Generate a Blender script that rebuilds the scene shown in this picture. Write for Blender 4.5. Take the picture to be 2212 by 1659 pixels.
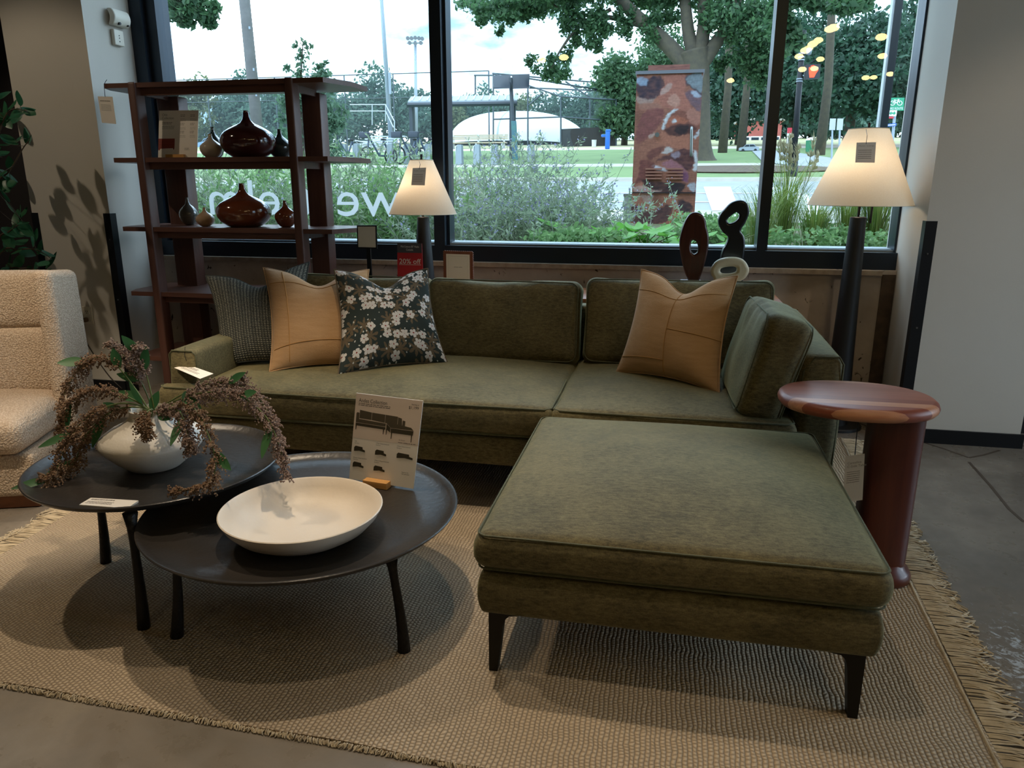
import bpy, bmesh, math, random
import numpy as np
from mathutils import Vector, Matrix, noise

random.seed(7)
RNG = np.random.default_rng(7)
for o in list(bpy.data.objects):
    bpy.data.objects.remove(o)
SC = bpy.context.scene
COL = SC.collection

# ------------------------------------------------------------------ camera
W, H = 2212, 1659
F = 1603.0                                   # focal length in pixels
PITCH, YAW, ROLL = math.radians(14.94), math.radians(11.69), math.radians(0.05)
CAMZ = 1.33
C0 = np.array([0, 0, CAMZ])
_f = np.array([-math.sin(YAW)*math.cos(PITCH), math.cos(YAW)*math.cos(PITCH), -math.sin(PITCH)])
_r0 = np.array([math.cos(YAW), math.sin(YAW), 0.0])
_u0 = np.cross(_r0, _f)
_r = math.cos(ROLL)*_r0 + math.sin(ROLL)*_u0
_u = -math.sin(ROLL)*_r0 + math.cos(ROLL)*_u0
cam = bpy.data.cameras.new('camera')
cam.sensor_fit = 'HORIZONTAL'
cam.sensor_width = 36.0
cam.lens = F/W*36.0
cam.clip_end = 500
cam.clip_start = 0.02
camo = bpy.data.objects.new('camera', cam)
COL.objects.link(camo)
camo.matrix_world = Matrix(((_r[0], _u[0], -_f[0], 0), (_r[1], _u[1], -_f[1], 0), (_r[2], _u[2], -_f[2], CAMZ), (0, 0, 0, 1)))
SC.camera = camo

# ------------------------------------------------------------------ colour management
SC.view_settings.view_transform = 'Standard'
SC.view_settings.look = 'None'
SC.view_settings.exposure = 0.62
SC.view_settings.gamma = 1.0
SC.view_settings.use_curve_mapping = False

def lin(h):
    h = h.lstrip('#')
    c = [int(h[i:i+2], 16)/255 for i in (0, 2, 4)]
    return tuple(x/12.92 if x <= .04045 else ((x+.055)/1.055)**2.4 for x in c) + (1.0,)

# ------------------------------------------------------------------ sky: broken cloud, even in every direction
world = bpy.data.worlds.new('sky')
SC.world = world
world.use_nodes = True
nt = world.node_tree
nt.nodes.clear()
def wn(t, **k):
    n = nt.nodes.new(t)
    for a, b in k.items():
        setattr(n, a, b)
    return n
tc = wn('ShaderNodeTexCoord')
mp = wn('ShaderNodeMapping'); mp.inputs['Scale'].default_value = (1.0, 1.0, 2.4); mp.inputs['Location'].default_value = (.3, .1, .2)
n1 = wn('ShaderNodeTexNoise'); n1.inputs['Scale'].default_value = 3.4; n1.inputs['Detail'].default_value = 9; n1.inputs['Roughness'].default_value = .55
rp = wn('ShaderNodeValToRGB')
e = rp.color_ramp.elements
e[0].position = .43; e[0].color = (.42, .72, 1.0, 1)
e[1].position = .76; e[1].color = (15, 16.6, 18.5, 1)
k = e.new(.56); k.color = (1.7, 2.4, 3.0, 1)
bg = wn('ShaderNodeBackground'); bg.inputs['Strength'].default_value = 1.0
wo = wn('ShaderNodeOutputWorld')
for a, b in ((tc.outputs['Generated'], mp.inputs[0]), (mp.outputs[0], n1.inputs['Vector']), (n1.outputs['Fac'], rp.inputs[0]), (rp.outputs[0], bg.inputs['Color']), (bg.outputs[0], wo.inputs[0])):
    nt.links.new(a, b)

# ------------------------------------------------------------------ ceiling spotlights of the shop, plus added fill lights (warm)
WARM = (1.0, .82, .60)
def spot(name, loc, tgt, watt, ang, blend=.5, col=WARM, r=.035):
    l = bpy.data.lights.new(name, 'SPOT')
    l.energy = watt; l.color = col; l.spot_size = math.radians(ang); l.spot_blend = blend; l.shadow_soft_size = r
    o = bpy.data.objects.new(name, l)
    COL.objects.link(o)
    o.location = loc
    o.rotation_euler = (Vector(tgt)-Vector(loc)).to_track_quat('-Z', 'Y').to_euler()
    return o
SPOTS = [
    ((-1.25, 2.55, 3.7), (-1.15, 2.0, 0.3), 150, 56),
    ((-3.55, 2.75, 3.7), (-1.7, 2.1, 0.4), 110, 40),
    ((-.7, 1.1, 3.9), (-.1, 1.45, 0.0), 50, 48),
    ((1.1, 1.2, 3.9), (1.1, 1.5, 0.0), 22, 45),
    ((-4.6, 2.2, 3.7), (-3.5, 4.1, .9), 60, 46),
    ((2.5, 2.0, 3.7), (1.7, 4.15, 0.3), 42, 44),
    ((-2.6, 1.0, 3.7), (-2.9, 2.7, 0.4), 270, 38),
    ((-.7, 3.1, 3.9), (-.8, 3.2, .5), 60, 46),
]
for x in (-4.5, -1.2, 2.2):  # wide weak fill lights added behind the camera for general ambience
    for y in (-3.6, -.8):
        SPOTS.append(((x, y, 3.3), (x, y+.3, 0), 3, 125))
for a, b, wv, an in SPOTS:
    spot('ceiling_spot_or_fill', a, b, wv*.86, an)

# ------------------------------------------------------------------ pixel -> place
def ray(px, py):
    return _r*(px-W/2)/F - _u*(py-H/2)/F + _f
def at_z(px, py, z=0.0):
    d = ray(px, py); return C0 + d*(z-CAMZ)/d[2]
def at_y(px, py, Y):
    d = ray(px, py); return C0 + d*Y/d[1]
def at_x(px, py, X):
    d = ray(px, py); return C0 + d*X/d[0]

# ------------------------------------------------------------------ materials
MATS = {}
class NT:
    def __init__(s, name):
        s.m = bpy.data.materials.new(name); s.m.use_nodes = True; s.t = s.m.node_tree
        s.b = s.t.nodes['Principled BSDF']; s.o = s.t.nodes['Material Output']
    def n(s, t, inp=None, **k):
        n = s.t.nodes.new(t)
        for a, b in k.items(): setattr(n, a, b)
        for a, b in (inp or {}).items():
            if isinstance(b, bpy.types.NodeSocket): s.t.links.new(b, n.inputs[a])
            else: n.inputs[a].default_value = b
        return n
    def l(s, a, b): s.t.links.new(a, b)
    def math(s, op, a, b=0.0, c=None):
        d = {0: a, 1: b}
        if c is not None: d[2] = c
        return s.n('ShaderNodeMath', d, operation=op).outputs[0]
    def mix(s, f, a, b, mode='MIX'):
        n = s.n('ShaderNodeMix', data_type='RGBA', blend_type=mode)
        for i, v in ((0, f), (6, a), (7, b)):
            if isinstance(v, bpy.types.NodeSocket): s.l(v, n.inputs[i])
            else: n.inputs[i].default_value = v
        return n.outputs[2]
    def ramp(s, f, stops):
        n = s.n('ShaderNodeValToRGB', {0: f}); e = n.color_ramp.elements
        e[0].position, e[0].color = stops[0]; e[1].position, e[1].color = stops[-1]
        for p, c in stops[1:-1]:
            k = e.new(p); k.color = c
        return n.outputs[0]
def M(name, hexc, rough=.6, metal=0.0, var=None, bump=None, sheen=0.0, coat=0.0, spec=.5, grain=None, trans=0.0, emit=None, sheen_tint=None):
    """var=(scale, hex2, amount[, stretch]); bump=(scale, strength[, stretch]); grain=(hex2, scale, axis)"""
    if name in MATS: return MATS[name]
    s = NT(name); b = s.b
    col = lin(hexc); b.inputs['Base Color'].default_value = col
    b.inputs['Roughness'].default_value = rough; b.inputs['Metallic'].default_value = metal
    b.inputs['Specular IOR Level'].default_value = spec
    if sheen:
        b.inputs['Sheen Weight'].default_value = sheen; b.inputs['Sheen Roughness'].default_value = .35
        b.inputs['Sheen Tint'].default_value = lin(sheen_tint) if sheen_tint else (1, 1, 1, 1)
    if coat:
        b.inputs['Coat Weight'].default_value = coat; b.inputs['Coat Roughness'].default_value = .08
    tc = s.n('ShaderNodeTexCoord').outputs['Object']
    out = None
    if var:
        st = var[3] if len(var) > 3 else (1, 1, 1)
        v = s.n('ShaderNodeMapping', {0: tc, 'Scale': st}).outputs[0]
        f = s.n('ShaderNodeTexNoise', {'Vector': v, 'Scale': var[0], 'Detail': 5, 'Roughness': .6}).outputs['Fac']
        f = s.ramp(f, [(.32, (0, 0, 0, 1)), (.68, (1, 1, 1, 1))])
        f = s.math('MULTIPLY', f, var[2])
        out = s.mix(f, col, lin(var[1]))
    if grain:
        ax = grain[2]; st = [14, 14, 14]; st[ax] = .8
        v = s.n('ShaderNodeMapping', {0: tc, 'Scale': tuple(st)}).outputs[0]
        f = s.n('ShaderNodeTexNoise', {'Vector': v, 'Scale': grain[1], 'Detail': 6, 'Roughness': .65, 'Distortion': .6}).outputs['Fac']
        f = s.ramp(f, [(.3, (0, 0, 0, 1)), (.7, (1, 1, 1, 1))])
        out = s.mix(f, out if out is not None else col, lin(grain[0]))
    if out is not None: s.l(out, b.inputs['Base Color'])
    if bump:
        st = bump[2] if len(bump) > 2 else (1, 1, 1)
        v = s.n('ShaderNodeMapping', {0: tc, 'Scale': st}).outputs[0]
        f = s.n('ShaderNodeTexNoise', {'Vector': v, 'Scale': bump[0], 'Detail': 3}).outputs['Fac']
        bn = s.n('ShaderNodeBump', {'Height': f, 'Strength': bump[1], 'Distance': .01})
        s.l(bn.outputs[0], b.inputs['Normal'])
    if trans:
        tr = s.n('ShaderNodeBsdfTranslucent', {'Color': out if out is not None else col})
        mx = s.n('ShaderNodeMixShader', {0: trans, 1: b.outputs[0], 2: tr.outputs[0]})
        s.l(mx.outputs[0], s.o.inputs['Surface'])
    if emit:
        b.inputs['Emission Color'].default_value = lin(emit[0]); b.inputs['Emission Strength'].default_value = emit[1]
    MATS[name] = s.m
    return s.m
LEAFK = (1, 1, 1, 1)
def leafmat(name, a, b, rough=.55, trans=.35):
    if name in MATS: return MATS[name]
    s = NT(name)
    g = s.n('ShaderNodeNewGeometry').outputs['Random Per Island']
    c = s.mix(g, tuple(x*k for x, k in zip(lin(a), LEAFK)), tuple(x*k for x, k in zip(lin(b), LEAFK)))
    s.l(c, s.b.inputs['Base Color']); s.b.inputs['Roughness'].default_value = rough
    tr = s.n('ShaderNodeBsdfTranslucent', {'Color': c})
    mx = s.n('ShaderNodeMixShader', {0: trans, 1: s.b.outputs[0], 2: tr.outputs[0]})
    s.l(mx.outputs[0], s.o.inputs['Surface'])
    MATS[name] = s.m
    return s.m

# ------------------------------------------------------------------ mesh building (all in world metres)
ORG = {}
def rotm(rx=0, ry=0, rz=0):
    return np.array(Matrix.Rotation(rz, 3, 'Z') @ Matrix.Rotation(ry, 3, 'Y') @ Matrix.Rotation(rx, 3, 'X'))
class MB:
    def __init__(s): s.v = []; s.f = []; s.n = 0; s.uv = None
    def add(s, v, f):
        v = np.asarray(v, float).reshape(-1, 3)
        s.v.append(v); s.f += [tuple(int(i)+s.n for i in q) for q in f]; s.n += len(v)
        return s
    def box(s, c, d, R=None):
        h = np.array(d, float)/2
        v = np.array([[x, y, z] for x in (-1, 1) for y in (-1, 1) for z in (-1, 1)])*h
        if R is not None: v = v @ R.T
        return s.add(v+np.array(c), [(0, 1, 3, 2), (4, 6, 7, 5), (0, 4, 5, 1), (2, 3, 7, 6), (0, 2, 6, 4), (1, 5, 7, 3)])
    def bb(s, x0, x1, y0, y1, z0, z1):
        return s.box(((x0+x1)/2, (y0+y1)/2, (z0+z1)/2), (abs(x1-x0), abs(y1-y0), abs(z1-z0)))
    def rbox(s, c, d, r, mid=6, arc=4, fn=None, R=None):
        h = np.array(d, float)/2; r = min(r, *(h*.999))
        ax = []
        for a in h:
            e = np.sort(a-r+r*np.sin(np.linspace(0, math.pi/2, arc+1)))
            m = np.linspace(-(a-r), a-r, mid+1)
            ax.append(np.unique(np.round(np.concatenate([-e, m, e]), 6)))
        idx = {}; V = []; Fc = []
        def vid(p):
            k = (round(p[0], 5), round(p[1], 5), round(p[2], 5))
            if k not in idx: idx[k] = len(V); V.append(p)
            return idx[k]
        for a in range(3):
            b, c2 = (a+1) % 3, (a+2) % 3
            for sg in (-1, 1):
                g = [[None]*len(ax[c2]) for _ in ax[b]]
                for i, x in enumerate(ax[b]):
                    for j, y in enumerate(ax[c2]):
                        p = [0, 0, 0]; p[a] = sg*h[a]; p[b] = x; p[c2] = y
                        g[i][j] = vid(p)
                for i in range(len(ax[b])-1):
                    for j in range(len(ax[c2])-1):
                        q = (g[i][j], g[i+1][j], g[i+1][j+1], g[i][j+1])
                        Fc.append(q if sg > 0 else q[::-1])
        V = np.array(V, float); Q = np.clip(V, -(h-r), h-r); D = V-Q
        L = np.linalg.norm(D, axis=1, keepdims=True); L[L == 0] = 1
        V = Q+D/L*r
        if fn is not None: V = np.array([fn(p, h) for p in V])
        if R is not None: V = V @ R.T
        return s.add(V+np.array(c), Fc)
    def cyl(s, p0, p1, r0, r1=None, n=12, caps=True):
        return s.tube([p0, p1], [r0, r0 if r1 is None else r1], n, caps)
    def tube(s, pts, r, n=8, caps=True, closed=False):
        P = np.array(pts, float); m = len(P)
        rr = np.full(m, r) if np.isscalar(r) else np.array(r, float)
        T = np.zeros_like(P)
        for i in range(m):
            a = P[(i-1) % m] if (closed or i > 0) else P[i]
            b = P[(i+1) % m] if (closed or i < m-1) else P[i]
            T[i] = (b-a)/max(np.linalg.norm(b-a), 1e-9)
        up = np.array([0, 0, 1.0]) if abs(T[0][2]) < .9 else np.array([0, 1.0, 0])
        N = np.cross(up, T[0]); N /= np.linalg.norm(N)
        V = []
        an = np.linspace(0, 2*math.pi, n, endpoint=False)
        for i in range(m):
            N = N-T[i]*(N@T[i]); N /= max(np.linalg.norm(N), 1e-9)
            B = np.cross(T[i], N)
            V += [P[i]+rr[i]*(math.cos(a)*N+math.sin(a)*B) for a in an]
        Fc = []
        for i in range(m if closed else m-1):
            j = (i+1) % m
            for k in range(n):
                k2 = (k+1) % n
                Fc.append((i*n+k, i*n+k2, j*n+k2, j*n+k))
        if caps and not closed:
            Fc.append(tuple(range(n))[::-1]); Fc.append(tuple((m-1)*n+k for k in range(n)))
        return s.add(V, Fc)
    def lathe(s, prof, c, n=32, sx=1.0, sy=1.0, R=None):
        V = []; c = np.array(c, float)
        for r, z in prof:
            for k in range(n):
                a = 2*math.pi*k/n
                V.append((r*sx*math.cos(a), r*sy*math.sin(a), z))
        V = np.array(V)
        if R is not None: V = V @ R.T
        Fc = []
        m = len(prof)
        for i in range(m-1):
            for k in range(n):
                k2 = (k+1) % n
                Fc.append((i*n+k, i*n+k2, (i+1)*n+k2, (i+1)*n+k))
        if prof[0][0] > 1e-6: Fc.append(tuple(range(n))[::-1])
        if prof[-1][0] > 1e-6: Fc.append(tuple((m-1)*n+k for k in range(n)))
        return s.add(V+c, Fc)
    def poly(s, pts, nrm, t):
        """flat polygon pts (3D) extruded by t along nrm"""
        P = np.array(pts, float); m = len(P); nrm = np.array(nrm, float)
        V = np.concatenate([P, P+nrm*t])
        Fc = [tuple(range(m))[::-1], tuple(range(m, 2*m))]
        Fc += [(i, (i+1) % m, m+(i+1) % m, m+i) for i in range(m)]
        return s.add(V, Fc)
    def quads(s, V):
        """V (k,4,3) loose quads"""
        V = np.asarray(V, float); k = len(V)
        base = s.n
        s.v.append(V.reshape(-1, 3)); s.n += 4*k
        s.f += [(base+4*i, base+4*i+1, base+4*i+2, base+4*i+3) for i in range(k)]
        return s
    def build(s, name, mat, parent=None, org=None, smooth=None, label=None, cat=None, group=None, kind=None):
        V = np.concatenate(s.v) if s.v else np.zeros((0, 3))
        if parent is not None: o0 = ORG[parent.name]
        elif org is not None: o0 = np.array(org, float)
        else:
            lo, hi = V.min(0), V.max(0); o0 = np.array([(lo[0]+hi[0])/2, (lo[1]+hi[1])/2, lo[2]])
        me = bpy.data.meshes.new(name)
        me.from_pydata((V-o0).tolist(), [], s.f)
        me.update()
        if s.uv is not None:
            ul = me.uv_layers.new(name='UVMap')
            li = np.zeros(len(me.loops), int); me.loops.foreach_get('vertex_index', li)
            ul.data.foreach_set('uv', np.asarray(s.uv, float)[li].ravel())
        if smooth:
            me.polygons.foreach_set('use_smooth', [True]*len(me.polygons))
            if smooth is not True: me.set_sharp_from_angle(angle=math.radians(smooth))
        for m in (mat if isinstance(mat, (list, tuple)) else [mat]): me.materials.append(m)
        o = bpy.data.objects.new(name, me); COL.objects.link(o)
        if parent is not None: o.parent = parent
        else: o.location = o0
        ORG[o.name] = o0
        tag(o, label, cat, group, kind)
        return o
def tag(o, label=None, cat=None, group=None, kind=None):
    for k, v in (('label', label), ('category', cat), ('group', group), ('kind', kind)):
        if v: o[k] = v
    return o
def thing(name, loc, label, cat, group=None, kind=None):
    o = bpy.data.objects.new(name, None); COL.objects.link(o)
    o.location = loc; o.empty_display_size = .05
    ORG[o.name] = np.array(loc, float)
    return tag(o, label, cat, group, kind)
def child_copy(src, parent, loc, rot=None, scale=None, name=None):
    c = src.copy(); COL.objects.link(c); c.parent = parent
    c.location = np.array(loc)-ORG[parent.name]
    if rot is not None: c.rotation_euler = rot
    if scale is not None: c.scale = scale
    return c
def struct(mb, name, mat, smooth=None, parent=None, label=None):
    return mb.build(name, mat, parent=parent, kind='structure' if parent is None else None, smooth=smooth, label=label, cat=None)
def catmull(P, n=8, closed=False):
    P = np.array(P, float); m = len(P); out = []
    rng = range(m) if closed else range(m-1)
    for i in rng:
        p0 = P[(i-1) % m] if (closed or i > 0) else P[i]
        p1 = P[i]; p2 = P[(i+1) % m]
        p3 = P[(i+2) % m] if (closed or i+2 < m) else p2
        for t in np.linspace(0, 1, n, endpoint=False):
            out.append(.5*((2*p1)+(-p0+p2)*t+(2*p0-5*p1+4*p2-p3)*t*t+(-p0+3*p1-3*p2+p3)*t**3))
    if not closed: out.append(P[-1])
    return np.array(out)
FONT_CACHE = {}
def text_mb(mb, txt, size, origin, xdir, ydir, depth=.0004, mirror=False, width=None, align='LEFT'):
    """flat lettering: origin lower-left (or right), xdir reading direction, ydir up"""
    key = txt
    if key not in FONT_CACHE:
        cu = bpy.data.curves.new('lettering', 'FONT'); cu.body = txt; cu.size = 1.0; cu.resolution_u = 3
        ob = bpy.data.objects.new('lettering', cu); COL.objects.link(ob)
        bpy.context.view_layer.update()
        me = bpy.data.meshes.new_from_object(ob.evaluated_get(bpy.context.evaluated_depsgraph_get()))
        v = np.array([x.co[:] for x in me.vertices]); f = [tuple(p.vertices) for p in me.polygons]
        bpy.data.objects.remove(ob); bpy.data.curves.remove(cu); bpy.data.meshes.remove(me)
        FONT_CACHE[key] = (v, f)
    v, f = FONT_CACHE[key]
    x = np.array(xdir, float); y = np.array(ydir, float); x /= np.linalg.norm(x); y /= np.linalg.norm(y)
    n = np.cross(x, y)
    v = v.copy(); w0 = v[:, 0].max()
    sx = size if width is None else width/w0
    if align == 'RIGHT': v[:, 0] -= w0
    if align == 'CENTER': v[:, 0] -= w0/2
    P = np.array(origin)+np.outer(v[:, 0]*sx, x)+np.outer(v[:, 1]*size, y)+n*depth
    mb.add(P, f)

# =================================================================== ROOM
WF, YG, XL, XR = 4.15, 4.64, -3.43, 1.265      # column front, glass plane, window ends
CEIL = 4.2
m_white = M('wall_paint', '#c6c2ba', .75, var=(1.2, '#bdb9b0', .6), bump=(140, .04))
m_dark = M('dark_wall_paint', '#1d1a1f', .7, var=(2, '#241d1c', .7))
m_black = M('black_steel', '#15171b', .45, metal=.3, spec=.4)
m_frame = M('dark_anodised_frame', '#232d39', .35, metal=.4)
m_bead = M('glazing_bead_grey', '#7f8a92', .4, metal=.4)
m_plaster = M('ceiling_paint', '#4d4b49', .9)
m_shop = M('shop_wall_paint', '#6f6a64', .85)
def concrete_floor():
    s = NT('polished_concrete'); tc = s.n('ShaderNodeTexCoord').outputs['Object']
    a = s.n('ShaderNodeTexNoise', {'Vector': tc, 'Scale': 1.3, 'Detail': 9, 'Roughness': .62, 'Distortion': .8}).outputs['Fac']
    b = s.n('ShaderNodeTexNoise', {'Vector': tc, 'Scale': 9, 'Detail': 6, 'Roughness': .6}).outputs['Fac']
    c = s.ramp(a, [(.3, lin('#676056')), (.5, lin('#7c7368')), (.7, lin('#8e8579'))])
    c = s.mix(s.math('MULTIPLY', s.ramp(b, [(.4, (0, 0, 0, 1)), (.62, (1, 1, 1, 1))]), .35), c, lin('#5f5850'))
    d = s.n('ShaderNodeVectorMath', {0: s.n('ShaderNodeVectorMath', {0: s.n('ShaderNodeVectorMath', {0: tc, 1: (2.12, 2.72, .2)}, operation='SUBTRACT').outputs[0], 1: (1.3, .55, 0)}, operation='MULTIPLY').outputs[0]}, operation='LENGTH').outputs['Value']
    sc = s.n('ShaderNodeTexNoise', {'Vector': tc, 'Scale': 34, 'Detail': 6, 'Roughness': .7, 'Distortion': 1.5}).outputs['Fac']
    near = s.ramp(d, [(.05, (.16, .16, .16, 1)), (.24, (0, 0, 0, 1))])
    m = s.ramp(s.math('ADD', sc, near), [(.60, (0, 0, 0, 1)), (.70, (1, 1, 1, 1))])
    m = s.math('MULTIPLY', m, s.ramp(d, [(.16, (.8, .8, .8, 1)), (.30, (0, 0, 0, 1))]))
    c = s.mix(m, c, lin('#bfc6cc'))                     # window glare beside the rug, painted into the floor colour
    s.l(c, s.b.inputs['Base Color'])
    s.l(s.ramp(b, [(.35, (.22, .22, .22, 1)), (.65, (.5, .5, .5, 1))]), s.b.inputs['Roughness'])
    bn = s.n('ShaderNodeBump', {'Height': b, 'Strength': .08, 'Distance': .01}); s.l(bn.outputs[0], s.b.inputs['Normal'])
    return s.m
def concrete_wall():
    s = NT('rough_concrete'); tc = s.n('ShaderNodeTexCoord').outputs['Object']
    a = s.n('ShaderNodeTexNoise', {'Vector': tc, 'Scale': 3, 'Detail': 8, 'Roughness': .6}).outputs['Fac']
    c = s.ramp(a, [(.3, lin('#958a80')), (.55, lin('#aca197')), (.75, lin('#c0b5aa'))])
    v = s.n('ShaderNodeTexNoise', {'Vector': tc, 'Scale': 15, 'Detail': 5, 'Distortion': 1.4}).outputs['Fac']
    hole = s.ramp(v, [(.65, (0, 0, 0, 1)), (.68, (1, 1, 1, 1))])
    c = s.mix(hole, c, lin('#3f342b'))
    s.l(c, s.b.inputs['Base Color']); s.b.inputs['Roughness'].default_value = .85
    bn = s.n('ShaderNodeBump', {'Height': hole, 'Strength': .5, 'Distance': -.01}); s.l(bn.outputs[0], s.b.inputs['Normal'])
    return s.m
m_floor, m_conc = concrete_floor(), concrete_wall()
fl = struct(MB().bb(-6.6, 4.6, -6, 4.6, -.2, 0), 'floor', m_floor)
m_crack = M('floor_joint', '#4a3d30', .9)
for pts in ([(1855, 914), (1888, 926), (1992, 955), (2040, 970), (2093, 989), (2125, 983), (2160, 973)], [(2093, 998), (2140, 1050), (2180, 1100), (2212, 1128)]):
    mb = MB()
    P = [at_z(*p, .0) for p in pts]
    for a, b in zip(P[:-1], P[1:]):
        d = (b-a)/np.linalg.norm(b-a); n = np.array([-d[1], d[0], 0])*.007
        mb.poly([a-n, b-n, b+n, a+n], (0, 0, 1), .0008)
    mb.build('floor_joint', m_crack, parent=fl)
struct(MB().bb(-6.6, 4.6, -6, 4.8, CEIL, CEIL+.2), 'ceiling', m_plaster)
struct(MB().bb(-6.8, -6.6, -6, 4.8, 0, CEIL), 'wall_left', m_shop)
struct(MB().bb(4.6, 4.8, -6, 1.0, 0, CEIL).bb(4.6, 4.8, 4.0, 4.8, 0, CEIL).bb(4.6, 4.8, 1.0, 4.0, 0, .5).bb(4.6, 4.8, 1.0, 4.0, 3.0, CEIL), 'wall_right', m_shop)
struct(MB().bb(-6.8, 4.8, -6.2, -6, 0, CEIL), 'wall_back', m_shop)
struct(MB().bb(-6.6, -4.0, 4.42, 4.8, 0, CEIL), 'wall_dark_panel', m_dark)
struct(MB().bb(1.86, 4.6, 4.42, 4.8, 0, CEIL), 'wall_dark_recess', m_black)
struct(MB().bb(-4.0, XL, WF, 4.8, 0, CEIL), 'wall_column_left', m_white)
struct(MB().bb(XR, 1.86, WF, 4.8, 0, CEIL), 'wall_column_right', m_white)
lw = struct(MB().bb(XL, XR, 4.53, 4.78, 0, .872), 'wall_sill', m_conc)
MB().bb(XR-.075, XR-.005, 4.522, 4.53, 0, .85).build('concrete_edge_strip', M('dark_concrete_strip', '#5c4c3e', .9, var=(14, '#382d24', .8)), parent=lw)
MB().bb(XL, XR-.08, 4.505, 4.53, .845, .872).build('concrete_ledge', M('pale_concrete_ledge', '#a99c8c', .85, var=(22, '#6d6054', .55)), parent=lw)
struct(MB().bb(XL, XR, 4.55, 4.78, 3.95, CEIL), 'wall_header', m_white)
for nm, x0, x1, xc in (('guard_left', XL-.045, XL+.004, XL), ('guard_right', XR-.004, XR+.05, XR)):
    mb = MB().bb(x0, x1, WF-.004, WF, 0, 1.162)
    if nm == 'guard_left': mb.bb(XL, XL+.004, WF, WF+.05, 0, 1.162)
    else: mb.bb(XR-.004, XR, WF, WF+.05, 0, 1.162)
    g = mb.build('corner_guard', m_black, label='black steel corner guard on the white column beside the ' + ('bookcase' if nm == 'guard_left' else 'floor lamp'), cat='corner guard', group=None)
    for z in (.25, .62, 1.0):
        xs = xc+(-.02 if nm == 'guard_left' else .024)
        MB().cyl((xs, WF-.004, z), (xs, WF-.006, z), .005, n=8).build('screw', M('steel_screw', '#8d9094', .3, metal=1), parent=g)
MB().bb(-4.004, -3.955, WF-.004, WF, 0, 1.162).build('corner_guard', m_black, label='black corner guard on the column edge behind the leafy plant', cat='corner guard')
struct(MB().bb(XR+.052, 1.875, WF-.014, WF, 0, .076), 'baseboard_right', m_black)
struct(MB().bb(-4.0, XL-.047, WF-.014, WF, 0, .076), 'baseboard_left', m_black)

# window: frame, mullions, panes, lettering
def glass_mat():
    s = NT('window_glass'); s.t.nodes.remove(s.b)
    t = s.n('ShaderNodeBsdfTransparent', {'Color': (.93, .965, .97, 1)})
    g = s.n('ShaderNodeBsdfGlossy', {'Color': (1, 1, 1, 1), 'Roughness': 0.0})
    f = s.n('ShaderNodeFresnel', {'IOR': 1.45})
    mx = s.n('ShaderNodeMixShader', {0: f.outputs[0], 1: t.outputs[0], 2: g.outputs[0]})
    s.l(mx.outputs[0], s.o.inputs['Surface'])
    return s.m
m_glass = glass_mat()
win = thing('window_1', (-1.08, YG, .875), None, None, kind='structure')
MB().bb(XL, XR, 4.56, 4.74, .872, .968).build('bottom_rail', m_frame, parent=win)
MB().bb(XL, XR, 4.56, 4.74, 3.86, 3.95).build('top_rail', m_frame, parent=win)
MB().bb(XL, -3.345, 4.56, 4.74, .968, 3.86).bb(-3.345, -3.27, 4.60, 4.74, .968, 3.86).build('jamb', m_frame, parent=win)
MB().bb(XR-.012, XR, 4.60, 4.74, .968, 3.86).build('jamb', m_frame, parent=win)
for x0, x1 in ((-1.445, -1.375), (.505, .552)):
    MB().bb(x0, x1, 4.56, 4.72, .968, 3.86).bb(x1, x1+.018, 4.61, 4.72, .968, 3.86).build('mullion', m_frame, parent=win)
MB().bb(XL, XR, 4.65, 4.80, .968, .984).build('outer_sill', M('pale_aluminium_sill', '#aeb6bb', .4, metal=.3), parent=win)
for x0, x1 in ((-3.27, -1.445), (-1.357, .505), (.57, XR-.012)):
    MB().bb(x0, x1, 4.61, 4.632, .968, .980).build('glazing_bead', m_bead, parent=win)
    MB().add([(x0, YG, .97), (x1, YG, .97), (x1, YG, 3.86), (x0, YG, 3.86)], [(0, 1, 2, 3)]).build('pane', m_glass, parent=win)
# vinyl lettering on the glass, read from the street
m_vinyl = M('white_vinyl', '#eef1f2', .6, trans=.6)
pw, pm = at_y(868, 468, YG), at_y(456, 468, YG)
tmp = MB(); text_mb(tmp, 'west elm', .33, (pw[0], YG-.004, pw[2]+.002), (-1, 0, 0), (0, 0, 1), depth=0, width=abs(pw[0]-pm[0]))
V_ = np.concatenate(tmp.v); par = list(range(len(V_)))
def root_(i):
    while par[i] != i: par[i] = par[par[i]]; i = par[i]
    return i
for q in tmp.f:
    for k in q[1:]: par[root_(k)] = root_(q[0])
isl = {}
for q in tmp.f: isl.setdefault(root_(q[0]), []).append(q)
for fs_ in isl.values():
    ids = sorted({k for q in fs_ for k in q}); mp_ = {k: i for i, k in enumerate(ids)}
    MB().add(V_[ids], [tuple(mp_[k] for k in q) for q in fs_]).build('letter', m_vinyl, parent=win)

# wall devices on the left column's window-side face
m_dev = M('off_white_plastic', '#d8d4c8', .5)
def on_reveal(px, py): return at_x(px, py, XL)
p = on_reveal(247, 40)
al = thing('wall_strobe_alarm', (XL, p[1], p[2]-.05), 'white rounded alarm sounder high on the column beside the window', 'alarm')
hz = abs(on_reveal(247, 22)[2]-on_reveal(250, 58)[2])
def bow(q, h): return np.array([q[0]+.02*(1-(q[2]/h[2])**2), q[1], q[2]])
MB().rbox((XL+.022, p[1], p[2]), (.04, .15, hz), .012, mid=5, fn=bow).build('housing', m_dev, parent=al, smooth=40)
MB().cyl((XL+.04, p[1]-.03, p[2]-hz*.38), (XL+.062, p[1]-.03, p[2]-hz*.38), .008).build('sounder_hole', m_black, parent=al)
MB().cyl((XL+.04, p[1]+.045, p[2]-hz*.38), (XL+.062, p[1]+.045, p[2]-hz*.38), .005).build('indicator', m_black, parent=al)
p = on_reveal(250, 82)
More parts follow.
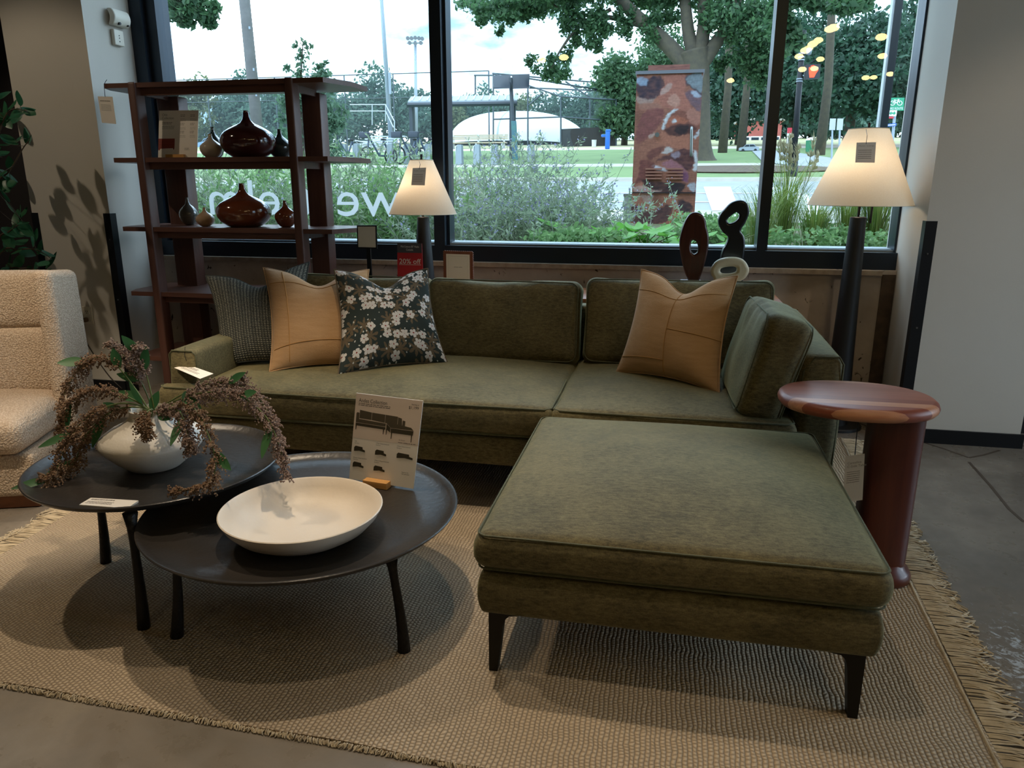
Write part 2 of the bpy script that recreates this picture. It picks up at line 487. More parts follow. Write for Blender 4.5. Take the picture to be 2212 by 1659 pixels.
th = thing('wall_thermostat', (XL, p[1], p[2]-.05), 'small white square wall sensor below the alarm sounder', 'sensor')
hz = abs(on_reveal(248, 65)[2]-on_reveal(250, 99)[2])
MB().rbox((XL+.013, p[1], p[2]), (.026, .085, hz), .006, mid=2).build('case', m_dev, parent=th, smooth=40)
for dz in (.012, -.002, -.022):
    MB().cyl((XL+.024, p[1], p[2]+dz), (XL+.0275, p[1], p[2]+dz), .0035, n=8).build('sensor_dot', m_black, parent=th)
# outlet with plug on the left column front
p = at_y(191, 681, WF)
ou = thing('wall_outlet', (p[0], WF, p[2]-.05), 'white wall outlet on the column behind the armchair', 'outlet')
MB().rbox((p[0], WF-.004, p[2]), (.075, .008, .115), .003, mid=1).build('cover_plate', m_dev, parent=ou, smooth=40)
for dz in (.024, -.024):
    MB().rbox((p[0], WF-.009, p[2]+dz), (.034, .004, .03), .002, mid=1).build('socket', M('socket_plastic', '#cfcabc', .5), parent=ou)
mb = MB()
for dx, dz in ((-.006, .004), (.006, .004), (0, -.007)): mb.bb(p[0]+dx-.0015, p[0]+dx+.0015, WF-.0118, WF-.0105, p[2]+.024+dz-.004, p[2]+.024+dz+.004)
mb.build('socket_slot', m_black, parent=ou)
pl = thing('power_plug', (p[0], WF-.03, p[2]-.03), 'brown plug and cord in the outlet behind the armchair', 'plug')
MB().rbox((p[0]-.004, WF-.03, p[2]-.026), (.03, .036, .028), .008, mid=2).build('plug_body', M('brown_plug', '#5d4a38', .6), parent=pl, smooth=50)
cp = [(p[0]-.01, WF-.045, p[2]-.03), (p[0]-.02, WF-.06, p[2]-.1), (p[0]+.03, WF-.04, p[2]-.25), (p[0]+.12, WF-.03, p[2]-.4), (p[0]+.2, WF-.03, .03)]
MB().tube(catmull(cp, 8), .0035, 6).build('cord', M('dark_cord', '#2a241e', .6), parent=pl, smooth=True)

# =================================================================== RUG
def rug_mat():
    s = NT('woven_jute'); tc = s.n('ShaderNodeTexCoord').outputs['Object']
    sep = s.n('ShaderNodeSeparateXYZ', {0: tc})
    nz = s.n('ShaderNodeTexNoise', {'Vector': tc, 'Scale': 16, 'Detail': 3}).outputs['Fac']
    x = s.math('ADD', s.math('MULTIPLY', sep.outputs[0], 2*math.pi/.0125), s.math('MULTIPLY', nz, 9))
    y = s.math('ADD', s.math('MULTIPLY', sep.outputs[1], 2*math.pi/.0125), s.math('MULTIPLY', nz, 14))
    row = s.math('MULTIPLY', s.math('ROUND', s.math('DIVIDE', x, 2*math.pi)), math.pi)
    hx = s.math('ABSOLUTE', s.math('COSINE', s.math('MULTIPLY', x, .5)))
    hy = s.math('ABSOLUTE', s.math('COSINE', s.math('ADD', s.math('MULTIPLY', y, .5), s.math('MULTIPLY', row, .5))))
    h = s.math('MULTIPLY', s.math('POWER', hx, .6), s.math('ADD', s.math('MULTIPLY', s.math('POWER', hy, .7), .75), .25))
    fn = s.n('ShaderNodeTexNoise', {'Vector': tc, 'Scale': 160, 'Detail': 3}).outputs['Fac']
    big = s.n('ShaderNodeTexNoise', {'Vector': tc, 'Scale': 2.2, 'Detail': 4}).outputs['Fac']
    c = s.mix(h, lin('#7d6c5b'), lin('#cbb9a0'))
    c = s.mix(s.math('MULTIPLY', fn, .5), c, lin('#a19079'))
    c = s.mix(s.math('MULTIPLY', big, .35), c, lin('#b7a68c'))
    s.l(c, s.b.inputs['Base Color']); s.b.inputs['Roughness'].default_value = .9
    s.b.inputs['Specular IOR Level'].default_value = .15
    bn = s.n('ShaderNodeBump', {'Height': h, 'Strength': .9, 'Distance': .006}); s.l(bn.outputs[0], s.b.inputs['Normal'])
    return s.m
m_rug = rug_mat()
RZ = .011
FR, BR_, BL_, FL_ = np.array([.822, 1.385, 0]), np.array([.985, 4.10, 0]), np.array([-2.52, 3.88, 0]), np.array([-2.30, 1.452, 0])
rug = thing('jute_rug', (-.75, 2.75, 0), 'natural woven jute rug with fringed ends under the sofa and coffee tables', 'rug')
nn = 120
def edge(a, b, n, wob, seed):
    P = np.array([a+(b-a)*t for t in np.linspace(0, 1, n)])
    d = (b-a)/np.linalg.norm(b-a); nrm = np.array([-d[1], d[0], 0])
    for i in range(n): P[i] += nrm*wob*noise.noise(Vector((P[i][0]*3, P[i][1]*3, seed)))
    return P
loop = np.concatenate([edge(FL_, FR, nn, .012, 1)[:-1], edge(FR, BR_, nn, .008, 2)[:-1], edge(BR_, BL_, nn, .01, 3)[:-1], edge(BL_, FL_, nn, .008, 4)[:-1]])
MB().poly(loop+np.array([0, 0, .001]), (0, 0, 1), RZ-.001).build('weave', m_rug, parent=rug)
m_fr = M('jute_yarn', '#cdbfa6', .9, var=(30, '#a4947b', .8))
# fringe on the short ends and short fuzz along the long edge
def strands(a, b, out, n, L, seed, r=.0016, spread=.5):
    mb = MB(); R2 = np.random.default_rng(seed)
    for i in range(n):
        t = (i+R2.random()*.8)/n
        clump = .5*noise.noise(Vector((t*26, seed, 0)))+.35*noise.noise(Vector((t*90, seed, 3)))
        p = a+(b-a)*t; d = (b-a)/np.linalg.norm(b-a)
        l = L*(.75+.4*R2.random())
        sw = (clump+R2.normal()*.12)*spread
        z0 = .004+.006*R2.random()
        p1 = p+out*l*.35+d*sw*l*.2+np.array([0, 0, z0+.004*R2.random()])
        p2 = p+out*l*.7+d*sw*l*.7+np.array([0, 0, .004+.005*R2.random()])
        p3 = p+out*l*(.95-.25*abs(sw))+d*(sw*1.2+R2.normal()*.15)*l+np.array([0, 0, .003])
        if R2.random() < .04: p3 = p2+d*l*.35*R2.normal()-out*l*.15+np.array([0, 0, .006])
        mb.tube(catmull([p+np.array([0, 0, z0]), p1, p2, p3], 2), r, 4, caps=False)
    return mb
strands(FR, BR_, np.array([1, -.06, 0]), 760, .125, 3, r=.0022).build('fringe', m_fr, parent=rug, kind='stuff')
strands(FL_, BL_, np.array([-1, -.08, 0]), 700, .125, 5, r=.0021).build('fringe', m_fr, parent=rug, kind='stuff')
strands(FL_, FR, np.array([.02, -1, 0]), 900, .014, 6, r=.0018, spread=1.2).build('selvedge_fuzz', m_fr, parent=rug, kind='stuff')
MB().tube([FR+np.array([-.012, .01, RZ]), BR_+np.array([-.012, 0, RZ])], .0045, 6).build('end_cord', m_fr, parent=rug, smooth=True)

# =================================================================== SOFA + OTTOMAN
def fabric_green(name, a, b):
    s = NT(name); tc = s.n('ShaderNodeTexCoord').outputs['Object']
    n1 = s.n('ShaderNodeTexNoise', {'Vector': tc, 'Scale': 5, 'Detail': 7, 'Roughness': .68}).outputs['Fac']
    st = s.n('ShaderNodeMapping', {0: tc, 'Scale': (9, 26, 26)}).outputs[0]
    n2 = s.n('ShaderNodeTexNoise', {'Vector': st, 'Scale': 5, 'Detail': 5, 'Roughness': .7}).outputs['Fac']
    n3 = s.n('ShaderNodeTexNoise', {'Vector': tc, 'Scale': 260, 'Detail': 2}).outputs['Fac']
    f = s.math('ADD', s.math('ADD', s.math('MULTIPLY', n1, .32), s.math('MULTIPLY', n2, .5)), s.math('MULTIPLY', n3, .18))
    c = s.ramp(f, [(.40, lin(a)), (.60, lin(b))])
    s.l(c, s.b.inputs['Base Color'])
    s.b.inputs['Roughness'].default_value = .75; s.b.inputs['Specular IOR Level'].default_value = .25
    s.b.inputs['Sheen Weight'].default_value = .55; s.b.inputs['Sheen Roughness'].default_value = .4
    s.b.inputs['Sheen Tint'].default_value = lin('#b9bd96')
    bn = s.n('ShaderNodeBump', {'Height': n3, 'Strength': .12, 'Distance': .004}); s.l(bn.outputs[0], s.b.inputs['Normal'])
    return s.m
m_green = fabric_green('olive_velvet', '#463f2a', '#746a4a')
m_pipe = fabric_green('olive_piping', '#403f2b', '#585741')
m_leg = M('dark_bronze_metal', '#26241f', .45, metal=.7)
def wr(p, amp, sc, seed): return amp*noise.noise(Vector((p[0]*sc+seed, p[1]*sc, p[2]*sc)))
def crown(top, amp=.003, seed=0, bot=0, ex=2.6):
    def fn(p, h):
        u, v = p[0]/h[0], p[1]/h[1]
        w = max(0, 1-abs(u)**ex)*max(0, 1-abs(v)**ex)
        z = p[2]+(top*w if p[2] > 0 else -bot*w)
        s = max(0, 1-abs(p[2]/h[2])**2)*.012
        return np.array([p[0]+np.sign(u)*s*abs(u)**6+wr(p, amp, 7, seed), p[1]+np.sign(v)*s*abs(v)**6+wr(p, amp, 7, seed+9), z+wr(p, amp, 5, seed+3)])
    return fn
def loop_rect(x0, x1, y0, y1, z, r=.03, n=5):
    out = []
    for cx, cy, a0 in ((x1-r, y0+r, -90), (x1-r, y1-r, 0), (x0+r, y1-r, 90), (x0+r, y0+r, 180)):
        for k in range(n+1):
            a = math.radians(a0+90*k/n); out.append((cx+r*math.cos(a), cy+r*math.sin(a), z))
    return np.array(out)
def blade_leg(parent, x, y, sx, h=.2, deep=.032, facing='x', sy=1):
    """x,y: outer corner; sx direction inwards"""
    prof = [(0, h), (.085, h), (.085, h-.006), (.058, h-.010), (.046, h-.022), (.040, h-.045), (.024, RZ), (0, RZ)]
    if facing == 'x':
        P = [(x+sx*u, y, z) for u, z in prof]; n = (0, sy, 0)
    else:
        P = [(x, y+sy*u, z) for u, z in prof]; n = (sx, 0, 0)
    return MB().poly(P, n, deep).build('leg', m_leg, parent=parent, smooth=30)

ott = thing('ottoman', (.06, 2.27, 0), 'square olive green velvet ottoman with tapered dark metal legs', 'ottoman')
OX0, OX1, OY0, OY1 = -.452, .562, 1.742, 2.80
MB().rbox(((OX0+OX1)/2, (OY0+OY1)/2, .264), (OX1-OX0-.012, OY1-OY0-.01, .128), .012, mid=8, arc=3, fn=crown(0, .001)).build('base', m_green, parent=ott, smooth=50)
cu = MB().rbox(((OX0+OX1)/2, (OY0+OY1)/2, .389), (OX1-OX0+.01, OY1-OY0+.01, .112), .034, mid=16, arc=4, fn=crown(.058, .003, 4, ex=2.1)).build('seat_cushion', m_green, parent=ott, smooth=60)
for z in (.437, .342):
    MB().tube(loop_rect(OX0-.004, OX1+.004, OY0-.004, OY1+.004, z, .03), .003, 6, closed=True).build('piping', m_pipe, parent=cu, smooth=True)
for x, sx in ((OX0+.022, 1), (OX1-.022, -1)):
    for y in (OY0+.02, OY1-.06): blade_leg(ott, x, y, sx)

sofa = thing('sectional_sofa', (-.78, 3.4, 0), 'olive green velvet sectional sofa with loose back cushions below the window', 'sofa')
SY0, SY1 = 2.83, 3.93
def part(name, mb, parent=sofa, mat=m_green, sm=55): return mb.build(name, mat, parent=parent, smooth=sm)
part('base', MB().rbox((-1.31, 3.38, .262), (1.755, 1.08, .126), .012, mid=8, arc=3))
part('base', MB().rbox((.115, 3.38, .262), (1.06, 1.08, .126), .012, mid=8, arc=3))
c1 = crown(.03, .003, 11)
def tcush(p, h):
    q = c1(p, h)
    wx, wy = q[0]-1.31, q[1]+3.275
    if wx < -2.02 and wy > 2.872: q[0] = -2.02+1.31
    return q
s1 = part('seat_cushion', MB().rbox((-1.31, 3.275, .402), (1.775, .92, .136), .03, mid=22, arc=4, fn=tcush))
s2 = part('seat_cushion', MB().rbox((.045, 3.275, .402), (.925, .92, .136), .03, mid=14, arc=4, fn=crown(.028, .003, 21)))
for sc_, x0, x1 in ((s1, -2.2, -.42), (s2, -.418, .508)):
    for z in (.461, .343):
        MB().tube([(x0+.012, 3.0 if sc_ is s2 else 2.87, z), (x0+.002, 2.84, z), (x0+.03, 2.816, z), ((x0+x1)/2, 2.808, z), (x1-.03, 2.816, z), (x1-.004, 2.84, z), (x1-.008, 3.3, z+.004)], .0042, 6).build('piping', m_pipe, parent=sc_, smooth=True)
# low arm at the left end, tall back rail at the right end
al_ = part('arm', MB().rbox((-2.10, 3.39, .41), (.13, 1.04, .42), .022, mid=6, arc=3, fn=crown(.006, .001, 2)))
MB().tube([(-2.165, 2.874, .22), (-2.165, 2.872, .60), (-2.15, 2.872, .617), (-2.05, 2.872, .617), (-2.036, 2.874, .60), (-2.036, 2.876, .47)], .0038, 6).build('piping', m_pipe, parent=al_, smooth=True)
def armr(p, h):
    t = (p[1]+h[1])/(2*h[1])
    q = crown(.012, .002, 5)(p, h)
    if p[2] > 0: q[2] += .018*t; q[0] += -.012*(p[2]/h[2])*(1 if p[0] < 0 else 0)
    return q
ar_ = part('arm', MB().rbox((.592, 3.4, .46), (.14, 1.06, .52), .03, mid=7, arc=4, fn=armr))
MB().tube([(.662, 2.876, .22), (.662, 2.872, .69), (.645, 2.871, .718), (.56, 2.871, .713), (.525, 2.872, .66), (.521, 2.875, .48)], .004, 6).build('piping', m_pipe, parent=ar_, smooth=True)
part('back_frame', MB().rbox((-.755, 3.88, .465), (2.83, .11, .53), .02, mid=8, arc=3))
def backcush(name, cx, w, cy, tilt, zc, hgt, t, rz=0, seed=0, sag=.02):
    def fn(p, h):
        u, v, d = p[0]/h[0], p[2]/h[2], p[1]/h[1]
        bul = max(0, 1-abs(u)**2.4)*max(0, 1-abs(v)**2.2)
        y = p[1]*(.92+.24*bul)
        x = p[0]*(1-.012*(1-v*v)) ; z = p[2]*(1-.0*u)
        if v > .3: z -= sag*(1-u*u)*(v-.3)/.7
        # creases running down from the top seam
        cr = .009*math.sin(u*17+seed)*max(0, v)**2*max(0, 1-abs(u))
        return np.array([x+wr(p, .005, 6, seed), y-cr+wr(p, .011, 6, seed+2), z+wr(p, .015, 3.2, seed+5)])
    R = rotm(tilt, 0, rz)
    c = np.array([cx, cy, zc])
    o = part(name, MB().rbox(c, (w, t, hgt), .05, mid=18, arc=5, fn=fn, R=R))
    for sy in (-1, 1):
        L = []
        q = loop_rect(-w/2+.012, w/2-.012, -hgt/2+.012, hgt/2-.012, 0, .045)
        for a in q:
            pp = fn(np.array([a[0], sy*t/2*.94, a[1]]), np.array([w/2, t/2, hgt/2]))
            L.append(R@pp+c)
        MB().tube(L, .0035, 6, closed=True).build('piping', m_pipe, parent=o, smooth=True)
    return o
backcush('back_cushion', -1.615, .815, 3.705, math.radians(-12), .665, .43, .185, seed=1)
backcush('back_cushion', -.805, .795, 3.705, math.radians(-12), .655, .42, .19, seed=6, sag=.012)
backcush('back_cushion', .06, .90, 3.705, math.radians(-12), .672, .44, .18, seed=14, sag=.006)
backcush('corner_cushion', .405, .58, 3.13, math.radians(-14), .655, .40, .19, rz=math.radians(-88), seed=23, sag=-.02)
for x, y, sx in ((-2.14, 2.87, 1), (-.47, 2.87, -1), (.63, 2.9, -1), (-2.14, 3.86, 1), (.63, 3.86, -1)): blade_leg(sofa, x, y, sx)

# =================================================================== THROW PILLOWS
def pillow(name, BL, BR, TR, TL, T, mat, label, group=None, chop=.10, pinch=.105, seed=0, seams=(), n=36):
    BL, BR, TR, TL = map(np.array, (BL, BR, TR, TL))
    nrm = np.cross(BR-BL, TL-BL); nrm /= np.linalg.norm(nrm)
    def base(u, v):
        u2 = u*(1-pinch*(1-v*v)); v2 = v*(1-pinch*(1-u*u))
        if v2 > 0: v2 -= chop*2*math.exp(-((u-.02)/.38)**2)*v2**2*.9
        a, b = (u2+1)/2, (v2+1)/2
        return BL*(1-a)*(1-b)+BR*a*(1-b)+TR*a*b+TL*(1-a)*b
    def surf(u, v, s):
        hgt = max(0, 1-abs(u)**2.6)**.62*max(0, 1-abs(v)**2.6)**.62
        hgt *= 1-.35*math.exp(-((u)/.3)**2)*max(0, v)**1.5
        p = base(u, v)
        w = .006*noise.noise(Vector((u*2.3+seed, v*2.3, s*5.0)))+.004*math.sin(6*u+seed)*max(0, abs(v)-.5)
        return p+nrm*(s*T/2*hgt + w*min(1, hgt*3))
    t = np.linspace(-1, 1, n+1); t = np.sign(t)*(1-(1-abs(t))**1.25)
    mb = MB(); V = []; U = []; idx = {}
    for s in (1, -1):
        for i in range(n+1):
            for j in range(n+1):
                bd = i in (0, n) or j in (0, n)
                if s == -1 and bd: idx[(s, i, j)] = idx[(1, i, j)]; continue
                idx[(s, i, j)] = len(V); V.append(surf(t[i], t[j], s)); U.append(((t[i]+1)/2, (t[j]+1)/2))
    Fc = []
    for s in (1, -1):
        for i in range(n):
            for j in range(n):
                q = (idx[(s, i, j)], idx[(s, i+1, j)], idx[(s, i+1, j+1)], idx[(s, i, j+1)])
                Fc.append(q if s == 1 else q[::-1])
    mb.add(V, Fc); mb.uv = U
    th = thing(name, (BL+BR)/2, label, 'pillow', group)
    cov = mb.build('cover', mat, parent=th, smooth=True)
    rim = [surf(x, -1, 1) for x in t[:-1]]+[surf(1, x, 1) for x in t[:-1]]+[surf(x, 1, 1) for x in t[::-1][:-1]]+[surf(-1, x, 1) for x in t[::-1][:-1]]
    MB().tube(rim, .0035, 6, closed=True).build('edge_seam', mat, parent=th, smooth=True)
    for (u0, v0, u1, v1) in seams:
        pts = [surf(u0+(u1-u0)*k/24, v0+(v1-v0)*k/24, 1)+nrm*.0005 for k in range(25)]
        MB().tube(pts, .0022, 5).build('panel_seam', M('tan_stitch', '#a97d48', .9), parent=th, smooth=True)
    return th
def uvnodes(s): return s.n('ShaderNodeUVMap').outputs[0]
def weave_mat():
    s = NT('charcoal_handwoven'); uv = uvnodes(s)
    nz = s.n('ShaderNodeTexNoise', {'Vector': uv, 'Scale': 90, 'Detail': 3}).outputs['Fac']
    sp = s.n('ShaderNodeSeparateXYZ', {0: uv})
    rows = s.math('ABSOLUTE', s.math('SINE', s.math('MULTIPLY', sp.outputs[1], 3.14159*56)))
    cols = s.math('ABSOLUTE', s.math('SINE', s.math('MULTIPLY', sp.outputs[0], 3.14159*30)))
    bands = s.math('ABSOLUTE', s.math('SINE', s.math('MULTIPLY', sp.outputs[0], 3.14159*9)))
    f = s.math('MULTIPLY', rows, s.math('ADD', s.math('MULTIPLY', cols, .6), .4))
    g = s.math('MULTIPLY', s.math('GREATER_THAN', s.math('MULTIPLY', f, nz), .36), s.math('ADD', s.math('MULTIPLY', bands, .3), .35))
    c = s.mix(g, lin('#3b3d3a'), lin('#a6a394'))
    s.l(c, s.b.inputs['Base Color']); s.b.inputs['Roughness'].default_value = .9; s.b.inputs['Specular IOR Level'].default_value = .15
    bn = s.n('ShaderNodeBump', {'Height': f, 'Strength': .5, 'Distance': .006}); s.l(bn.outputs[0], s.b.inputs['Normal'])
    return s.m
def floral_mat():
    s = NT('block_print_floral'); uv = uvnodes(s)
    wv = s.n('ShaderNodeTexNoise', {'Vector': uv, 'Scale': 26, 'Detail': 2})
    wob = s.n('ShaderNodeVectorMath', {0: s.n('ShaderNodeVectorMath', {0: wv.outputs['Color'], 1: (.5, .5, .5)}, operation='SUBTRACT').outputs[0], 'Scale': .03}, operation='SCALE').outputs[0]
    uvw = s.n('ShaderNodeVectorMath', {0: uv, 1: wob}, operation='ADD').outputs[0]
    def motif(scale, pet, off, sharp):
        vec = s.n('ShaderNodeVectorMath', {0: uvw, 1: (off, off*.7, 0)}, operation='ADD').outputs[0]
        vo = s.n('ShaderNodeTexVoronoi', {'Vector': vec, 'Scale': scale, 'Randomness': .72}, voronoi_dimensions='2D')
        # Position comes back in scaled texture space
        d = s.n('ShaderNodeVectorMath', {0: s.n('ShaderNodeVectorMath', {0: vec, 'Scale': scale}, operation='SCALE').outputs[0], 1: s.n('ShaderNodeVectorMath', {0: vo.outputs['Position'], 'Scale': scale}, operation='SCALE').outputs[0]}, operation='SUBTRACT').outputs[0]
        sp = s.n('ShaderNodeSeparateXYZ', {0: d}); cc = s.n('ShaderNodeSeparateXYZ', {0: vo.outputs['Color']})
        a = s.math('ARCTAN2', sp.outputs[1], sp.outputs[0]); r = s.n('ShaderNodeVectorMath', {0: d}, operation='LENGTH').outputs['Value']
        a = s.math('ADD', a, s.math('MULTIPLY', cc.outputs[0], 6.28))
        p = s.math('POWER', s.math('ABSOLUTE', s.math('COSINE', s.math('MULTIPLY', a, pet/2))), sharp)
        return r, p, cc.outputs[1], a
    r1, p1, k1, a1 = motif(10, 5, .13, .55)
    R1 = s.math('MULTIPLY', s.math('ADD', s.math('MULTIPLY', p1, .26), .20), 1.0)
    flower = s.math('MULTIPLY', s.math('LESS_THAN', r1, R1), s.math('GREATER_THAN', k1, .34))
    rim = s.math('MULTIPLY', s.math('MULTIPLY', s.math('LESS_THAN', r1, s.math('SUBTRACT', R1, .05)), s.math('GREATER_THAN', r1, .16)), s.math('LESS_THAN', p1, .42))
    ctr = s.math('MULTIPLY', s.math('LESS_THAN', r1, .075), flower)
    r2, p2, k2, a2 = motif(6.3, 7, .61, 1.6)
    leaf = s.math('LESS_THAN', r2, s.math('ADD', s.math('MULTIPLY', p2, .40), .12))
    r3, p3, k3, a3 = motif(17, 4, .37, 1.0)
    dots = s.math('MULTIPLY', s.math('LESS_THAN', r3, .13), s.math('GREATER_THAN', k3, .55))
    nz = s.n('ShaderNodeTexNoise', {'Vector': uv, 'Scale': 60, 'Detail': 2}).outputs['Fac']
    c = s.mix(s.math('MULTIPLY', leaf, s.math('ADD', s.math('MULTIPLY', nz, .6), .45)), lin('#2d3635'), lin('#6d5e4a'))
    c = s.mix(dots, c, lin('#b9bcb8'))
    c = s.mix(flower, c, lin('#c6c4c2'))
    c = s.mix(s.math('MULTIPLY', rim, flower), c, lin('#8a8a8c'))
    c = s.mix(ctr, c, lin('#7b2d25'))
    s.l(c, s.b.inputs['Base Color']); s.b.inputs['Roughness'].default_value = .85; s.b.inputs['Specular IOR Level'].default_value = .2
    return s.m
m_tan = M('tan_wool', '#b8946d', .9, var=(26, '#a9845d', .7, (.35, 1, 3)), bump=(240, .25, (.3, 1, 3)), sheen=.35, spec=.15)
m_weave, m_floral = weave_mat(), floral_mat()
def Y(p, y): return at_y(*p, y)
SZ = .487
pillow('throw_pillow', at_z(478, 790, SZ), at_z(668, 790, SZ), at_y(668, 566, 3.62), at_y(444, 596, 3.38), .17, m_weave, 'charcoal handwoven throw pillow leaning on the low sofa arm', chop=.22, seed=3)
pillow('throw_pillow', at_z(582, 804, SZ), at_z(815, 792, SZ), at_y(797, 582, 3.58), at_y(568, 578, 3.42), .17, m_tan, 'plain tan throw pillow behind the floral pillow', chop=.20, seed=8,
       seams=((-1, .62, 1, .66), (-1, -.66, 1, -.62), (-.62, -1, -.66, 1), (.62, -1, .66, 1)))
pillow('throw_pillow', at_z(730, 812, SZ), at_z(968, 786, SZ), at_y(924, 580, 3.50), at_y(721, 582, 3.40), .17, m_floral, 'dark floral block print throw pillow with white blossoms', chop=.21, seed=12)
pillow('throw_pillow', at_z(1331, 804, SZ), at_z(1554, 851, SZ), at_y(1594, 596, 3.42), at_y(1386, 582, 3.56), .17, m_tan, 'pieced tan throw pillow beside the corner cushion', chop=.21, seed=17,
       seams=((-1, .60, 1, .64), (.0, -1, .02, 1), (0, -.12, 1, -.16), (-1, -.70, 0, -.72)))

# =================================================================== COFFEE TABLES
m_iron = M('blackened_iron', '#302e2c', .32, metal=.2, var=(5, '#3a332d', .6), bump=(60, .1), spec=.55)
m_ironleg = M('hammered_iron', '#171514', .5, metal=.3, bump=(55, .5))
T1, R1_, Z1 = np.array([-1.095, 2.015]), .489, .345
T2, R2_, Z2 = np.array([-1.682, 2.108]), .407, .418
def coffee(c, R, zt, legs, label):
    th = thing('coffee_table', (c[0], c[1], RZ), label, 'table', 'round black tray-top coffee tables')
    d = .03
    prof = [(0, zt-.042), (R-.13, zt-.042), (R-.05, zt-.034), (R-.015, zt-.018), (R-.002, zt-.006), (R, zt-.001), (R-.003, zt+.001), (R-.009, zt), (R-.02, zt-.010), (R-.045, zt-.021), (R-.1, zt-.027), (0, zt-.028)]
    MB().lathe(prof, (c[0], c[1], 0), 96).build('tray_top', m_iron, parent=th, smooth=40)
    for x, y in legs:
        k = np.linspace(0, 1, 9)
        rr = .0195-.0075*np.sin(np.clip(k*1.15, 0, 1)*math.pi/2)
        rr[-1] = .022; rr[-2] = .014
        P = [(x+(c[0]-x)*.08*t+.003*math.sin(5*t), y+(c[1]-y)*.08*t, RZ+(zt-.036-RZ)*t) for t in k]
        MB().tube(P, rr, 10).build('leg', m_ironleg, parent=th, smooth=True)
    return th
coffee(T1, R1_, Z1, [(-.695, 1.80), (-1.393, 1.728), (-1.06, 2.42)], 'lower round black coffee table holding the wide bowl')
coffee(T2, R2_, Z2, [(-1.522, 1.748), (-1.935, 2.085), (-1.63, 2.43)], 'taller round black coffee table holding the vase of stems')
ZT1, ZT2 = Z1-.0275, Z2-.0275
# bowl
m_bowl = M('matt_cream_ceramic', '#d8cbba', .45, var=(3, '#ccbba6', .5), bump=(90, .05))
bc = (-1.026, 1.872)
Rb, hb = .2375, .088
prof = [(0, .004), (.07, .004), (.095, 0), (.115, 0), (.158, .010), (.198, .034), (.224, .062), (Rb-.003, hb-.006), (Rb, hb), (Rb-.003, hb+.002), (Rb-.008, hb-.001), (.216, .066), (.185, .038), (.14, .018), (.07, .010), (0, .009)]
MB().lathe(prof, (bc[0], bc[1], ZT1+.0005), 72).build('serving_bowl', m_bowl, smooth=50, label='wide shallow cream ceramic bowl on the lower coffee table', cat='bowl')
# vase
m_vase = M('white_stoneware', '#d9d2c6', .5, bump=(120, .06), var=(4, '#cfc6b8', .5))
vc = np.array([-1.70, 2.115])
vp_ = [(0, .0), (.072, .0), (.085, .004), (.122, .035), (.152, .068), (.170, .092), (.171, .102), (.160, .118), (.125, .142), (.088, .160), (.066, .178), (.060, .195), (.0625, .206), (.060, .208), (.056, .204), (.053, .185), (.06, .165), (.05, .15), (0, .148)]
MB().lathe(vp_, (vc[0], vc[1], ZT2+.0005), 64).build('stoneware_vase', m_vase, smooth=60, label='squat white stoneware vase with a narrow neck on the taller table', cat='vase')
# sorghum stems
m_stem = M('stem_green', '#5d6a37', .6)
m_seed = leafmat('sorghum_seed', '#6b4e3a', '#a3866a', .8, .1)
m_seed2 = leafmat('sorghum_seed_mauve', '#70564b', '#ad978a', .8, .1)
m_sleaf = leafmat('stem_leaf', '#2d5733', '#4b7a47', .45, .25)
OCT = np.array([(1, 0, 0), (-1, 0, 0), (0, 1, 0), (0, -1, 0), (0, 0, 1), (0, 0, -1)], float)
OCF = [(0, 2, 4), (2, 1, 4), (1, 3, 4), (3, 0, 4), (2, 0, 5), (1, 2, 5), (3, 1, 5), (0, 3, 5)]
def leaf_mesh(mb, base, tip, nrm, w, fold=.25, seg=6, droop=0.0):
    base, tip, nrm = map(lambda a: np.array(a, float), (base, tip, nrm))
    d = tip-base; L = np.linalg.norm(d); s = np.cross(d/L, nrm); s /= max(np.linalg.norm(s), 1e-6); n = np.cross(s, d/L)
    V = []; Fc = []
    for i in range(seg+1):
        t = i/seg; ww = w*math.sin(math.pi*min(1, t*.93+.05))**.8*(1-.25*t)
        c = base+d*t+n*droop*L*math.sin(math.pi*t)
        V += [c-s*ww/2+n*fold*ww/2, c, c+s*ww/2+n*fold*ww/2]
    for i in range(seg):
        a = 3*i; Fc += [(a, a+1, a+4, a+3), (a+1, a+2, a+5, a+4)]
    mb.add(V, Fc)
zm = ZT2+.19
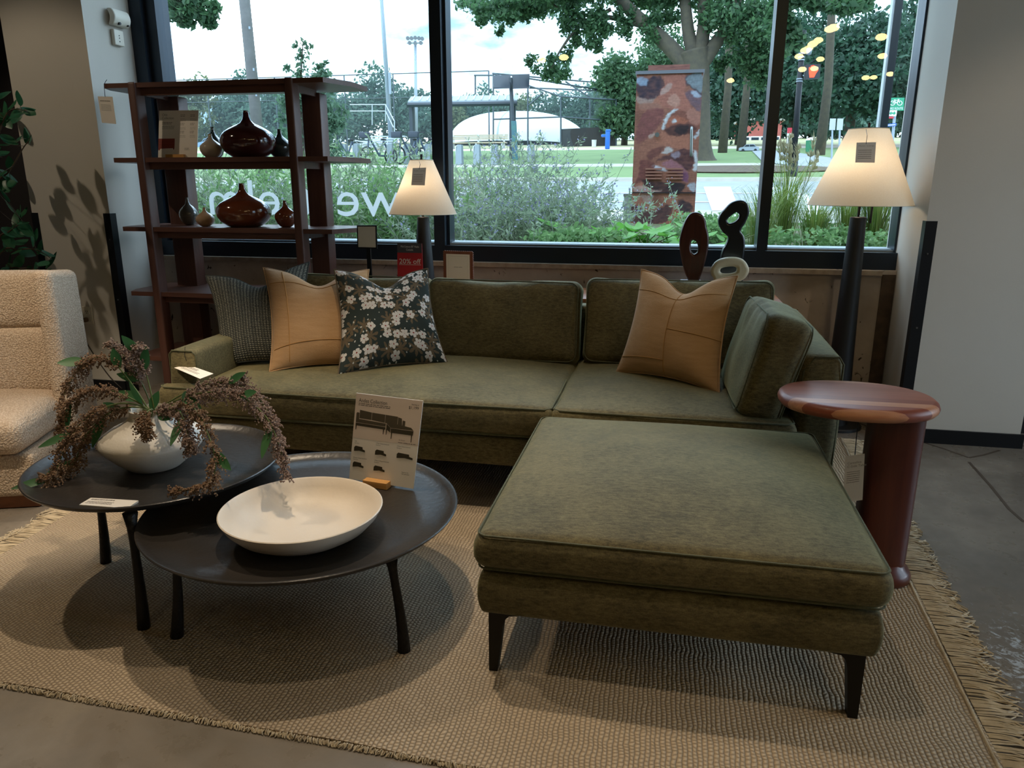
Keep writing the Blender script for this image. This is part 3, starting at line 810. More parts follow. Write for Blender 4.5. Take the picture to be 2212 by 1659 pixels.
STEMS = [
    ([(322, 884), (255, 872), (185, 905), (142, 960), (118, 1030), (100, 1080)], [2.11, 2.06, 2.01, 1.96, 1.90, 1.88], m_seed, .30, 1.25),
    ([(318, 882), (285, 830), (238, 778), (190, 778), (152, 825), (128, 880)], [2.12, 2.14, 2.16, 2.16, 2.14, 2.13], m_seed, .35, 1.0),
    ([(326, 880), (300, 815), (268, 770), (238, 738)], [2.13, 2.18, 2.2, 2.2], m_seed2, .35, .7),
    ([(332, 878), (318, 815), (300, 770), (300, 750)], [2.13, 2.16, 2.18, 2.18], m_seed2, .45, .7),
    ([(318, 884), (245, 845), (180, 850), (140, 890), (130, 930)], [2.1, 2.08, 2.07, 2.06, 2.05], m_seed, .25, 1.1),
    ([(316, 886), (240, 895), (178, 930), (150, 985), (205, 988), (245, 994)], [2.14, 2.18, 2.22, 2.24, 2.22, 2.20], m_seed, .35, .8),
    ([(345, 884), (420, 852), (505, 850), (570, 895), (602, 960), (618, 1028)], [2.11, 2.1, 2.08, 2.04, 2.0, 1.97], m_seed2, .2, 1.35),
    ([(345, 882), (430, 835), (500, 828), (556, 858), (596, 925), (606, 990)], [2.13, 2.16, 2.18, 2.16, 2.12, 2.08], m_seed2, .2, 1.2),
    ([(348, 886), (410, 876), (446, 930), (466, 1005), (440, 1052), (372, 1060)], [2.07, 2.0, 1.93, 1.88, 1.85, 1.87], m_seed, .2, 1.1),
    ([(348, 886), (388, 890), (405, 940), (412, 972)], [2.06, 2.0, 1.95, 1.93], m_seed2, .15, 1.1),
    ([(330, 886), (316, 893), (312, 915), (317, 940)], [2.05, 2.01, 1.985, 1.975], m_seed, .3, .5),
    ([(345, 884), (425, 862), (490, 842), (530, 812)], [2.13, 2.16, 2.2, 2.2], m_seed2, .2, .8),
    ([(322, 884), (250, 885), (190, 935), (160, 1000), (140, 1040)], [2.11, 2.07, 2.02, 1.98, 1.95], m_seed, .25, 1.1),
]
LEAVES = {0: [(.62, 1), (.93, -1)], 1: [(.45, 1), (.25, -1), (.7, 1)], 2: [(.5, -1), (.25, 1)], 3: [(.6, 1), (.85, -1)], 4: [(.25, 1), (.75, -1)], 5: [(.3, 1), (.72, -1)], 6: [(.3, 1), (.55, -1), (.75, 1)], 7: [(.15, 1), (.5, -1)], 8: [(.12, 1), (.62, -1), (.3, -1)], 9: [(.6, 1)], 10: [], 11: [(.3, 1)], 12: [(.5, -1), (.8, 1)]}
STEM_LABELS = ['sorghum stem arching over the rim of the taller table to its edge', 'sorghum stem arching high in front of the armchair wing', 'upright sorghum spike rising highest above the vase', 'short upright sorghum spike with a green leaf above the vase', 'sorghum stem drooping towards the armchair seat', 'sorghum stem curling back down onto the tray behind the vase', 'longest sorghum stem hanging off the taller table over the bowl side', 'sorghum stem hanging off the taller table towards the sofa', 'sorghum stem lying on the tray in front of the vase with a curled tip', 'short sorghum sprig hanging against the side of the vase', 'small sorghum sprig hanging over the mouth of the vase', 'upright sorghum tip pointing towards the green sofa seat', 'sorghum stem drooping over the table rim beside the price card']
for si, (pp, ys, ms, t0, dens) in enumerate(STEMS):
    P = np.array([at_y(*p, y) for p, y in zip(pp, ys)])
    P[:, 2] = np.maximum(P[:, 2], ZT2+.03)
    root = np.array([vc[0]+.02*math.cos(si*2.4), vc[1]+.02*math.sin(si*2.4), ZT2+.155])
    K = catmull(np.concatenate([[root], P]), 10)
    th = thing('sorghum_stem', root, STEM_LABELS[si], 'stem', 'sorghum stems in the vase')
    MB().tube(K, np.linspace(.0032, .0016, len(K)), 6).build('stalk', m_stem, parent=th, smooth=True)
    mb = MB(); nS = int(1300*dens)
    k0 = int(len(K)*(t0+.08))
    for q in range(nS//7):
        f = k0+(len(K)-1-k0)*RNG.random(); i = int(f); a = K[i]
        tdir = K[min(i+1, len(K)-1)]-K[max(i-1, 0)]; tdir /= max(np.linalg.norm(tdir), 1e-6)
        d = RNG.normal(size=3); d -= tdir*(d@tdir); d /= np.linalg.norm(d)
        fade = .55+.45*math.sin(math.pi*min(1, (f-k0)/(len(K)-k0)+.12))
        L = (.022+.036*RNG.random())*fade
        tip = a+(d*.7+tdir*.75+np.array([0, 0, -.25]))*L
        for w in range(9):
            t = .25+.75*(w+RNG.random()*.5)/9
            c = a+(tip-a)*t+RNG.normal(size=3)*.0022
            c[2] = max(c[2], ZT2+.004)
            mb.add(c+OCT*(.0024+.0020*RNG.random()), OCF)
    mb.build('seed_head', ms, parent=th, kind='stuff')
    for t, sd in LEAVES.get(si, []):
        i = int(t*(len(K)-2)); a = K[i]; tdir = K[i+1]-K[i]; tdir /= np.linalg.norm(tdir)
        sdv = np.cross(tdir, np.array([0.25, -.95, .2])); sdv /= np.linalg.norm(sdv)
        L = .075+.035*RNG.random()
        tip = a+(tdir*.75+sdv*sd*.55)*L+np.array([0, -.02, .0])
        tip[2] = max(tip[2], ZT2+.012)
        mb = MB(); leaf_mesh(mb, a, tip, (RNG.normal()*.2, -.8, .6), .034+.010*RNG.random(), .2)
        mb.build('leaf', m_sleaf, parent=th, smooth=True)

# =================================================================== SIGNS AND CARDS
m_card = M('white_card', '#e9e2d8', .55)
m_ink = M('black_ink', '#2b2724', .7)
m_grey = M('grey_ink', '#7d766f', .7)
m_wood_pale = M('pale_beech', '#d9a463', .5, grain=('#c08a48', 3, 0))
class Sheet:
    def __init__(s, BL, BR, TR, TL, t=.002):
        s.c = [np.array(x, float) for x in (BL, BR, TR, TL)]
        n = np.cross(s.c[1]-s.c[0], s.c[3]-s.c[0]); s.n = n/np.linalg.norm(n); s.t = t
    def P(s, u, v, o=0.0):
        a, b, c, d = s.c
        return a*(1-u)*(1-v)+b*u*(1-v)+c*u*v+d*(1-u)*v+s.n*o
    def slab(s): return MB().poly([p-s.n*s.t for p in s.c], s.n, s.t)
    def rect(s, mb, u0, v0, u1, v1, o=.0004): return mb.poly([s.P(u0, v0, 0), s.P(u1, v0, 0), s.P(u1, v1, 0), s.P(u0, v1, 0)], s.n, o)
    def pg(s, mb, pts, o=.0006): return mb.poly([s.P(u, v, 0) for u, v in pts], s.n, o)
    def text(s, mb, txt, u, v, hv, wu=None, align='LEFT', o=.0008):
        x = s.P(1, v)-s.P(0, v); y = s.P(u, 1)-s.P(u, 0)
        text_mb(mb, txt, hv*np.linalg.norm(y), s.P(u, v), x, y, depth=o, width=None if wu is None else wu*np.linalg.norm(x), align=align)
    def lines(s, mb, u0, u1, v, n, dv, th=.006, seed=0):
        R = random.Random(seed)
        for k in range(n):
            u = u0
            while u < u1-.01:
                w = min(u1-u, R.uniform(.02, .07)); s.rect(mb, u, v-k*dv, u+w, v-k*dv+th); u += w+.010
BLs, BRs = at_z(754, 1034, ZT1+.006), at_z(893, 1056, ZT1+.006)
TLs, TRs = at_y(770, 849, BLs[1]+.035), at_y(914, 866, BRs[1]+.035)
sg = thing('tabletop_sign', ((BLs+BRs)/2*np.array([1, 1, 0])+np.array([0, 0, ZT1])), 'white product sign with a sofa picture in a wooden stand on the lower table', 'sign')
sh = Sheet(BLs, BRs, TRs, TLs, .003)
sh.slab().build('panel', m_card, parent=sg)
mb = MB(); sh.rect(mb, 0, .49, 1, 1, .0003); mb.build('picture_backdrop', M('sign_backdrop', '#d9c9bb', .6), parent=sg)
mb = MB()
sh.text(mb, 'Andes Collection', .05, .905, .062, .43); sh.text(mb, '$1,199', .95, .895, .045, None, 'RIGHT'); sh.text(mb, 'Starting at', .95, .94, .022, None, 'RIGHT')
sh.lines(mb, .05, .55, .885, 2, .018, .006, 1)
sh.text(mb, 'As shown', .80, .525, .020, None, 'RIGHT'); sh.lines(mb, .70, .96, .50, 1, .01, .005, 2)
for u, v, a, b in ((.04, .445, 'Sofa', 'Starting at'), (.37, .455, '2 Piece Chaise Sectional', 'Starting at'), (.69, .455, '3 Piece Chaise Sectional', 'Starting at'), (.04, .255, 'Bumper Chaise Sectional', 'Starting at'), (.37, .255, '3 Piece L-Shaped Sectional', 'Starting at')):
    sh.text(mb, a, u, v, .017); sh.text(mb, b, u, v-.02, .015)
sh.text(mb, 'Explore the', .80, .165, .018); sh.text(mb, 'full collection', .80, .145, .018)
mb.build('lettering', m_ink, parent=sg)
mpic, mpic2 = M('sign_sofa_olive', '#4c4331', .7), M('sign_sofa_dark', '#38311f', .7)
def pic(nm, pts): mb = MB(); sh.pg(mb, pts, .0009); mb.build(nm, mpic2, parent=sg)
def pic2(nm, pts): mb = MB(); sh.pg(mb, pts, .0007); mb.build(nm, mpic, parent=sg)
for q in ([(.08, .815), (.265, .80), (.265, .715), (.08, .718)], [(.27, .80), (.47, .795), (.47, .702), (.27, .715)], [(.475, .795), (.66, .79), (.66, .70), (.475, .702)], [(.665, .785), (.72, .775), (.735, .68), (.665, .70)], [(.738, .755), (.775, .75), (.775, .68), (.738, .68)]): pic2('picture_cushion', q)
pic2('picture_arm', [(.03, .775), (.045, .785), (.076, .78), (.076, .70), (.03, .70)])
pic2('picture_seat', [(.03, .712), (.49, .695), (.49, .660), (.03, .668)])
pic2('picture_ottoman', [(.50, .70), (.62, .708), (.87, .685), (.91, .655), (.57, .655)])
pic('picture_base', [(.03, .664), (.49, .655), (.49, .625), (.03, .632)]); pic('picture_base', [(.57, .650), (.91, .650), (.905, .600), (.575, .600)]); pic('picture_seat_shade', [(.50, .695), (.565, .655), (.565, .60), (.505, .635)])
for u, v0, v1 in ((.035, .585, .635), (.46, .57, .63), (.505, .57, .64), (.585, .53, .605), (.885, .52, .605)): pic('picture_leg', [(u, v0), (u+.008, v0), (u+.014, v1), (u-.004, v1)])
for u, v in ((.04, .335), (.37, .325), (.70, .325), (.04, .15), (.37, .14)):
    w = .17 if u < .6 else .24
    pic('sofa_picture', [(u, v), (u, v+.045), (u+.02, v+.062), (u+w*.75, v+.055), (u+w*.78, v+.03), (u+w, v+.02), (u+w, v), (u+w*.5, v+.01)])
cb = sh.P(.48, 0)-np.array([0, 0, .006]); xd = (BRs-BLs)/np.linalg.norm(BRs-BLs); yd = np.array([-xd[1], xd[0], 0])
Rz = np.array([xd, yd, [0, 0, 1]]).T
MB().rbox(cb+np.array([0, 0, .0125])-yd*.018, (.095, .030, .024), .002, mid=1, arc=2, R=Rz).build('stand', m_wood_pale, parent=sg, smooth=40)
MB().rbox(cb+np.array([0, 0, .009])+yd*.014, (.095, .022, .018), .002, mid=1, arc=2, R=Rz).build('stand', m_wood_pale, parent=sg, smooth=40)
# acrylic price card lying on taller table
cz = ZT2+.002
cs = [at_z(171, 1090, cz+.006), at_z(275, 1098, cz+.006), at_z(299, 1081, cz+.006), at_z(196, 1075, cz+.006)]
pc = thing('price_card', np.mean(cs, 0)*np.array([1, 1, 0])+np.array([0, 0, ZT2]), 'small white price card lying on the taller coffee table', 'card')
s2_ = Sheet(*cs, .006); s2_.slab().build('acrylic_block', m_card, parent=pc)
mb = MB(); s2_.lines(mb, .06, .55, .75, 1, .1, .1, 24); s2_.lines(mb, .06, .6, .5, 3, .12, .05, 4); mb.build('lettering', m_grey, parent=pc)
# price tag lying on sofa arm
cs = [at_z(376, 794, .545), at_z(432, 818, .535), at_z(461, 807, .54), at_z(407, 788, .55)]
pt = thing('price_tag', np.mean(cs, 0), 'white price tag hanging from the low arm of the green sofa', 'tag')
s3_ = Sheet(*cs, .001); s3_.slab().build('tag_card', m_card, parent=pt)
mb = MB(); s3_.lines(mb, .1, .55, .75, 2, .14, .06, 5); s3_.lines(mb, .1, .75, .42, 2, .12, .04, 6); mb.build('lettering', m_grey, parent=pt)
MB().tube([s3_.P(.12, .8), np.array([-2.08, 2.86, .60]), np.array([-2.09, 2.885, .634])], .0012, 5).build('string', m_black, parent=pt)

# =================================================================== SIDE TABLE
m_mah = M('reddish_mahogany', '#6e3320', .32, grain=('#87472c', 3, 0), coat=.25)
m_mahd = M('dark_mahogany', '#4a1c12', .38, grain=('#5d2a1a', 3, 2), coat=.15)
def stave_mat():
    s = NT('staved_mahogany'); tc = s.n('ShaderNodeTexCoord').outputs['Object']; sp = s.n('ShaderNodeSeparateXYZ', {0: tc})
    i = s.math('FLOOR', s.math('MULTIPLY', s.math('ADD', sp.outputs[1], 1), 21))
    wn_ = s.n('ShaderNodeTexWhiteNoise', {'W': i}, noise_dimensions='1D').outputs['Value']
    st = s.n('ShaderNodeMapping', {0: tc, 'Scale': (2, 30, 30)}).outputs[0]
    g = s.n('ShaderNodeTexNoise', {'Vector': st, 'Scale': 3, 'Detail': 6, 'Roughness': .65, 'Distortion': .5}).outputs['Fac']
    f = s.math('ADD', s.math('MULTIPLY', wn_, .6), s.math('MULTIPLY', g, .4))
    s.l(s.ramp(f, [(.2, lin('#8a4834')), (.5, lin('#a55f46')), (.8, lin('#cf9570'))]), s.b.inputs['Base Color'])
    s.b.inputs['Roughness'].default_value = .42; s.b.inputs['Coat Weight'].default_value = .06; s.b.inputs['Coat Roughness'].default_value = .12
    return s.m
st = thing('side_table', (.76, 2.56, RZ), 'reddish mahogany pedestal side table with an oval top beside the ottoman', 'table')
zt = .652
def oval(c, a, b, prof, n=72, p=2.2):
    V = []; Fc = []
    for o, z in prof:
        for k in range(n):
            t = 2*math.pi*k/n; ct, st_ = math.cos(t), math.sin(t)
            x = (a+o)*math.copysign(abs(ct)**(2/p), ct); y = (b+o)*math.copysign(abs(st_)**(2/p), st_)
            V.append((c[0]+x, c[1]+y, z))
    m = len(prof)
    for i in range(m-1):
        for k in range(n):
            k2 = (k+1) % n; Fc.append((i*n+k, i*n+k2, (i+1)*n+k2, (i+1)*n+k))
    Fc.append(tuple(range(n))[::-1]); Fc.append(tuple((m-1)*n+k for k in range(n)))
    return MB().add(V, Fc)
oval((.652, 2.60), .252, .20, [(-.03, zt-.045), (-.01, zt-.042), (-.002, zt-.032), (0, zt-.022), (-.004, zt-.010), (-.012, zt-.003), (-.022, zt)]).build('tabletop', stave_mat(), parent=st, smooth=50)
oval((.775, 2.565), .085, .075, [(0, .075), (0, zt-.044)], p=2.8).build('pedestal', m_mahd, parent=st, smooth=40)
oval((.775, 2.565), .108, .105, [(-.004, RZ+.0005), (0, RZ+.006), (.001, RZ+.025), (-.006, RZ+.040), (-.018, RZ+.052), (-.025, .080)], p=2.3).build('foot', m_mahd, parent=st, smooth=50)
p0 = at_y(1849, 905, 2.56); p1 = at_y(1847, 986, 2.461)
tg = thing('price_tag', p1, 'grey price tag hanging on a cord below the mahogany side table', 'tag')
MB().tube([np.array([p0[0], 2.53, zt-.044]), (p0+p1)/2+np.array([.003, 0, 0]), p1+np.array([0, .002, .0])], .0016, 5).build('cord', m_black, parent=tg)
s4 = Sheet(at_y(1821, 1086, 2.46), at_y(1863, 1080, 2.46), at_y(1868, 980, 2.46), at_y(1826, 986, 2.46), .001)
m_gcard = M('grey_card', '#d2cdc6', .6, trans=.35)
s4.slab().build('tag_card', m_gcard, parent=tg)
mb = MB(); s4.text(mb, 'Cantelina', .12, .82, .07); s4.text(mb, 'C-Side Table', .12, .745, .07); s4.lines(mb, .12, .8, .64, 6, .045, .015, 7); mb.build('lettering', m_grey, parent=tg)

# =================================================================== LAMPS
m_lampblk = M('black_painted_wood', '#17191c', .5)
def shade_mat():
    s = NT('linen_shade'); tc = s.n('ShaderNodeTexCoord').outputs['Object']
    nz = s.n('ShaderNodeTexNoise', {'Vector': tc, 'Scale': 220, 'Detail': 2}).outputs['Fac']
    c = s.mix(nz, lin('#f0e6d6'), lin('#e4d6c0'))
    s.l(c, s.b.inputs['Base Color']); s.b.inputs['Roughness'].default_value = .9; s.b.inputs['Specular IOR Level'].default_value = .1
    tr = s.n('ShaderNodeBsdfTranslucent', {'Color': c})
    mx = s.n('ShaderNodeMixShader', {0: .5, 1: s.b.outputs[0], 2: tr.outputs[0]}); s.l(mx.outputs[0], s.o.inputs['Surface'])
    return s.m
m_shade = shade_mat()
m_bulb = M('glowing_bulb', '#ffe0b0', .4, emit=('#ffc27a', 2.0))
m_rod = M('dark_rod', '#2b2a28', .4, metal=.6)
def lamp(name, x, y, z0, zc0, zc1, rb, rt, zs0, zs1, Rb, Rt, watt, label, base_r=None):
    th = thing(name, (x, y, z0), label, 'lamp')
    if base_r: MB().lathe([(0, z0), (base_r, z0), (base_r, z0+.012), (base_r-.006, z0+.018), (0, z0+.018)], (x, y, 0), 40).build('base', m_lampblk, parent=th, smooth=40)
    MB().lathe([(0, zc0), (rb, zc0), (rb*.99, zc0+.01), ((rb+rt)/2, (zc0+zc1)/2), (rt, zc1-.004), (rt-.004, zc1), (0, zc1)], (x, y, 0), 32).build('column', m_lampblk, parent=th, smooth=40)
    MB().cyl((x, y, zc1-.01), (x, y, zs1+.012), .007, n=10).build('rod', m_rod, parent=th, smooth=40)
    n = 56; V = []
    prof = [(Rb, zs0), (Rt, zs1), (Rt-.003, zs1), (Rb-.003, zs0)]
    MBs = MB(); 
    vv = [(r*math.cos(2*math.pi*k/n)+x, r*math.sin(2*math.pi*k/n)+y, z) for r, z in ((Rb, zs0), (Rt, zs1)) for k in range(n)]
    MBs.add(vv, [(k, (k+1) % n, n+(k+1) % n, n+k) for k in range(n)])
    so = MBs.build('lamp_shade', m_shade, parent=th, smooth=True)
    for r, z in ((Rb, zs0), (Rt, zs1)):
        MB().tube([(x+r*math.cos(a), y+r*math.sin(a), z) for a in np.linspace(0, 2*math.pi, n, endpoint=False)], .0022, 6, closed=True).build('rim', M('shade_trim', '#e6dac6', .8), parent=so, smooth=True)
    mb = MB()
    for a in (0, 2.094, 4.189): mb.cyl((x, y, zs1-.002), (x+Rt*math.cos(a), y+Rt*math.sin(a), zs1-.002), .0018, n=6)
    mb.build('spider_fitting', m_rod, parent=th)
    zb = zs0+(zs1-zs0)*.42
    MB().lathe([(0, -.05), (.013, -.045), (.014, -.02), (.03, .012), (.028, .03), (.015, .045), (0, .05)], (x+.03, y, zb), 16).build('bulb', m_bulb, parent=th, smooth=True)
    MB().cyl((x, y, zs1+.012), (x, y, zs1+.032), .006, .007, n=10).build('finial', m_lampblk, parent=th, smooth=40)
    li = bpy.data.lights.new('bulb_light', 'POINT'); li.energy = watt; li.color = (1.0, .82, .60); li.shadow_soft_size = .05
    lo = bpy.data.objects.new('bulb_light', li); COL.objects.link(lo); lo.location = (x-.03, y-.02, zb+.02)
    return th
fx = at_y(1857, 445, 4.36)
fla = lamp('floor_lamp', fx[0], 4.36, 0.0, .016, 1.172, .072, .041, at_y(1859, 443, 4.36)[2], at_y(1880, 279, 4.36)[2], .262, .098, 1.3, 'floor lamp with tapered black column and cream cone shade beside the white column', .145)
MB().cyl((fx[0]+.055, 4.33, 1.14), (fx[0]+.055, 4.33, 1.24), .006, n=8).build('pull_switch', m_lampblk, parent=fla)
CZ = .742       # media console top
tx = at_y(914, 470, 4.22)
lamp('table_lamp', tx[0], 4.22, CZ, CZ, at_y(914, 468, 4.22)[2], .062, .034, at_y(914, 462, 4.22)[2], at_y(914, 346, 4.22)[2], .195, .066, .75, 'table lamp with black tapered base and cream cone shade behind the sofa')
def tag_on(px0, py0, px1, py1, y, label, title, tie):
    th = thing('price_tag', at_y((px0+px1)/2, py1, y), label, 'tag')
    s = Sheet(at_y(px0-1.5, py1, y), at_y(px1-1.5, py1+.5, y+.012), at_y(px1+1.5, py0, y+.012), at_y(px0+1.5, py0+1, y), .001)
    s.slab().build('tag_card', m_gcard, parent=th)
    mb = MB(); s.text(mb, title, .10, .80, .085, .8); s.lines(mb, .1, .8, .6, 5, .1, .03, len(title)); mb.build('lettering', m_grey, parent=th)
    MB().tube([at_y((px0+px1)/2+1, py0+4, y-.002), at_y((px0+px1)/2+3, (py0+tie)/2, y+.004), at_y((px0+px1)/2+1, tie, y+.092)], .0013, 5).build('string', m_black, parent=th)
    return th
tag_on(1849, 307, 1891, 351, 4.172, 'grey price tag hanging on the floor lamp shade', 'Floor Lamp', 279)
tag_on(890, 362, 919, 400, 4.072, 'grey price tag hanging on the table lamp shade', 'Table Lamp', 348)

# =================================================================== MEDIA CONSOLE and what stands on it
m_walnut = M('orange_walnut', '#9a5f35', .4, grain=('#7d4826', 3, 0))
con = thing('media_console', (-.5, 4.2, 0), 'long orange walnut media console hidden behind the sofa back', 'console')
CX0, CX1 = -1.62, .605
MB().rbox(((CX0+CX1)/2, 4.215, CZ-.012), (CX1-CX0, .45, .024), .004, mid=1, arc=2).build('top', m_walnut, parent=con, smooth=40)
MB().bb(CX0+.01, CX1-.01, 4.01, 4.43, .2, CZ-.024).build('body', m_walnut, parent=con)
for k in range(4):
    w = (CX1-CX0-.04)/4; x = CX0+.02+k*w
    d = MB().bb(x+.004, x+w-.004, 4.0, 4.01, .215, CZ-.035).build('door', m_walnut, parent=con)
    MB().cyl((x+w*.5, 4.0, .48), (x+w*.5, 3.985, .48), .01, n=10).build('knob', m_black, parent=d)
for x in (CX0+.12, CX1-.12):
    for y in (4.13, 4.38): MB().cyl((x, y, .2), (x, y, 0), .022, .013, n=10).build('leg', m_walnut, parent=con, smooth=40)
def easel_sign(name, BL, BR, TR, TL, t, label): return thing(name, (np.array(BL)+np.array(BR))/2, label, 'sign'), Sheet(BL, BR, TR, TL, t)
yb = 4.09
b0, b1 = at_y(858, 600, yb), at_y(915, 600, yb)
b0 = np.array([b0[0], yb, CZ+.001]); b1 = np.array([b1[0], yb, CZ+.001])
t0_, t1_ = at_y(858, 525, yb+.03), at_y(911, 526, yb+.03)
rs, s5 = easel_sign('sale_sign', b0, b1, t1_, t0_, .003, 'red 20% off sale sign on the console below the table lamp')
s5.slab().build('panel', M('sign_red', '#b3262f', .5), parent=rs)
mb = MB(); s5.rect(mb, 0, .80, 1, 1, .0004); mb.build('header', M('sign_grey_header', '#4c4a50', .5), parent=rs)
mb = MB(); s5.text(mb, '20% off', .07, .57, .15, .86); s5.rect(mb, .07, .545, .93, .552, .0006); s5.text(mb, 'Mid-Century 80" Media', .14, .91, .06, .74); s5.text(mb, 'Console', .36, .845, .06, .28)
mb.build('lettering', M('sign_white_ink', '#e6e0da', .6), parent=rs)
MB().bb(b0[0]+.04, b1[0]-.04, yb-.02, yb+.05, CZ, CZ+.012).build('stand', m_black, parent=rs)
# scallop edged frame
yb = 4.11
b0, b1 = at_y(959, 613, yb), at_y(1021, 613, yb); b0 = np.array([b0[0], yb, CZ+.001]); b1 = np.array([b1[0], yb, CZ+.001])
t0_, t1_ = at_y(958, 542, yb+.03), at_y(1020, 544, yb+.03)
fs, s6 = easel_sign('photo_frame', b0, b1, t1_, t0_, .012, 'scalloped brown wooden frame with a blank cream card on the console')
m_fr2 = M('brown_frame_wood', '#7d4a34', .5, grain=('#6a3a27', 3, 2))
sc_pts = []
nsx, nsy = 14, 22
for k in range(nsx*4): sc_pts.append((k/(nsx*4), 0-.018*abs(math.sin(math.pi*k/4))))
for k in range(nsy*4): sc_pts.append((1+.026*abs(math.sin(math.pi*k/4)), k/(nsy*4)))
for k in range(nsx*4): sc_pts.append((1-k/(nsx*4), 1+.018*abs(math.sin(math.pi*k/4))))
for k in range(nsy*4): sc_pts.append((-.026*abs(math.sin(math.pi*k/4)), 1-k/(nsy*4)))
MB().poly([s6.P(u, max(v, 0), -.014) for u, v in sc_pts], s6.n, .012).build('frame', m_fr2, parent=fs)
mb = MB(); s6.rect(mb, .09, .06, .91, .93, .0002); mb.build('mat_board', M('cream_card', '#d8cdbc', .7), parent=fs)
mb = MB()
for r in ((.16, .12, .17, .88), (.83, .12, .84, .88), (.16, .875, .84, .885)): s6.rect(mb, *r, .0008)
mb.build('inner_bevel', M('pale_bevel', '#c3b8a6', .7), parent=fs)
mb = MB(); s6.text(mb, 'west elm', .36, .60, .035, .28); mb.build('lettering', m_ink, parent=fs)
# framed price sign on a black floor stand
yb = 4.02
s7 = Sheet(at_y(773, 535, yb), at_y(813, 536, yb), at_y(812, 488, yb), at_y(772, 488, yb), .008)
pf = thing('floor_sign_stand', (s7.P(.5, 0)*np.array([1, 1, 0])), 'small black framed price sign on a slim post beside the bookcase', 'sign')
mb = MB(); mb.poly([s7.P(u, v, -.008) for u, v in ((-.03, -.03), (1.03, -.03), (1.03, 1.03), (-.03, 1.03))], s7.n, .008); mb.build('frame', m_black, parent=pf)
mb = MB(); s7.rect(mb, .03, .03, .97, .97, .0006); mb.build('card', M('cream_card2', '#ddd2c4', .6), parent=pf)
mb = MB(); s7.lines(mb, .12, .45, .84, 1, .1, .05, 21); s7.lines(mb, .12, .6, .75, 1, .1, .05, 22); s7.lines(mb, .12, .6, .6, 4, .09, .012, 8); s7.lines(mb, .78, .86, .6, 4, .09, .03, 9); s7.lines(mb, .12, .85, .2, 1, .1, .02, 3); s7.lines(mb, .42, .6, .1, 1, .1, .02, 23)
mb.build('lettering', m_grey, parent=pf)
pb = s7.P(.55, 0)
MB().bb(pb[0]-.012, pb[0]+.012, yb+.003, yb+.015, .01, pb[2]+.02).build('post', m_black, parent=pf)
MB().bb(pb[0]-.1, pb[0]+.1, yb-.06, yb+.06, 0, .01).build('foot_plate', m_black, parent=pf)

# sculptures
def outline_solid(name, outer, holes, y, t, mat, parent, bevel=.012):
    cu = bpy.data.curves.new(name, 'CURVE'); cu.dimensions = '2D'; cu.fill_mode = 'BOTH'
    cu.extrude = max(t/2-bevel, .001); cu.bevel_depth = bevel; cu.bevel_resolution = 4; cu.resolution_u = 1
    for pts in [outer]+holes:
        q = catmull(pts, 6, closed=True)
        sp = cu.splines.new('POLY'); sp.points.add(len(q)-1); sp.use_cyclic_u = True
        for i, a in enumerate(q): sp.points[i].co = (a[0], a[1], 0, 1)
    ob = bpy.data.objects.new(name, cu); COL.objects.link(ob)
    bpy.context.view_layer.update()
    me = bpy.data.meshes.new_from_object(ob.evaluated_get(bpy.context.evaluated_depsgraph_get()))
    V = np.array([v.co[:] for v in me.vertices]); Fc = [tuple(p.vertices) for p in me.polygons]
    bpy.data.objects.remove(ob); bpy.data.curves.remove(cu); bpy.data.meshes.remove(me)
    V3 = np.stack([V[:, 0], y-V[:, 2], V[:, 1]], 1)
    return MB().add(V3, Fc).build(name, mat, parent=parent, smooth=55)
def shrink(pts, d):
    P = np.array(pts, float); t = np.roll(P, -1, 0)-np.roll(P, 1, 0); t /= np.linalg.norm(t, axis=1, keepdims=True)
    n = np.stack([-t[:, 1], t[:, 0]], 1)
    area = np.sum(P[:, 0]*np.roll(P[:, 1], -1)-np.roll(P[:, 0], -1)*P[:, 1])
    return P+n*d*(1 if area > 0 else -1)
def sculpt(label, outer_px, holes_px, y, t, mat, base_px, bz, bmat, bev=.012):
    o = [at_y(*p, y)[[0, 2]] for p in outer_px]; hs = [[at_y(*p, y)[[0, 2]] for p in h] for h in holes_px]
    bx = at_y(*base_px, y)
    th = thing('abstract_sculpture', (bx[0], y, CZ), label, 'sculpture', 'abstract sculptures on the console')
    outline_solid('form', shrink(o, bev), [shrink(h, -bev*.9) for h in hs], y, t, mat, th, bev)
    MB().rbox((bx[0], y, (CZ+bz)/2), (.11, .09, bz-CZ), .004, mid=1, arc=2).build('plinth', bmat, parent=th, smooth=40)
    return th
m_marble = M('white_marble', '#d9d6d2', .35, var=(6, '#b5b1ad', .4))
m_swood = M('dark_red_wood', '#4f241a', .3, grain=('#3a1610', 3, 2), coat=.3)
m_sblk = M('black_lacquer', '#12161c', .3, coat=.3)
m_scream = M('cream_stone', '#cfc3a6', .45)
bzz = at_y(1490, 606, 4.16)[2]
sculpt('tall oval dark wooden sculpture with a slot hole on a marble plinth', [(1490, 612), (1478, 585), (1469, 545), (1468, 515), (1476, 485), (1487, 465), (1500, 458), (1515, 462), (1524, 476), (1526, 490), (1531, 512), (1528, 545), (1517, 585), (1506, 612)],
       [[(1499, 549), (1493, 543), (1492, 525), (1496, 517), (1503, 520), (1508, 532), (1506, 545)]], 4.16, .06, m_swood, (1492, 606), bzz, m_marble)
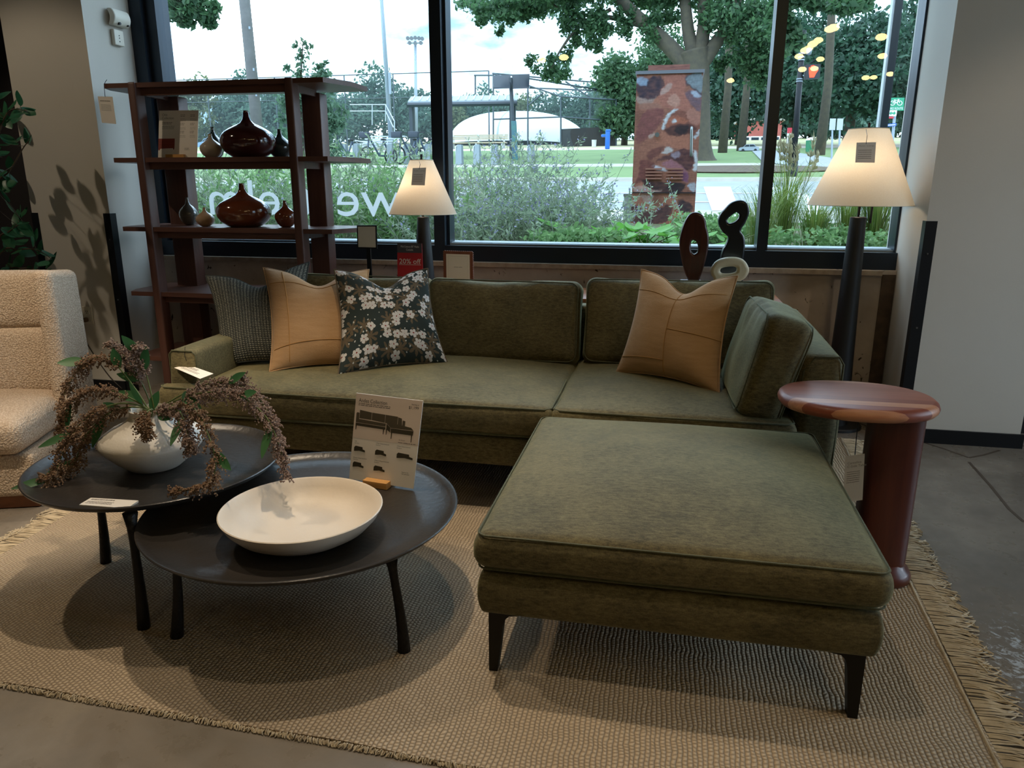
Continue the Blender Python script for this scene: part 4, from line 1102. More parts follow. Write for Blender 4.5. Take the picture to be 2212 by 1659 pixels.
sculpt('tall black lacquered sculpture leaning with an eye shaped hole', [(1556, 626), (1555, 565), (1560, 540), (1566, 530), (1572, 512), (1560, 500), (1551, 482), (1554, 465), (1566, 450), (1580, 437), (1600, 432), (1614, 440), (1618, 458), (1610, 480), (1602, 492), (1600, 500), (1608, 515), (1608, 540), (1604, 570), (1600, 626)],
       [[(1573, 482), (1570, 475), (1578, 466), (1591, 458), (1597, 463), (1593, 474), (1583, 481)]], 4.26, .06, m_sblk, (1578, 620), CZ+.03, m_sblk)
sculpt('cream stone ring sculpture in front of the black sculpture', [(1552, 612), (1540, 600), (1535, 588), (1538, 575), (1550, 562), (1570, 556), (1592, 556), (1608, 563), (1617, 578), (1616, 590), (1607, 602), (1590, 609)],
       [[(1560, 591), (1555, 586), (1556, 580), (1566, 576), (1585, 575), (1592, 579), (1591, 586), (1580, 591)]], 4.12, .055, m_scream, (1575, 609), at_y(1575, 606, 4.12)[2]-.01, m_marble, .016)

# =================================================================== BOOKCASE
m_bk = M('walnut_brown', '#4f322b', .45, grain=('#624238', 3, 2))
m_bks = M('walnut_shelf', '#53352c', .42, grain=('#68463a', 3, 0))
BY0, BY1 = 4.0, 4.44
SHZ = [at_y(640, 168, BY0)[2], at_y(640, 338, BY0)[2], at_y(640, 497, BY0)[2]+.006, at_y(340, 631, BY0)[2], at_y(362, 772, BY0)[2]]
bx0, bx1 = at_y(220, 180, BY0)[0], at_y(697, 166, BY0)[0]
bk = thing('bookcase', ((bx0+bx1)/2, 4.22, 0), 'open walnut bookcase with five chamfered shelves in front of the window', 'bookcase')
PL, PR = at_y(275, 176, BY0)[0], at_y(613, 168, BY0)[0]
PW, PD = .052, .085
sh_pl = [(bx0+.012, BY0), (bx1, BY0), (bx1+.075, BY0+.20), (bx1+.075, BY1), (bx0-.03, BY1), (bx0-.03, BY0+.10)]
for i, z in enumerate(SHZ):
    th_ = .026
    MB().poly([(x, y, z-th_) for x, y in sh_pl], (0, 0, 1), th_).build('shelf', m_bks, parent=bk)
    MB().bb(PL+PW, PR, BY0+.035, BY0+.055, z-th_-.040, z-th_).build('apron', m_bks, parent=bk)
    for x in (PL, PR):
        MB().bb(x+.012, x+.034, BY0+PD, BY1-.12, z-th_-.036, z-th_).build('shelf_rail', m_bk, parent=bk)
for x in (PL, PR):
    MB().rbox((x+PW/2, BY0-.012+PD/2, (SHZ[0]+.004)/2), (PW, PD, SHZ[0]+.004), .012, mid=1, arc=3).build('front_post', m_bk, parent=bk, smooth=40)
for px0, px1 in ((340, 386), (652, 692)):
    a, b = at_y(px0, 240, 4.31)[0], at_y(px1, 240, 4.31)[0]
    MB().rbox(((a+b)/2, 4.36, SHZ[0]/2-.02), (b-a, .10, SHZ[0]-.04), .006, mid=1, arc=2).build('rear_post', m_bk, parent=bk, smooth=40)
MB().tube(catmull([at_y(379, 200, 4.30)+np.array([0, 0, .012]), at_y(384, 198, 4.30), at_y(386, 205, 4.30), at_y(382, 208, 4.30)], 4), .003, 6).build('wire_hook', m_bead, parent=bk)

VZ = .0008
def bottle(px, half, top, base, y, shelf, mat, label, squat=False, neck=.10, group='ceramic bud vases on the bookcase'):
    z = SHZ[shelf]+VZ; b = at_y(px, base, y); zt_ = at_y(px, top, y)[2]
    R = abs(at_y(px+half, base, y)[0]-b[0])*.97; Hh = max(zt_-z, .05)
    nr = R*neck
    if squat: body = [(.50, 0), (.62, .02), (.86, .13), (.98, .26), (1.0, .36), (.96, .46), (.84, .55), (.66, .62), (.46, .68), (.30, .735), (.19, .80), (.135, .87), (.125, .95)]
    else: body = [(.42, 0), (.52, .02), (.80, .14), (.96, .28), (1.0, .38), (.95, .49), (.80, .58), (.56, .67), (.36, .735), (.24, .80), (.185, .88), (.17, .95)]
    k = neck/(body[-1][0])
    prof = [(0, 0)]+[(R*(r if r > .45 else max(r*(.6+.4*k), neck)), Hh*h) for r, h in body]+[(nr*1.05, Hh*.985), (nr*1.15, Hh), (nr*.7, Hh), (nr*.6, Hh*.9), (0, Hh*.88)]
    return MB().lathe(prof, (b[0], y, z), 48).build('bud_vase', mat, smooth=55, label=label, cat='vase', group=group)
def glaze(n, h, h2): return M(n, h, .12, var=(7, h2, .5), coat=.6, spec=.6)
gb, gbr, gw, gg, gd, gc = glaze('oxblood_glaze', '#3a1614', '#4a2018'), glaze('brown_glaze', '#5f2d18', '#72391d'), glaze('white_glaze', '#b5aa9a', '#a89c8b'), glaze('grey_glaze', '#4d4b47', '#5d5b55'), glaze('dark_green_glaze', '#232a29', '#37403c'), glaze('cream_glaze', '#c2a689', '#b29576')
bottle(539, 55, 239, 338, 4.2, 1, gb, 'large squat oxblood glazed vase on the upper bookcase shelf', True, .085)
bottle(458, 22, 289, 338, 4.16, 1, gw, 'small white glazed bud vase beside the bookcase sign', False, .16)
bottle(464, 20, 274, 336, 4.32, 1, gd, 'slim dark bud vase behind the small white vase', False, .17)
bottle(607, 24, 279, 337, 4.34, 1, gd, 'small dark green bud vase beside the oxblood vase', False, .15)
bottle(530, 54, 396, 492, 4.15, 2, gbr, 'large squat brown glazed vase on the middle bookcase shelf', True, .085)
bottle(410, 18, 426, 487, 4.25, 2, gg, 'small grey bud vase with a long neck behind the cream vase', False, .12)
bottle(445, 18.5, 448, 490, 4.15, 2, gc, 'small round cream bud vase on the middle bookcase shelf', False, .14)
bottle(619, 22, 433, 491, 4.16, 2, gbr, 'small brown glazed bud vase beside the bookcase post', False, .15)
# shelf sign
y = 4.14; z = SHZ[1]+.001
b0, b1 = at_y(341, 338, y), at_y(425, 338, y); b0[2] = b1[2] = z+.004
sg2, s8 = easel_sign('shelf_sign', b0, b1, at_y(429, 238, y+.03), at_y(344, 239, y+.03), .003, 'white collection sign with a red dresser picture on the bookcase')
s8.slab().build('panel', m_card, parent=sg2)
mb = MB(); s8.text(mb, 'Otis', .08, .885, .075); s8.text(mb, 'Collection', .08, .815, .075, .30); s8.lines(mb, .08, .34, .74, 2, .03, .012, 1); s8.lines(mb, .08, .40, .67, 4, .02, .006, 2)
for u in (.55, .80):
    for v in (.90, .72, .55): s8.lines(mb, u, u+.11, v, 2, .03, .010, int(v*100)); s8.lines(mb, u, u+.14, v-.08, 3, .022, .004, int(v*50))
s8.lines(mb, .68, .80, .19, 2, .03, .010, 8)
mb.build('lettering', m_grey, parent=sg2)
mb = MB(); s8.pg(mb, [(.0, .17), (.0, .405), (.42, .405), (.42, .20), (.40, .16), (.38, .20), (.06, .19), (.03, .15)]); mb.build('dresser_picture', M('sign_dresser_red', '#8a3c30', .6), parent=sg2)
mb = MB()
for v in (.27, .335): s8.rect(mb, .02, v, .40, v+.005, .0009)
mb.build('dresser_picture_line', M('sign_dresser_dark', '#5f251d', .6), parent=sg2)
MB().bb(b0[0]+.07, b0[0]+.19, y-.025, y-.0045, SHZ[1]+.0005, SHZ[1]+.022).build('stand', m_wood_pale, parent=sg2)
# hanging tag at shelf end
tx0 = at_y(233, 208, 3.99)
tg2 = thing('price_tag', tx0, 'white price tag hanging from the top shelf of the bookcase', 'tag')
s9 = Sheet(at_y(220, 265, 3.985), at_y(251, 268, 3.985), at_y(243, 209, 3.985), at_y(211, 208, 3.985), .001)
s9.slab().build('tag_card', m_card, parent=tg2)
mb = MB(); s9.lines(mb, .12, .8, .82, 1, .1, .03, 3); s9.lines(mb, .12, .8, .68, 5, .05, .012, 4); mb.build('lettering', m_grey, parent=tg2)
MB().tube([at_y(227, 209, 3.983), at_y(226, 196, 3.987), at_y(225, 186, 3.992), at_y(227, 178, 3.994), at_y(231, 172, 3.994)], .0016, 5).build('string', m_black, parent=tg2)

# =================================================================== ARMCHAIR
def boucle():
    s = NT('cream_boucle'); tc = s.n('ShaderNodeTexCoord').outputs['Object']
    v = s.n('ShaderNodeTexVoronoi', {'Vector': tc, 'Scale': 130}).outputs['Distance']
    n = s.n('ShaderNodeTexNoise', {'Vector': tc, 'Scale': 90, 'Detail': 3, 'Distortion': 1.5}).outputs['Fac']
    f = s.math('ADD', s.math('MULTIPLY', v, .8), s.math('MULTIPLY', n, .5))
    s.l(s.ramp(f, [(.2, lin('#dccab5')), (.75, lin('#b39f8a'))]), s.b.inputs['Base Color'])
    s.b.inputs['Roughness'].default_value = .95; s.b.inputs['Specular IOR Level'].default_value = .1
    bn = s.n('ShaderNodeBump', {'Height': f, 'Strength': .7, 'Distance': -.008}); s.l(bn.outputs[0], s.b.inputs['Normal'])
    return s.m
m_bou = boucle()
A0, AR = np.array([-3.035, 2.775, 0]), math.radians(20)
AM = rotm(0, 0, AR)
ch = thing('armchair', tuple(A0), 'cream boucle high backed armchair on a wooden plinth beside the coffee table', 'chair')
def ab(name, c, d, r, mat=m_bou, tilt=0, fn=None, mid=6, ry=0):
    R = AM @ rotm(tilt, ry, 0)
    return MB().rbox(A0+AM@np.array(c), d, r, mid=mid, arc=4, fn=fn, R=R).build(name, mat, parent=ch, smooth=60)
tl = math.radians(-7)
ab('backrest', (-.02, .10, .815), (.63, .15, .27), .04, tilt=tl, fn=crown(.004, .002, 3), mid=8)
ab('backrest_lumbar', (-.02, .066, .535), (.63, .16, .325), .045, tilt=tl, fn=crown(.0, .003, 5), mid=8)
for sx in (-1, 1):
    def wing(p, h):
        t = (p[2]+h[2])/(2*h[2]); q = np.array(p)
        if p[1] < 0: q[1] = p[1]+.0*t
        q[0] += sx*(-.045*t)
        return q
    ab('wing', (sx*.350, .035, .49), (.085, .30, .93), .035, tilt=math.radians(-5), fn=wing)
ab('seat_cushion', (0, -.21, .325), (.63, .60, .15), .045, fn=crown(.03, .003, 7), mid=10)
ab('seat_base', (0, -.17, .155), (.69, .62, .19), .025)
ab('plinth', (0, -.15, .035), (.66, .60, .068), .008, mat=M('oak_orange', '#8a5532', .45, grain=('#744324', 3, 0)))

# =================================================================== LEAFY PLANT (far left)
m_ivy = leafmat('leaf_deep_green', '#1d4a33', '#356b45', .4, .2)
m_twig = M('brown_twig', '#4a3d2c', .8)
pp0 = np.array([-4.35, 3.62, 0])
pln = thing('potted_ficus', tuple(pp0), 'tall potted leafy plant with glossy green leaves behind the armchair', 'plant')
MB().lathe([(0, 0), (.15, 0), (.19, .30), (.195, .32), (.18, .32), (.17, .29), (0, .28)], tuple(pp0), 32).build('pot', M('dark_pot', '#3a352f', .6), parent=pln, smooth=50)
lb = MB(); leaf_mesh(lb, (0, 0, 0), (1, 0, 0), (0, 0, 1), .64, .18, 6, -.08)
ORG['_leafproto'] = np.zeros(3)
class _P: name = '_leafproto'
LP = [(5, 205), (10, 235), (25, 228), (40, 240), (62, 236), (66, 243), (36, 258), (14, 263), (10, 312), (22, 303), (40, 300), (55, 292), (64, 302), (58, 286), (20, 350), (10, 378), (20, 382), (5, 330), (25, 398), (8, 404), (35, 468), (50, 482), (58, 497), (30, 503), (76, 508), (20, 522), (46, 522), (86, 532), (100, 547), (112, 560), (60, 546), (92, 570), (42, 562), (77, 576), (102, 586), (20, 560), (8, 540), (62, 590), (32, 586), (70, 520), (-15, 240), (-20, 330), (-15, 420), (-25, 500), (-10, 580), (-30, 290), (-35, 380), (-40, 460)]+[(int(-130+190*RNG.random()), int(190+420*RNG.random())) for _ in range(55)]
stems = [[(-60, 640), (-40, 520), (-20, 400), (-5, 300), (20, 240), (60, 240)], [(-60, 640), (-40, 500), (-10, 400), (20, 370), (50, 320), (66, 300)], [(-60, 640), (-20, 540), (20, 500), (50, 480)], [(-60, 640), (-10, 560), (40, 540), (80, 540), (112, 560)], [(-60, 640), (0, 600), (50, 580), (100, 586)], [(-60, 640), (-50, 420), (-35, 250), (0, 205)]]
stem_pts = []
for si, s_ in enumerate(stems):
    yv = 3.72+.05*math.sin(si*2.1)
    K = catmull([pp0+np.array([.02*si-.05, 0, .29])]+[at_y(*p, yv) for p in s_[1:]], 8)
    MB().tube(K, np.linspace(.008, .002, len(K)), 6).build('branch', m_twig, parent=pln, smooth=True)
    stem_pts.append(K)
allp = np.concatenate(stem_pts)
proto = None
for i, p in enumerate(LP):
    c = at_y(*p, 3.72+.10*RNG.normal()*(.6 if i < 48 else 1.1))
    nb = allp[np.argmin(np.linalg.norm(allp-c, axis=1))]
    d = c-nb
    if np.linalg.norm(d) < .015: d = RNG.normal(size=3)*.3+np.array([.4, -.2, .1])
    d = d/np.linalg.norm(d)+np.array([.35, -.25, -.05]); d /= np.linalg.norm(d)
    L = .085+.035*RNG.random()
    b = c-d*L*.55
    if proto is None:
        me = bpy.data.meshes.new('leaf'); me.from_pydata(np.concatenate(lb.v).tolist(), [], lb.f); me.materials.append(m_ivy)
        me.polygons.foreach_set('use_smooth', [True]*len(me.polygons))
        proto = me
    o = bpy.data.objects.new('leaf', proto); COL.objects.link(o); o.parent = pln
    xax = Vector(d); nrm = Vector((RNG.normal()*.5, -.8, .7+RNG.normal()*.4)); yax = nrm.cross(xax).normalized(); zax = xax.cross(yax)
    Mx = Matrix((xax, yax, zax)).transposed().to_4x4()
    o.matrix_basis = Matrix.Translation(Vector(b-ORG[pln.name])) @ Mx @ Matrix.Diagonal((L, L, L, 1))
    pet = np.linalg.norm(b-nb)
    if .01 < pet < .2: MB().tube([nb, b], .0015, 5).build('petiole', m_twig, parent=pln)

_lin0 = lin
LEAFK = (.46, .54, .62, 1)          # outdoor foliage albedo, shifted blue to stand in for window haze

# =================================================================== OUTSIDE
ROWS = [(4.8, None), (8.3, 476), (9.3, 462), (10.2, 452), (19.0, 392), (19.06, 385), (24.0, 360), (25.6, 354), (37.0, 324), (40.0, 319), (75.0, 303)]
GY, GZ = [], []
for yy, py in ROWS:
    GY.append(yy); GZ.append(.88 if py is None else at_y(1250, py, yy)[2])
def gz(y): return float(np.interp(y, GY, GZ))
def gnd(px, py):
    d = ray(px, py); ts = np.linspace(4.9, 74, 4000)/d[1]
    zz = C0[2]+d[2]*ts-np.interp(d[1]*ts, GY, GZ)
    k = np.argmax(zz < 0) if (zz < 0).any() else len(ts)-1
    return C0+d*ts[k]
def onz(px, y):
    p = at_y(px, 400, y); return np.array([p[0], y, gz(y)])
def strip(name, y0, y1, mat, x0=-75, x1=75, lift=0.0, thick=.4):
    ys = sorted(set([y0, y1]+[v for v in GY if y0 < v < y1]))
    mb = MB()
    for a, b in zip(ys[:-1], ys[1:]):
        za, zb = gz(a)+lift, gz(b)+lift
        V = [(x0, a, za-thick), (x1, a, za-thick), (x1, b, zb-thick), (x0, b, zb-thick), (x0, a, za), (x1, a, za), (x1, b, zb), (x0, b, zb)]
        mb.add(V, [(0, 3, 2, 1), (4, 5, 6, 7), (0, 1, 5, 4), (2, 3, 7, 6), (1, 2, 6, 5), (3, 0, 4, 7)])
    return struct(mb, name, mat)
m_soil = M('bed_soil', '#4f4a38', .95, var=(3, '#5f6a3e', .7))
m_walk = M('pavement', '#aaa79e', .85, var=(2, '#959186', .6))
m_asph = M('asphalt', '#8f9498', .7, var=(1.2, '#7d8286', .6))
m_kerb = M('kerb_concrete', '#a19d92', .85, var=(2, '#87837a', .6))
m_grass = M('lawn', '#6d8452', .95, var=(.9, '#597044', .8))
m_path = M('park_path', '#b6aea0', .9)
m_field = M('ball_field', '#a89a7c', .95, var=(.3, '#7f8a52', .9))
m_mulch = M('mulch', '#5a4a3c', .95, var=(8, '#443629', .8))
strip('ground_bed', 4.8, 8.3, m_soil)
strip('ground_pavement', 8.3, 10.2, m_walk)
strip('ground_road', 10.2, 19.0, m_asph)
strip('ground_kerb', 19.0, 19.35, m_kerb, lift=.0)
strip('ground_verge', 19.35, 24.0, m_grass)
strip('ground_walk', 24.0, 25.6, m_walk)
strip('ground_lawn', 25.6, 37.0, m_grass)
strip('ground_path', 37.0, 40.0, m_path)
strip('ground_field', 40.0, 95.0, m_field)
struct(MB().bb(4.9, 60, -40, 4.7, .3, .5), 'ground_side_pavement', m_walk)
# road paint
m_paint = M('road_paint', '#d8dcdd', .7)
def road_quad(pxs, name, lab, cat):
    P = [gnd(*p)+np.array([0, 0, .004]) for p in pxs]
    return MB().poly(P, (0, 0, 1), .004).build(name, m_paint, label=lab, cat=cat)
for y0, lab in ((13.9, 'thin white lane line on the road nearer the far kerb'), (11.6, 'thin white lane line on the road nearer the shop')):
    mb = MB(); a, b = y0, y0+.12
    mb.add([(-40, a, gz(a)+.006), (40, a, gz(a)+.006), (40, b, gz(b)+.006), (-40, b, gz(b)+.006)], [(0, 1, 2, 3)])
    mb.build('lane_line', m_paint, label=lab, cat='road marking')
road_quad([(1538, 456), (1597, 456), (1578, 404), (1520, 404)], 'crosswalk_bar', 'wide white crosswalk bar beside the painted utility cabinet', 'road marking')
road_quad([(1690, 456), (1790, 456), (1720, 404), (1655, 404)], 'crosswalk_bar', 'wide white crosswalk bar behind the ornamental grass', 'road marking')
# mulch ring and asphalt path on the lawn
mc = gnd(1610, 372); mb = MB()
mb.poly([(mc[0]+2.5*math.cos(a), mc[1]+1.0+1.5*math.sin(a), gz(mc[1]+1.0+1.5*math.sin(a))+.02) for a in np.linspace(0, 2*math.pi, 40, endpoint=False)], (0, 0, 1), .02)
struct(mb, 'ground_mulch', m_mulch)
P = [gnd(*p)+np.array([0, 0, .02]) for p in ((1648, 352), (1830, 372), (1990, 372), (1850, 352), (1700, 328), (1660, 326), (1625, 328))]
struct(MB().poly(P, (0, 0, 1), .015), 'ground_asphalt_path', m_asph)

# ---------------------------------------------------------------- foliage helpers
def leaf_cloud(cl, n, size, rng, flat=0.0, shell=.55):
    """cl: list of (center, (rx,ry,rz)); returns (n,4,3) diamond leaves"""
    w = np.array([r[0]*r[1]*r[2] for _, r in cl])**.67; w /= w.sum()
    k = rng.choice(len(cl), n, p=w)
    C = np.array([c for c, _ in cl])[k]; Rr = np.array([r for _, r in cl])[k]
    d = rng.normal(size=(n, 3)); d /= np.linalg.norm(d, axis=1, keepdims=True)
    rad = shell+(1-shell)*rng.random((n, 1))**.6
    rad *= 1+.18*rng.normal(size=(n, 1))
    P = C+d*Rr*rad
    t = rng.normal(size=(n, 3)); t /= np.linalg.norm(t, axis=1, keepdims=True)
    b = rng.normal(size=(n, 3)); b -= t*(b*t).sum(1, keepdims=True); b /= np.linalg.norm(b, axis=1, keepdims=True)
    s = size*(.6+.8*rng.random((n, 1)))
    return np.stack([P-t*s/2, P-b*s*.26-t*s*.08, P+t*s/2, P+b*s*.26-t*s*.08], 1)
def subclusters(c, r, n, rng, f=.42):
    c = np.array(c); r = np.array(r); out = []
    for _ in range(n):
        d = rng.normal(size=3); d /= np.linalg.norm(d)
        out.append((c+d*r*(.35+.5*rng.random()), tuple(r*f*(.7+.6*rng.random()))))
    return out
m_bark = M('tree_bark', '#433e36', .95, bump=(18, .8, (1, 1, .2)), var=(6, '#57503f', .7))
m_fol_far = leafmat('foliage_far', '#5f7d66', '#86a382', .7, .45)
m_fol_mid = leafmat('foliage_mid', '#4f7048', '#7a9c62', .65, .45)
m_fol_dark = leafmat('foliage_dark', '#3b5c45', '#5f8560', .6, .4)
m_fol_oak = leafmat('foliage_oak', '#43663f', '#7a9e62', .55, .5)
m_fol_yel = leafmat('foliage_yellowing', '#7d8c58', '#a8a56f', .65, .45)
def tree(name, label, base, hgt, crowns, nleaf, lsize, mat, seed, trunk_r=.18, group='trees in the park', trunk=None, f=.42, nsub=14):
    rng = np.random.default_rng(seed)
    th = thing(name, tuple(base), label, 'tree', group)
    K = trunk if trunk is not None else [np.array(base), np.array(base)+np.array([.05, 0, hgt*.35]), np.array(base)+np.array([.1, .1, hgt*.75])]
    K = catmull(K, 5)
    MB().tube(K, np.linspace(trunk_r, trunk_r*.45, len(K)), 8).build('trunk', m_bark, parent=th, smooth=True)
    cl = []
    for c, r in crowns: cl += subclusters(c, r, nsub, rng, f)
    MB().quads(leaf_cloud(cl, nleaf, lsize, rng)).build('crown', mat, parent=th, kind='stuff')
    return th
# park tree line behind the fence
TL = [(352, 175, 60, 60), (430, 172, 55, 62), (520, 150, 60, 64), (598, 182, 60, 60), (690, 158, 60, 66), (762, 190, 55, 60), (835, 148, 62, 64), (905, 185, 55, 62), (975, 205, 50, 74), (1040, 178, 52, 76), (1120, 205, 60, 77), (1190, 190, 60, 75), (1265, 175, 55, 74), (1345, 215, 60, 68), (1420, 225, 60, 70), (1500, 235, 60, 70), (1580, 225, 60, 72), (1660, 230, 60, 72), (1740, 225, 60, 70), (1820, 230, 60, 70), (1900, 225, 60, 70), (1985, 220, 60, 70)]
TREE_LABELS = ['hazy blue green park tree behind the shelf sign', 'yellowing park tree behind the small white vase', 'rounded dark green park tree behind the leaning utility pole', 'hazy blue green park tree behind the oxblood vase neck', 'rounded dark green park tree behind the young slender tree', 'rounded dark green park tree right of the bookcase top', 'hazy blue green park tree behind the steel lamp post', 'rounded dark green park tree behind the floodlight mast', 'yellowing park tree behind the window mullion', 'hazy blue green park tree left of the solar panels', 'yellowing park tree behind the solar panels', 'rounded dark green park tree behind the backstop roof', 'hazy blue green park tree at the far end of the backstop', 'rounded dark green park tree low behind the blue fountain', 'hazy blue green park tree low behind the painted cabinet', 'rounded dark green park tree low behind the oak trunk', 'rounded dark green park tree low behind the silver car', 'hazy blue green park tree low behind the second mullion', 'rounded dark green park tree low behind the signal pole', 'hazy blue green park tree low behind the road sign backs', 'rounded dark green park tree low behind the lamp shade', 'rounded dark green park tree low behind the steel post']
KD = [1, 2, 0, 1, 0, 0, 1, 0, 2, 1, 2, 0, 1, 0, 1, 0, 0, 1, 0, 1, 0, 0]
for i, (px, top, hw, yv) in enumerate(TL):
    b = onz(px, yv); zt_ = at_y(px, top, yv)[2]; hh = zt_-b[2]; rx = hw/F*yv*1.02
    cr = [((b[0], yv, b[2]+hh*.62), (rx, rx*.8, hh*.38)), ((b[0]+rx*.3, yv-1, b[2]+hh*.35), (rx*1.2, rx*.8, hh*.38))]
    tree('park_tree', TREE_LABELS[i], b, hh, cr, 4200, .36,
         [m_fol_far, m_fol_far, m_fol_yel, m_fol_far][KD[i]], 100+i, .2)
# medium distance trees right of the ball field
for i, (px, top, hw, yv, mt, lab) in enumerate([(1345, 120, 62, 46, m_fol_mid, 'bushy pine like tree left of the big oak trunk'), (1420, 60, 70, 48, m_fol_mid, 'tall leafy tree right behind the painted cabinet'), (1590, 40, 80, 44, m_fol_dark, 'dark leafy tree right of the oak trunk'), (1700, 20, 90, 42, m_fol_dark, 'dark leafy tree behind the pedestrian signal pole'), (1820, 20, 100, 38, m_fol_dark, 'broad dark tree behind the floor lamp shade'), (1960, 10, 90, 40, m_fol_dark, 'dark tree behind the bike route sign')]):
    b = onz(px, yv); zt_ = at_y(px, top, yv)[2]; hh = zt_-b[2]; rx = hw/F*yv*1.05
    low = .40 if i > 1 else .36
    cr = [((b[0], yv, b[2]+hh*.70), (rx, rx*.8, hh*.33)), ((b[0]+rx*.1, yv-1, b[2]+hh*low), (rx*1.2, rx*.9, hh*.32))]
    tree('shade_tree', lab, b, hh, cr, 10000, .27, mt, 140+i, .26 if i > 1 else .2, nsub=22)
for i, (px, py, yv) in enumerate([(1560, 330, 36), (1600, 326, 40), (1770, 335, 32), (1965, 345, 27), (1655, 326, 42)]):
    b = gnd(px, py); 
    MB().tube([b-np.array([0, 0, .2]), b+np.array([.05, 0, 2.5]), b+np.array([-.15, 0, 6]), b+np.array([.3, 0, 9.5])], [.20, .15, .13, .10], 9).build('tree_trunk', m_bark, label=['bare lower trunk just right of the oak trunk', 'slim trunk beside the far path', 'dark forked trunk behind the road signs', 'thick mossy trunk beside the bike route sign', 'trunk beside the parked car'][i], cat='trunk', group='trunks in the park', smooth=True)
# the big oak by the kerb
ob = gnd(1519, 346); oy = ob[1]
oak = thing('oak_tree', tuple(ob), 'big spreading oak tree with lichened trunk behind the painted cabinet', 'tree')
def OP(px, py, dy=0): return at_y(px, py, oy+dy)
tr = [ob+np.array([0, 0, -.2]), OP(1513, 320), OP(1508, 230), OP(1503, 150), OP(1498, 110)]
wpx = oy/F
MB().tube(catmull(tr, 5), np.interp(np.linspace(0, 1, 21), [0, .12, .3, .75, 1], [34*wpx, 25*wpx, 21*wpx, 26*wpx, 30*wpx]), 14).build('trunk', m_bark, parent=oak, smooth=True)
for pts, r0, r1 in (([(1490, 150), (1440, 95), (1385, 45), (1335, -5), (1290, -60)], 17, 9), ([(1500, 130), (1487, 70), (1480, 10), (1470, -60)], 14, 9), ([(1508, 130), (1520, 60), (1520, 0), (1530, -70)], 15, 9), ([(1515, 140), (1545, 95), (1568, 60), (1590, 5), (1600, -60)], 15, 8), ([(1400, 60), (1330, 40), (1250, 30), (1180, 5)], 6, 2), ([(1320, 20), (1250, 60), (1210, 110), (1190, 150)], 4, 1.2), ([(1560, 70), (1620, 60), (1680, 40)], 6, 2), ([(1290, -40), (1170, -20), (1060, 5), (1010, 15)], 6, 1.5)):
    K = catmull([OP(*p, (-1.5-2*(1-i/len(pts))) if r0 < 7 and False else 0) for i, p in enumerate(pts)], 5)
    MB().tube(K, np.linspace(r0*wpx, r1*wpx, len(K)), 9).build('branch', m_bark, parent=oak, smooth=True)
rng = np.random.default_rng(55)
CL = []
def blob(px, py, rx, ry, dy=0, n=6, f=.5):
    c = OP(px, py, dy); k = (oy+dy)/F
    CL.extend(subclusters(c, (rx*k, rx*k*.9, ry*k), n, rng, f))
for a in [(1020, 12, 30, 18), (1060, 20, 40, 22), (1095, 40, 30, 26), (1130, 15, 40, 25), (1165, 15, 40, 20), (1080, 65, 14, 12), (1040, 45, 16, 12), (1215, 35, 40, 40), (1250, 55, 35, 35), (1285, 40, 35, 45), (1310, 60, 18, 25), (1245, 85, 22, 22), (1190, 140, 38, 30), (1215, 165, 25, 24), (1150, 130, 20, 14), (1220, 120, 22, 25), (1285, 95, 22, 15), (1350, 40, 20, 35), (1352, 75, 12, 20), (1440, 10, 50, 30), (1410, 60, 30, 30), (1560, 20, 60, 40), (1620, 40, 60, 45), (1600, 90, 60, 40), (1660, 80, 50, 50), (1640, 140, 50, 40), (1500, -10, 90, 30), (1380, 0, 60, 18), (1180, -20, 200, 22), (1560, 130, 25, 25)]:
    blob(*a, dy=rng.normal()*.6)
MB().quads(leaf_cloud(CL, 24000, .165, rng, shell=.2)).build('foliage', m_fol_oak, parent=oak, kind='stuff')
# overhanging twigs of a neighbouring tree, upper right and upper left
for nm, lab, blobs, yv, seed, root in (('oak_bough', 'leafy oak bough hanging over the pedestrian signal', [(1830, 10, 40, 18), (1860, 5, 25, 14), (1740, 0, 60, 18), (1700, 60, 40, 40)], 14, 5, (1900, -200)), ('oak_bough', 'leafy oak bough at the top corner beside the window jamb', [(380, 10, 45, 22), (430, 20, 40, 24), (400, 40, 35, 18), (350, 20, 25, 30), (445, 45, 22, 14), (345, 95, 6, 8)], 15, 6, (280, -150))):
    rng = np.random.default_rng(seed); cl = []
    for px, py, rx, ry in blobs:
        k = yv/F; cl += subclusters(at_y(px, py, yv), (rx*k, rx*k, ry*k), 6, rng, .5)
    rt = at_y(*root, yv+1)
    th = thing(nm, tuple(rt), lab, 'branch')
    for px, py, *_ in blobs[:3]: MB().tube(catmull([rt, (rt+at_y(px, py, yv))/2+np.array([0, 0, .3]), at_y(px, py, yv)], 5), np.linspace(.08, .02, 11), 6).build('twig', m_bark, parent=th, smooth=True)
    MB().quads(leaf_cloud(cl, 2800, .16, rng, shell=.15)).build('foliage', m_fol_oak, parent=th, kind='stuff')
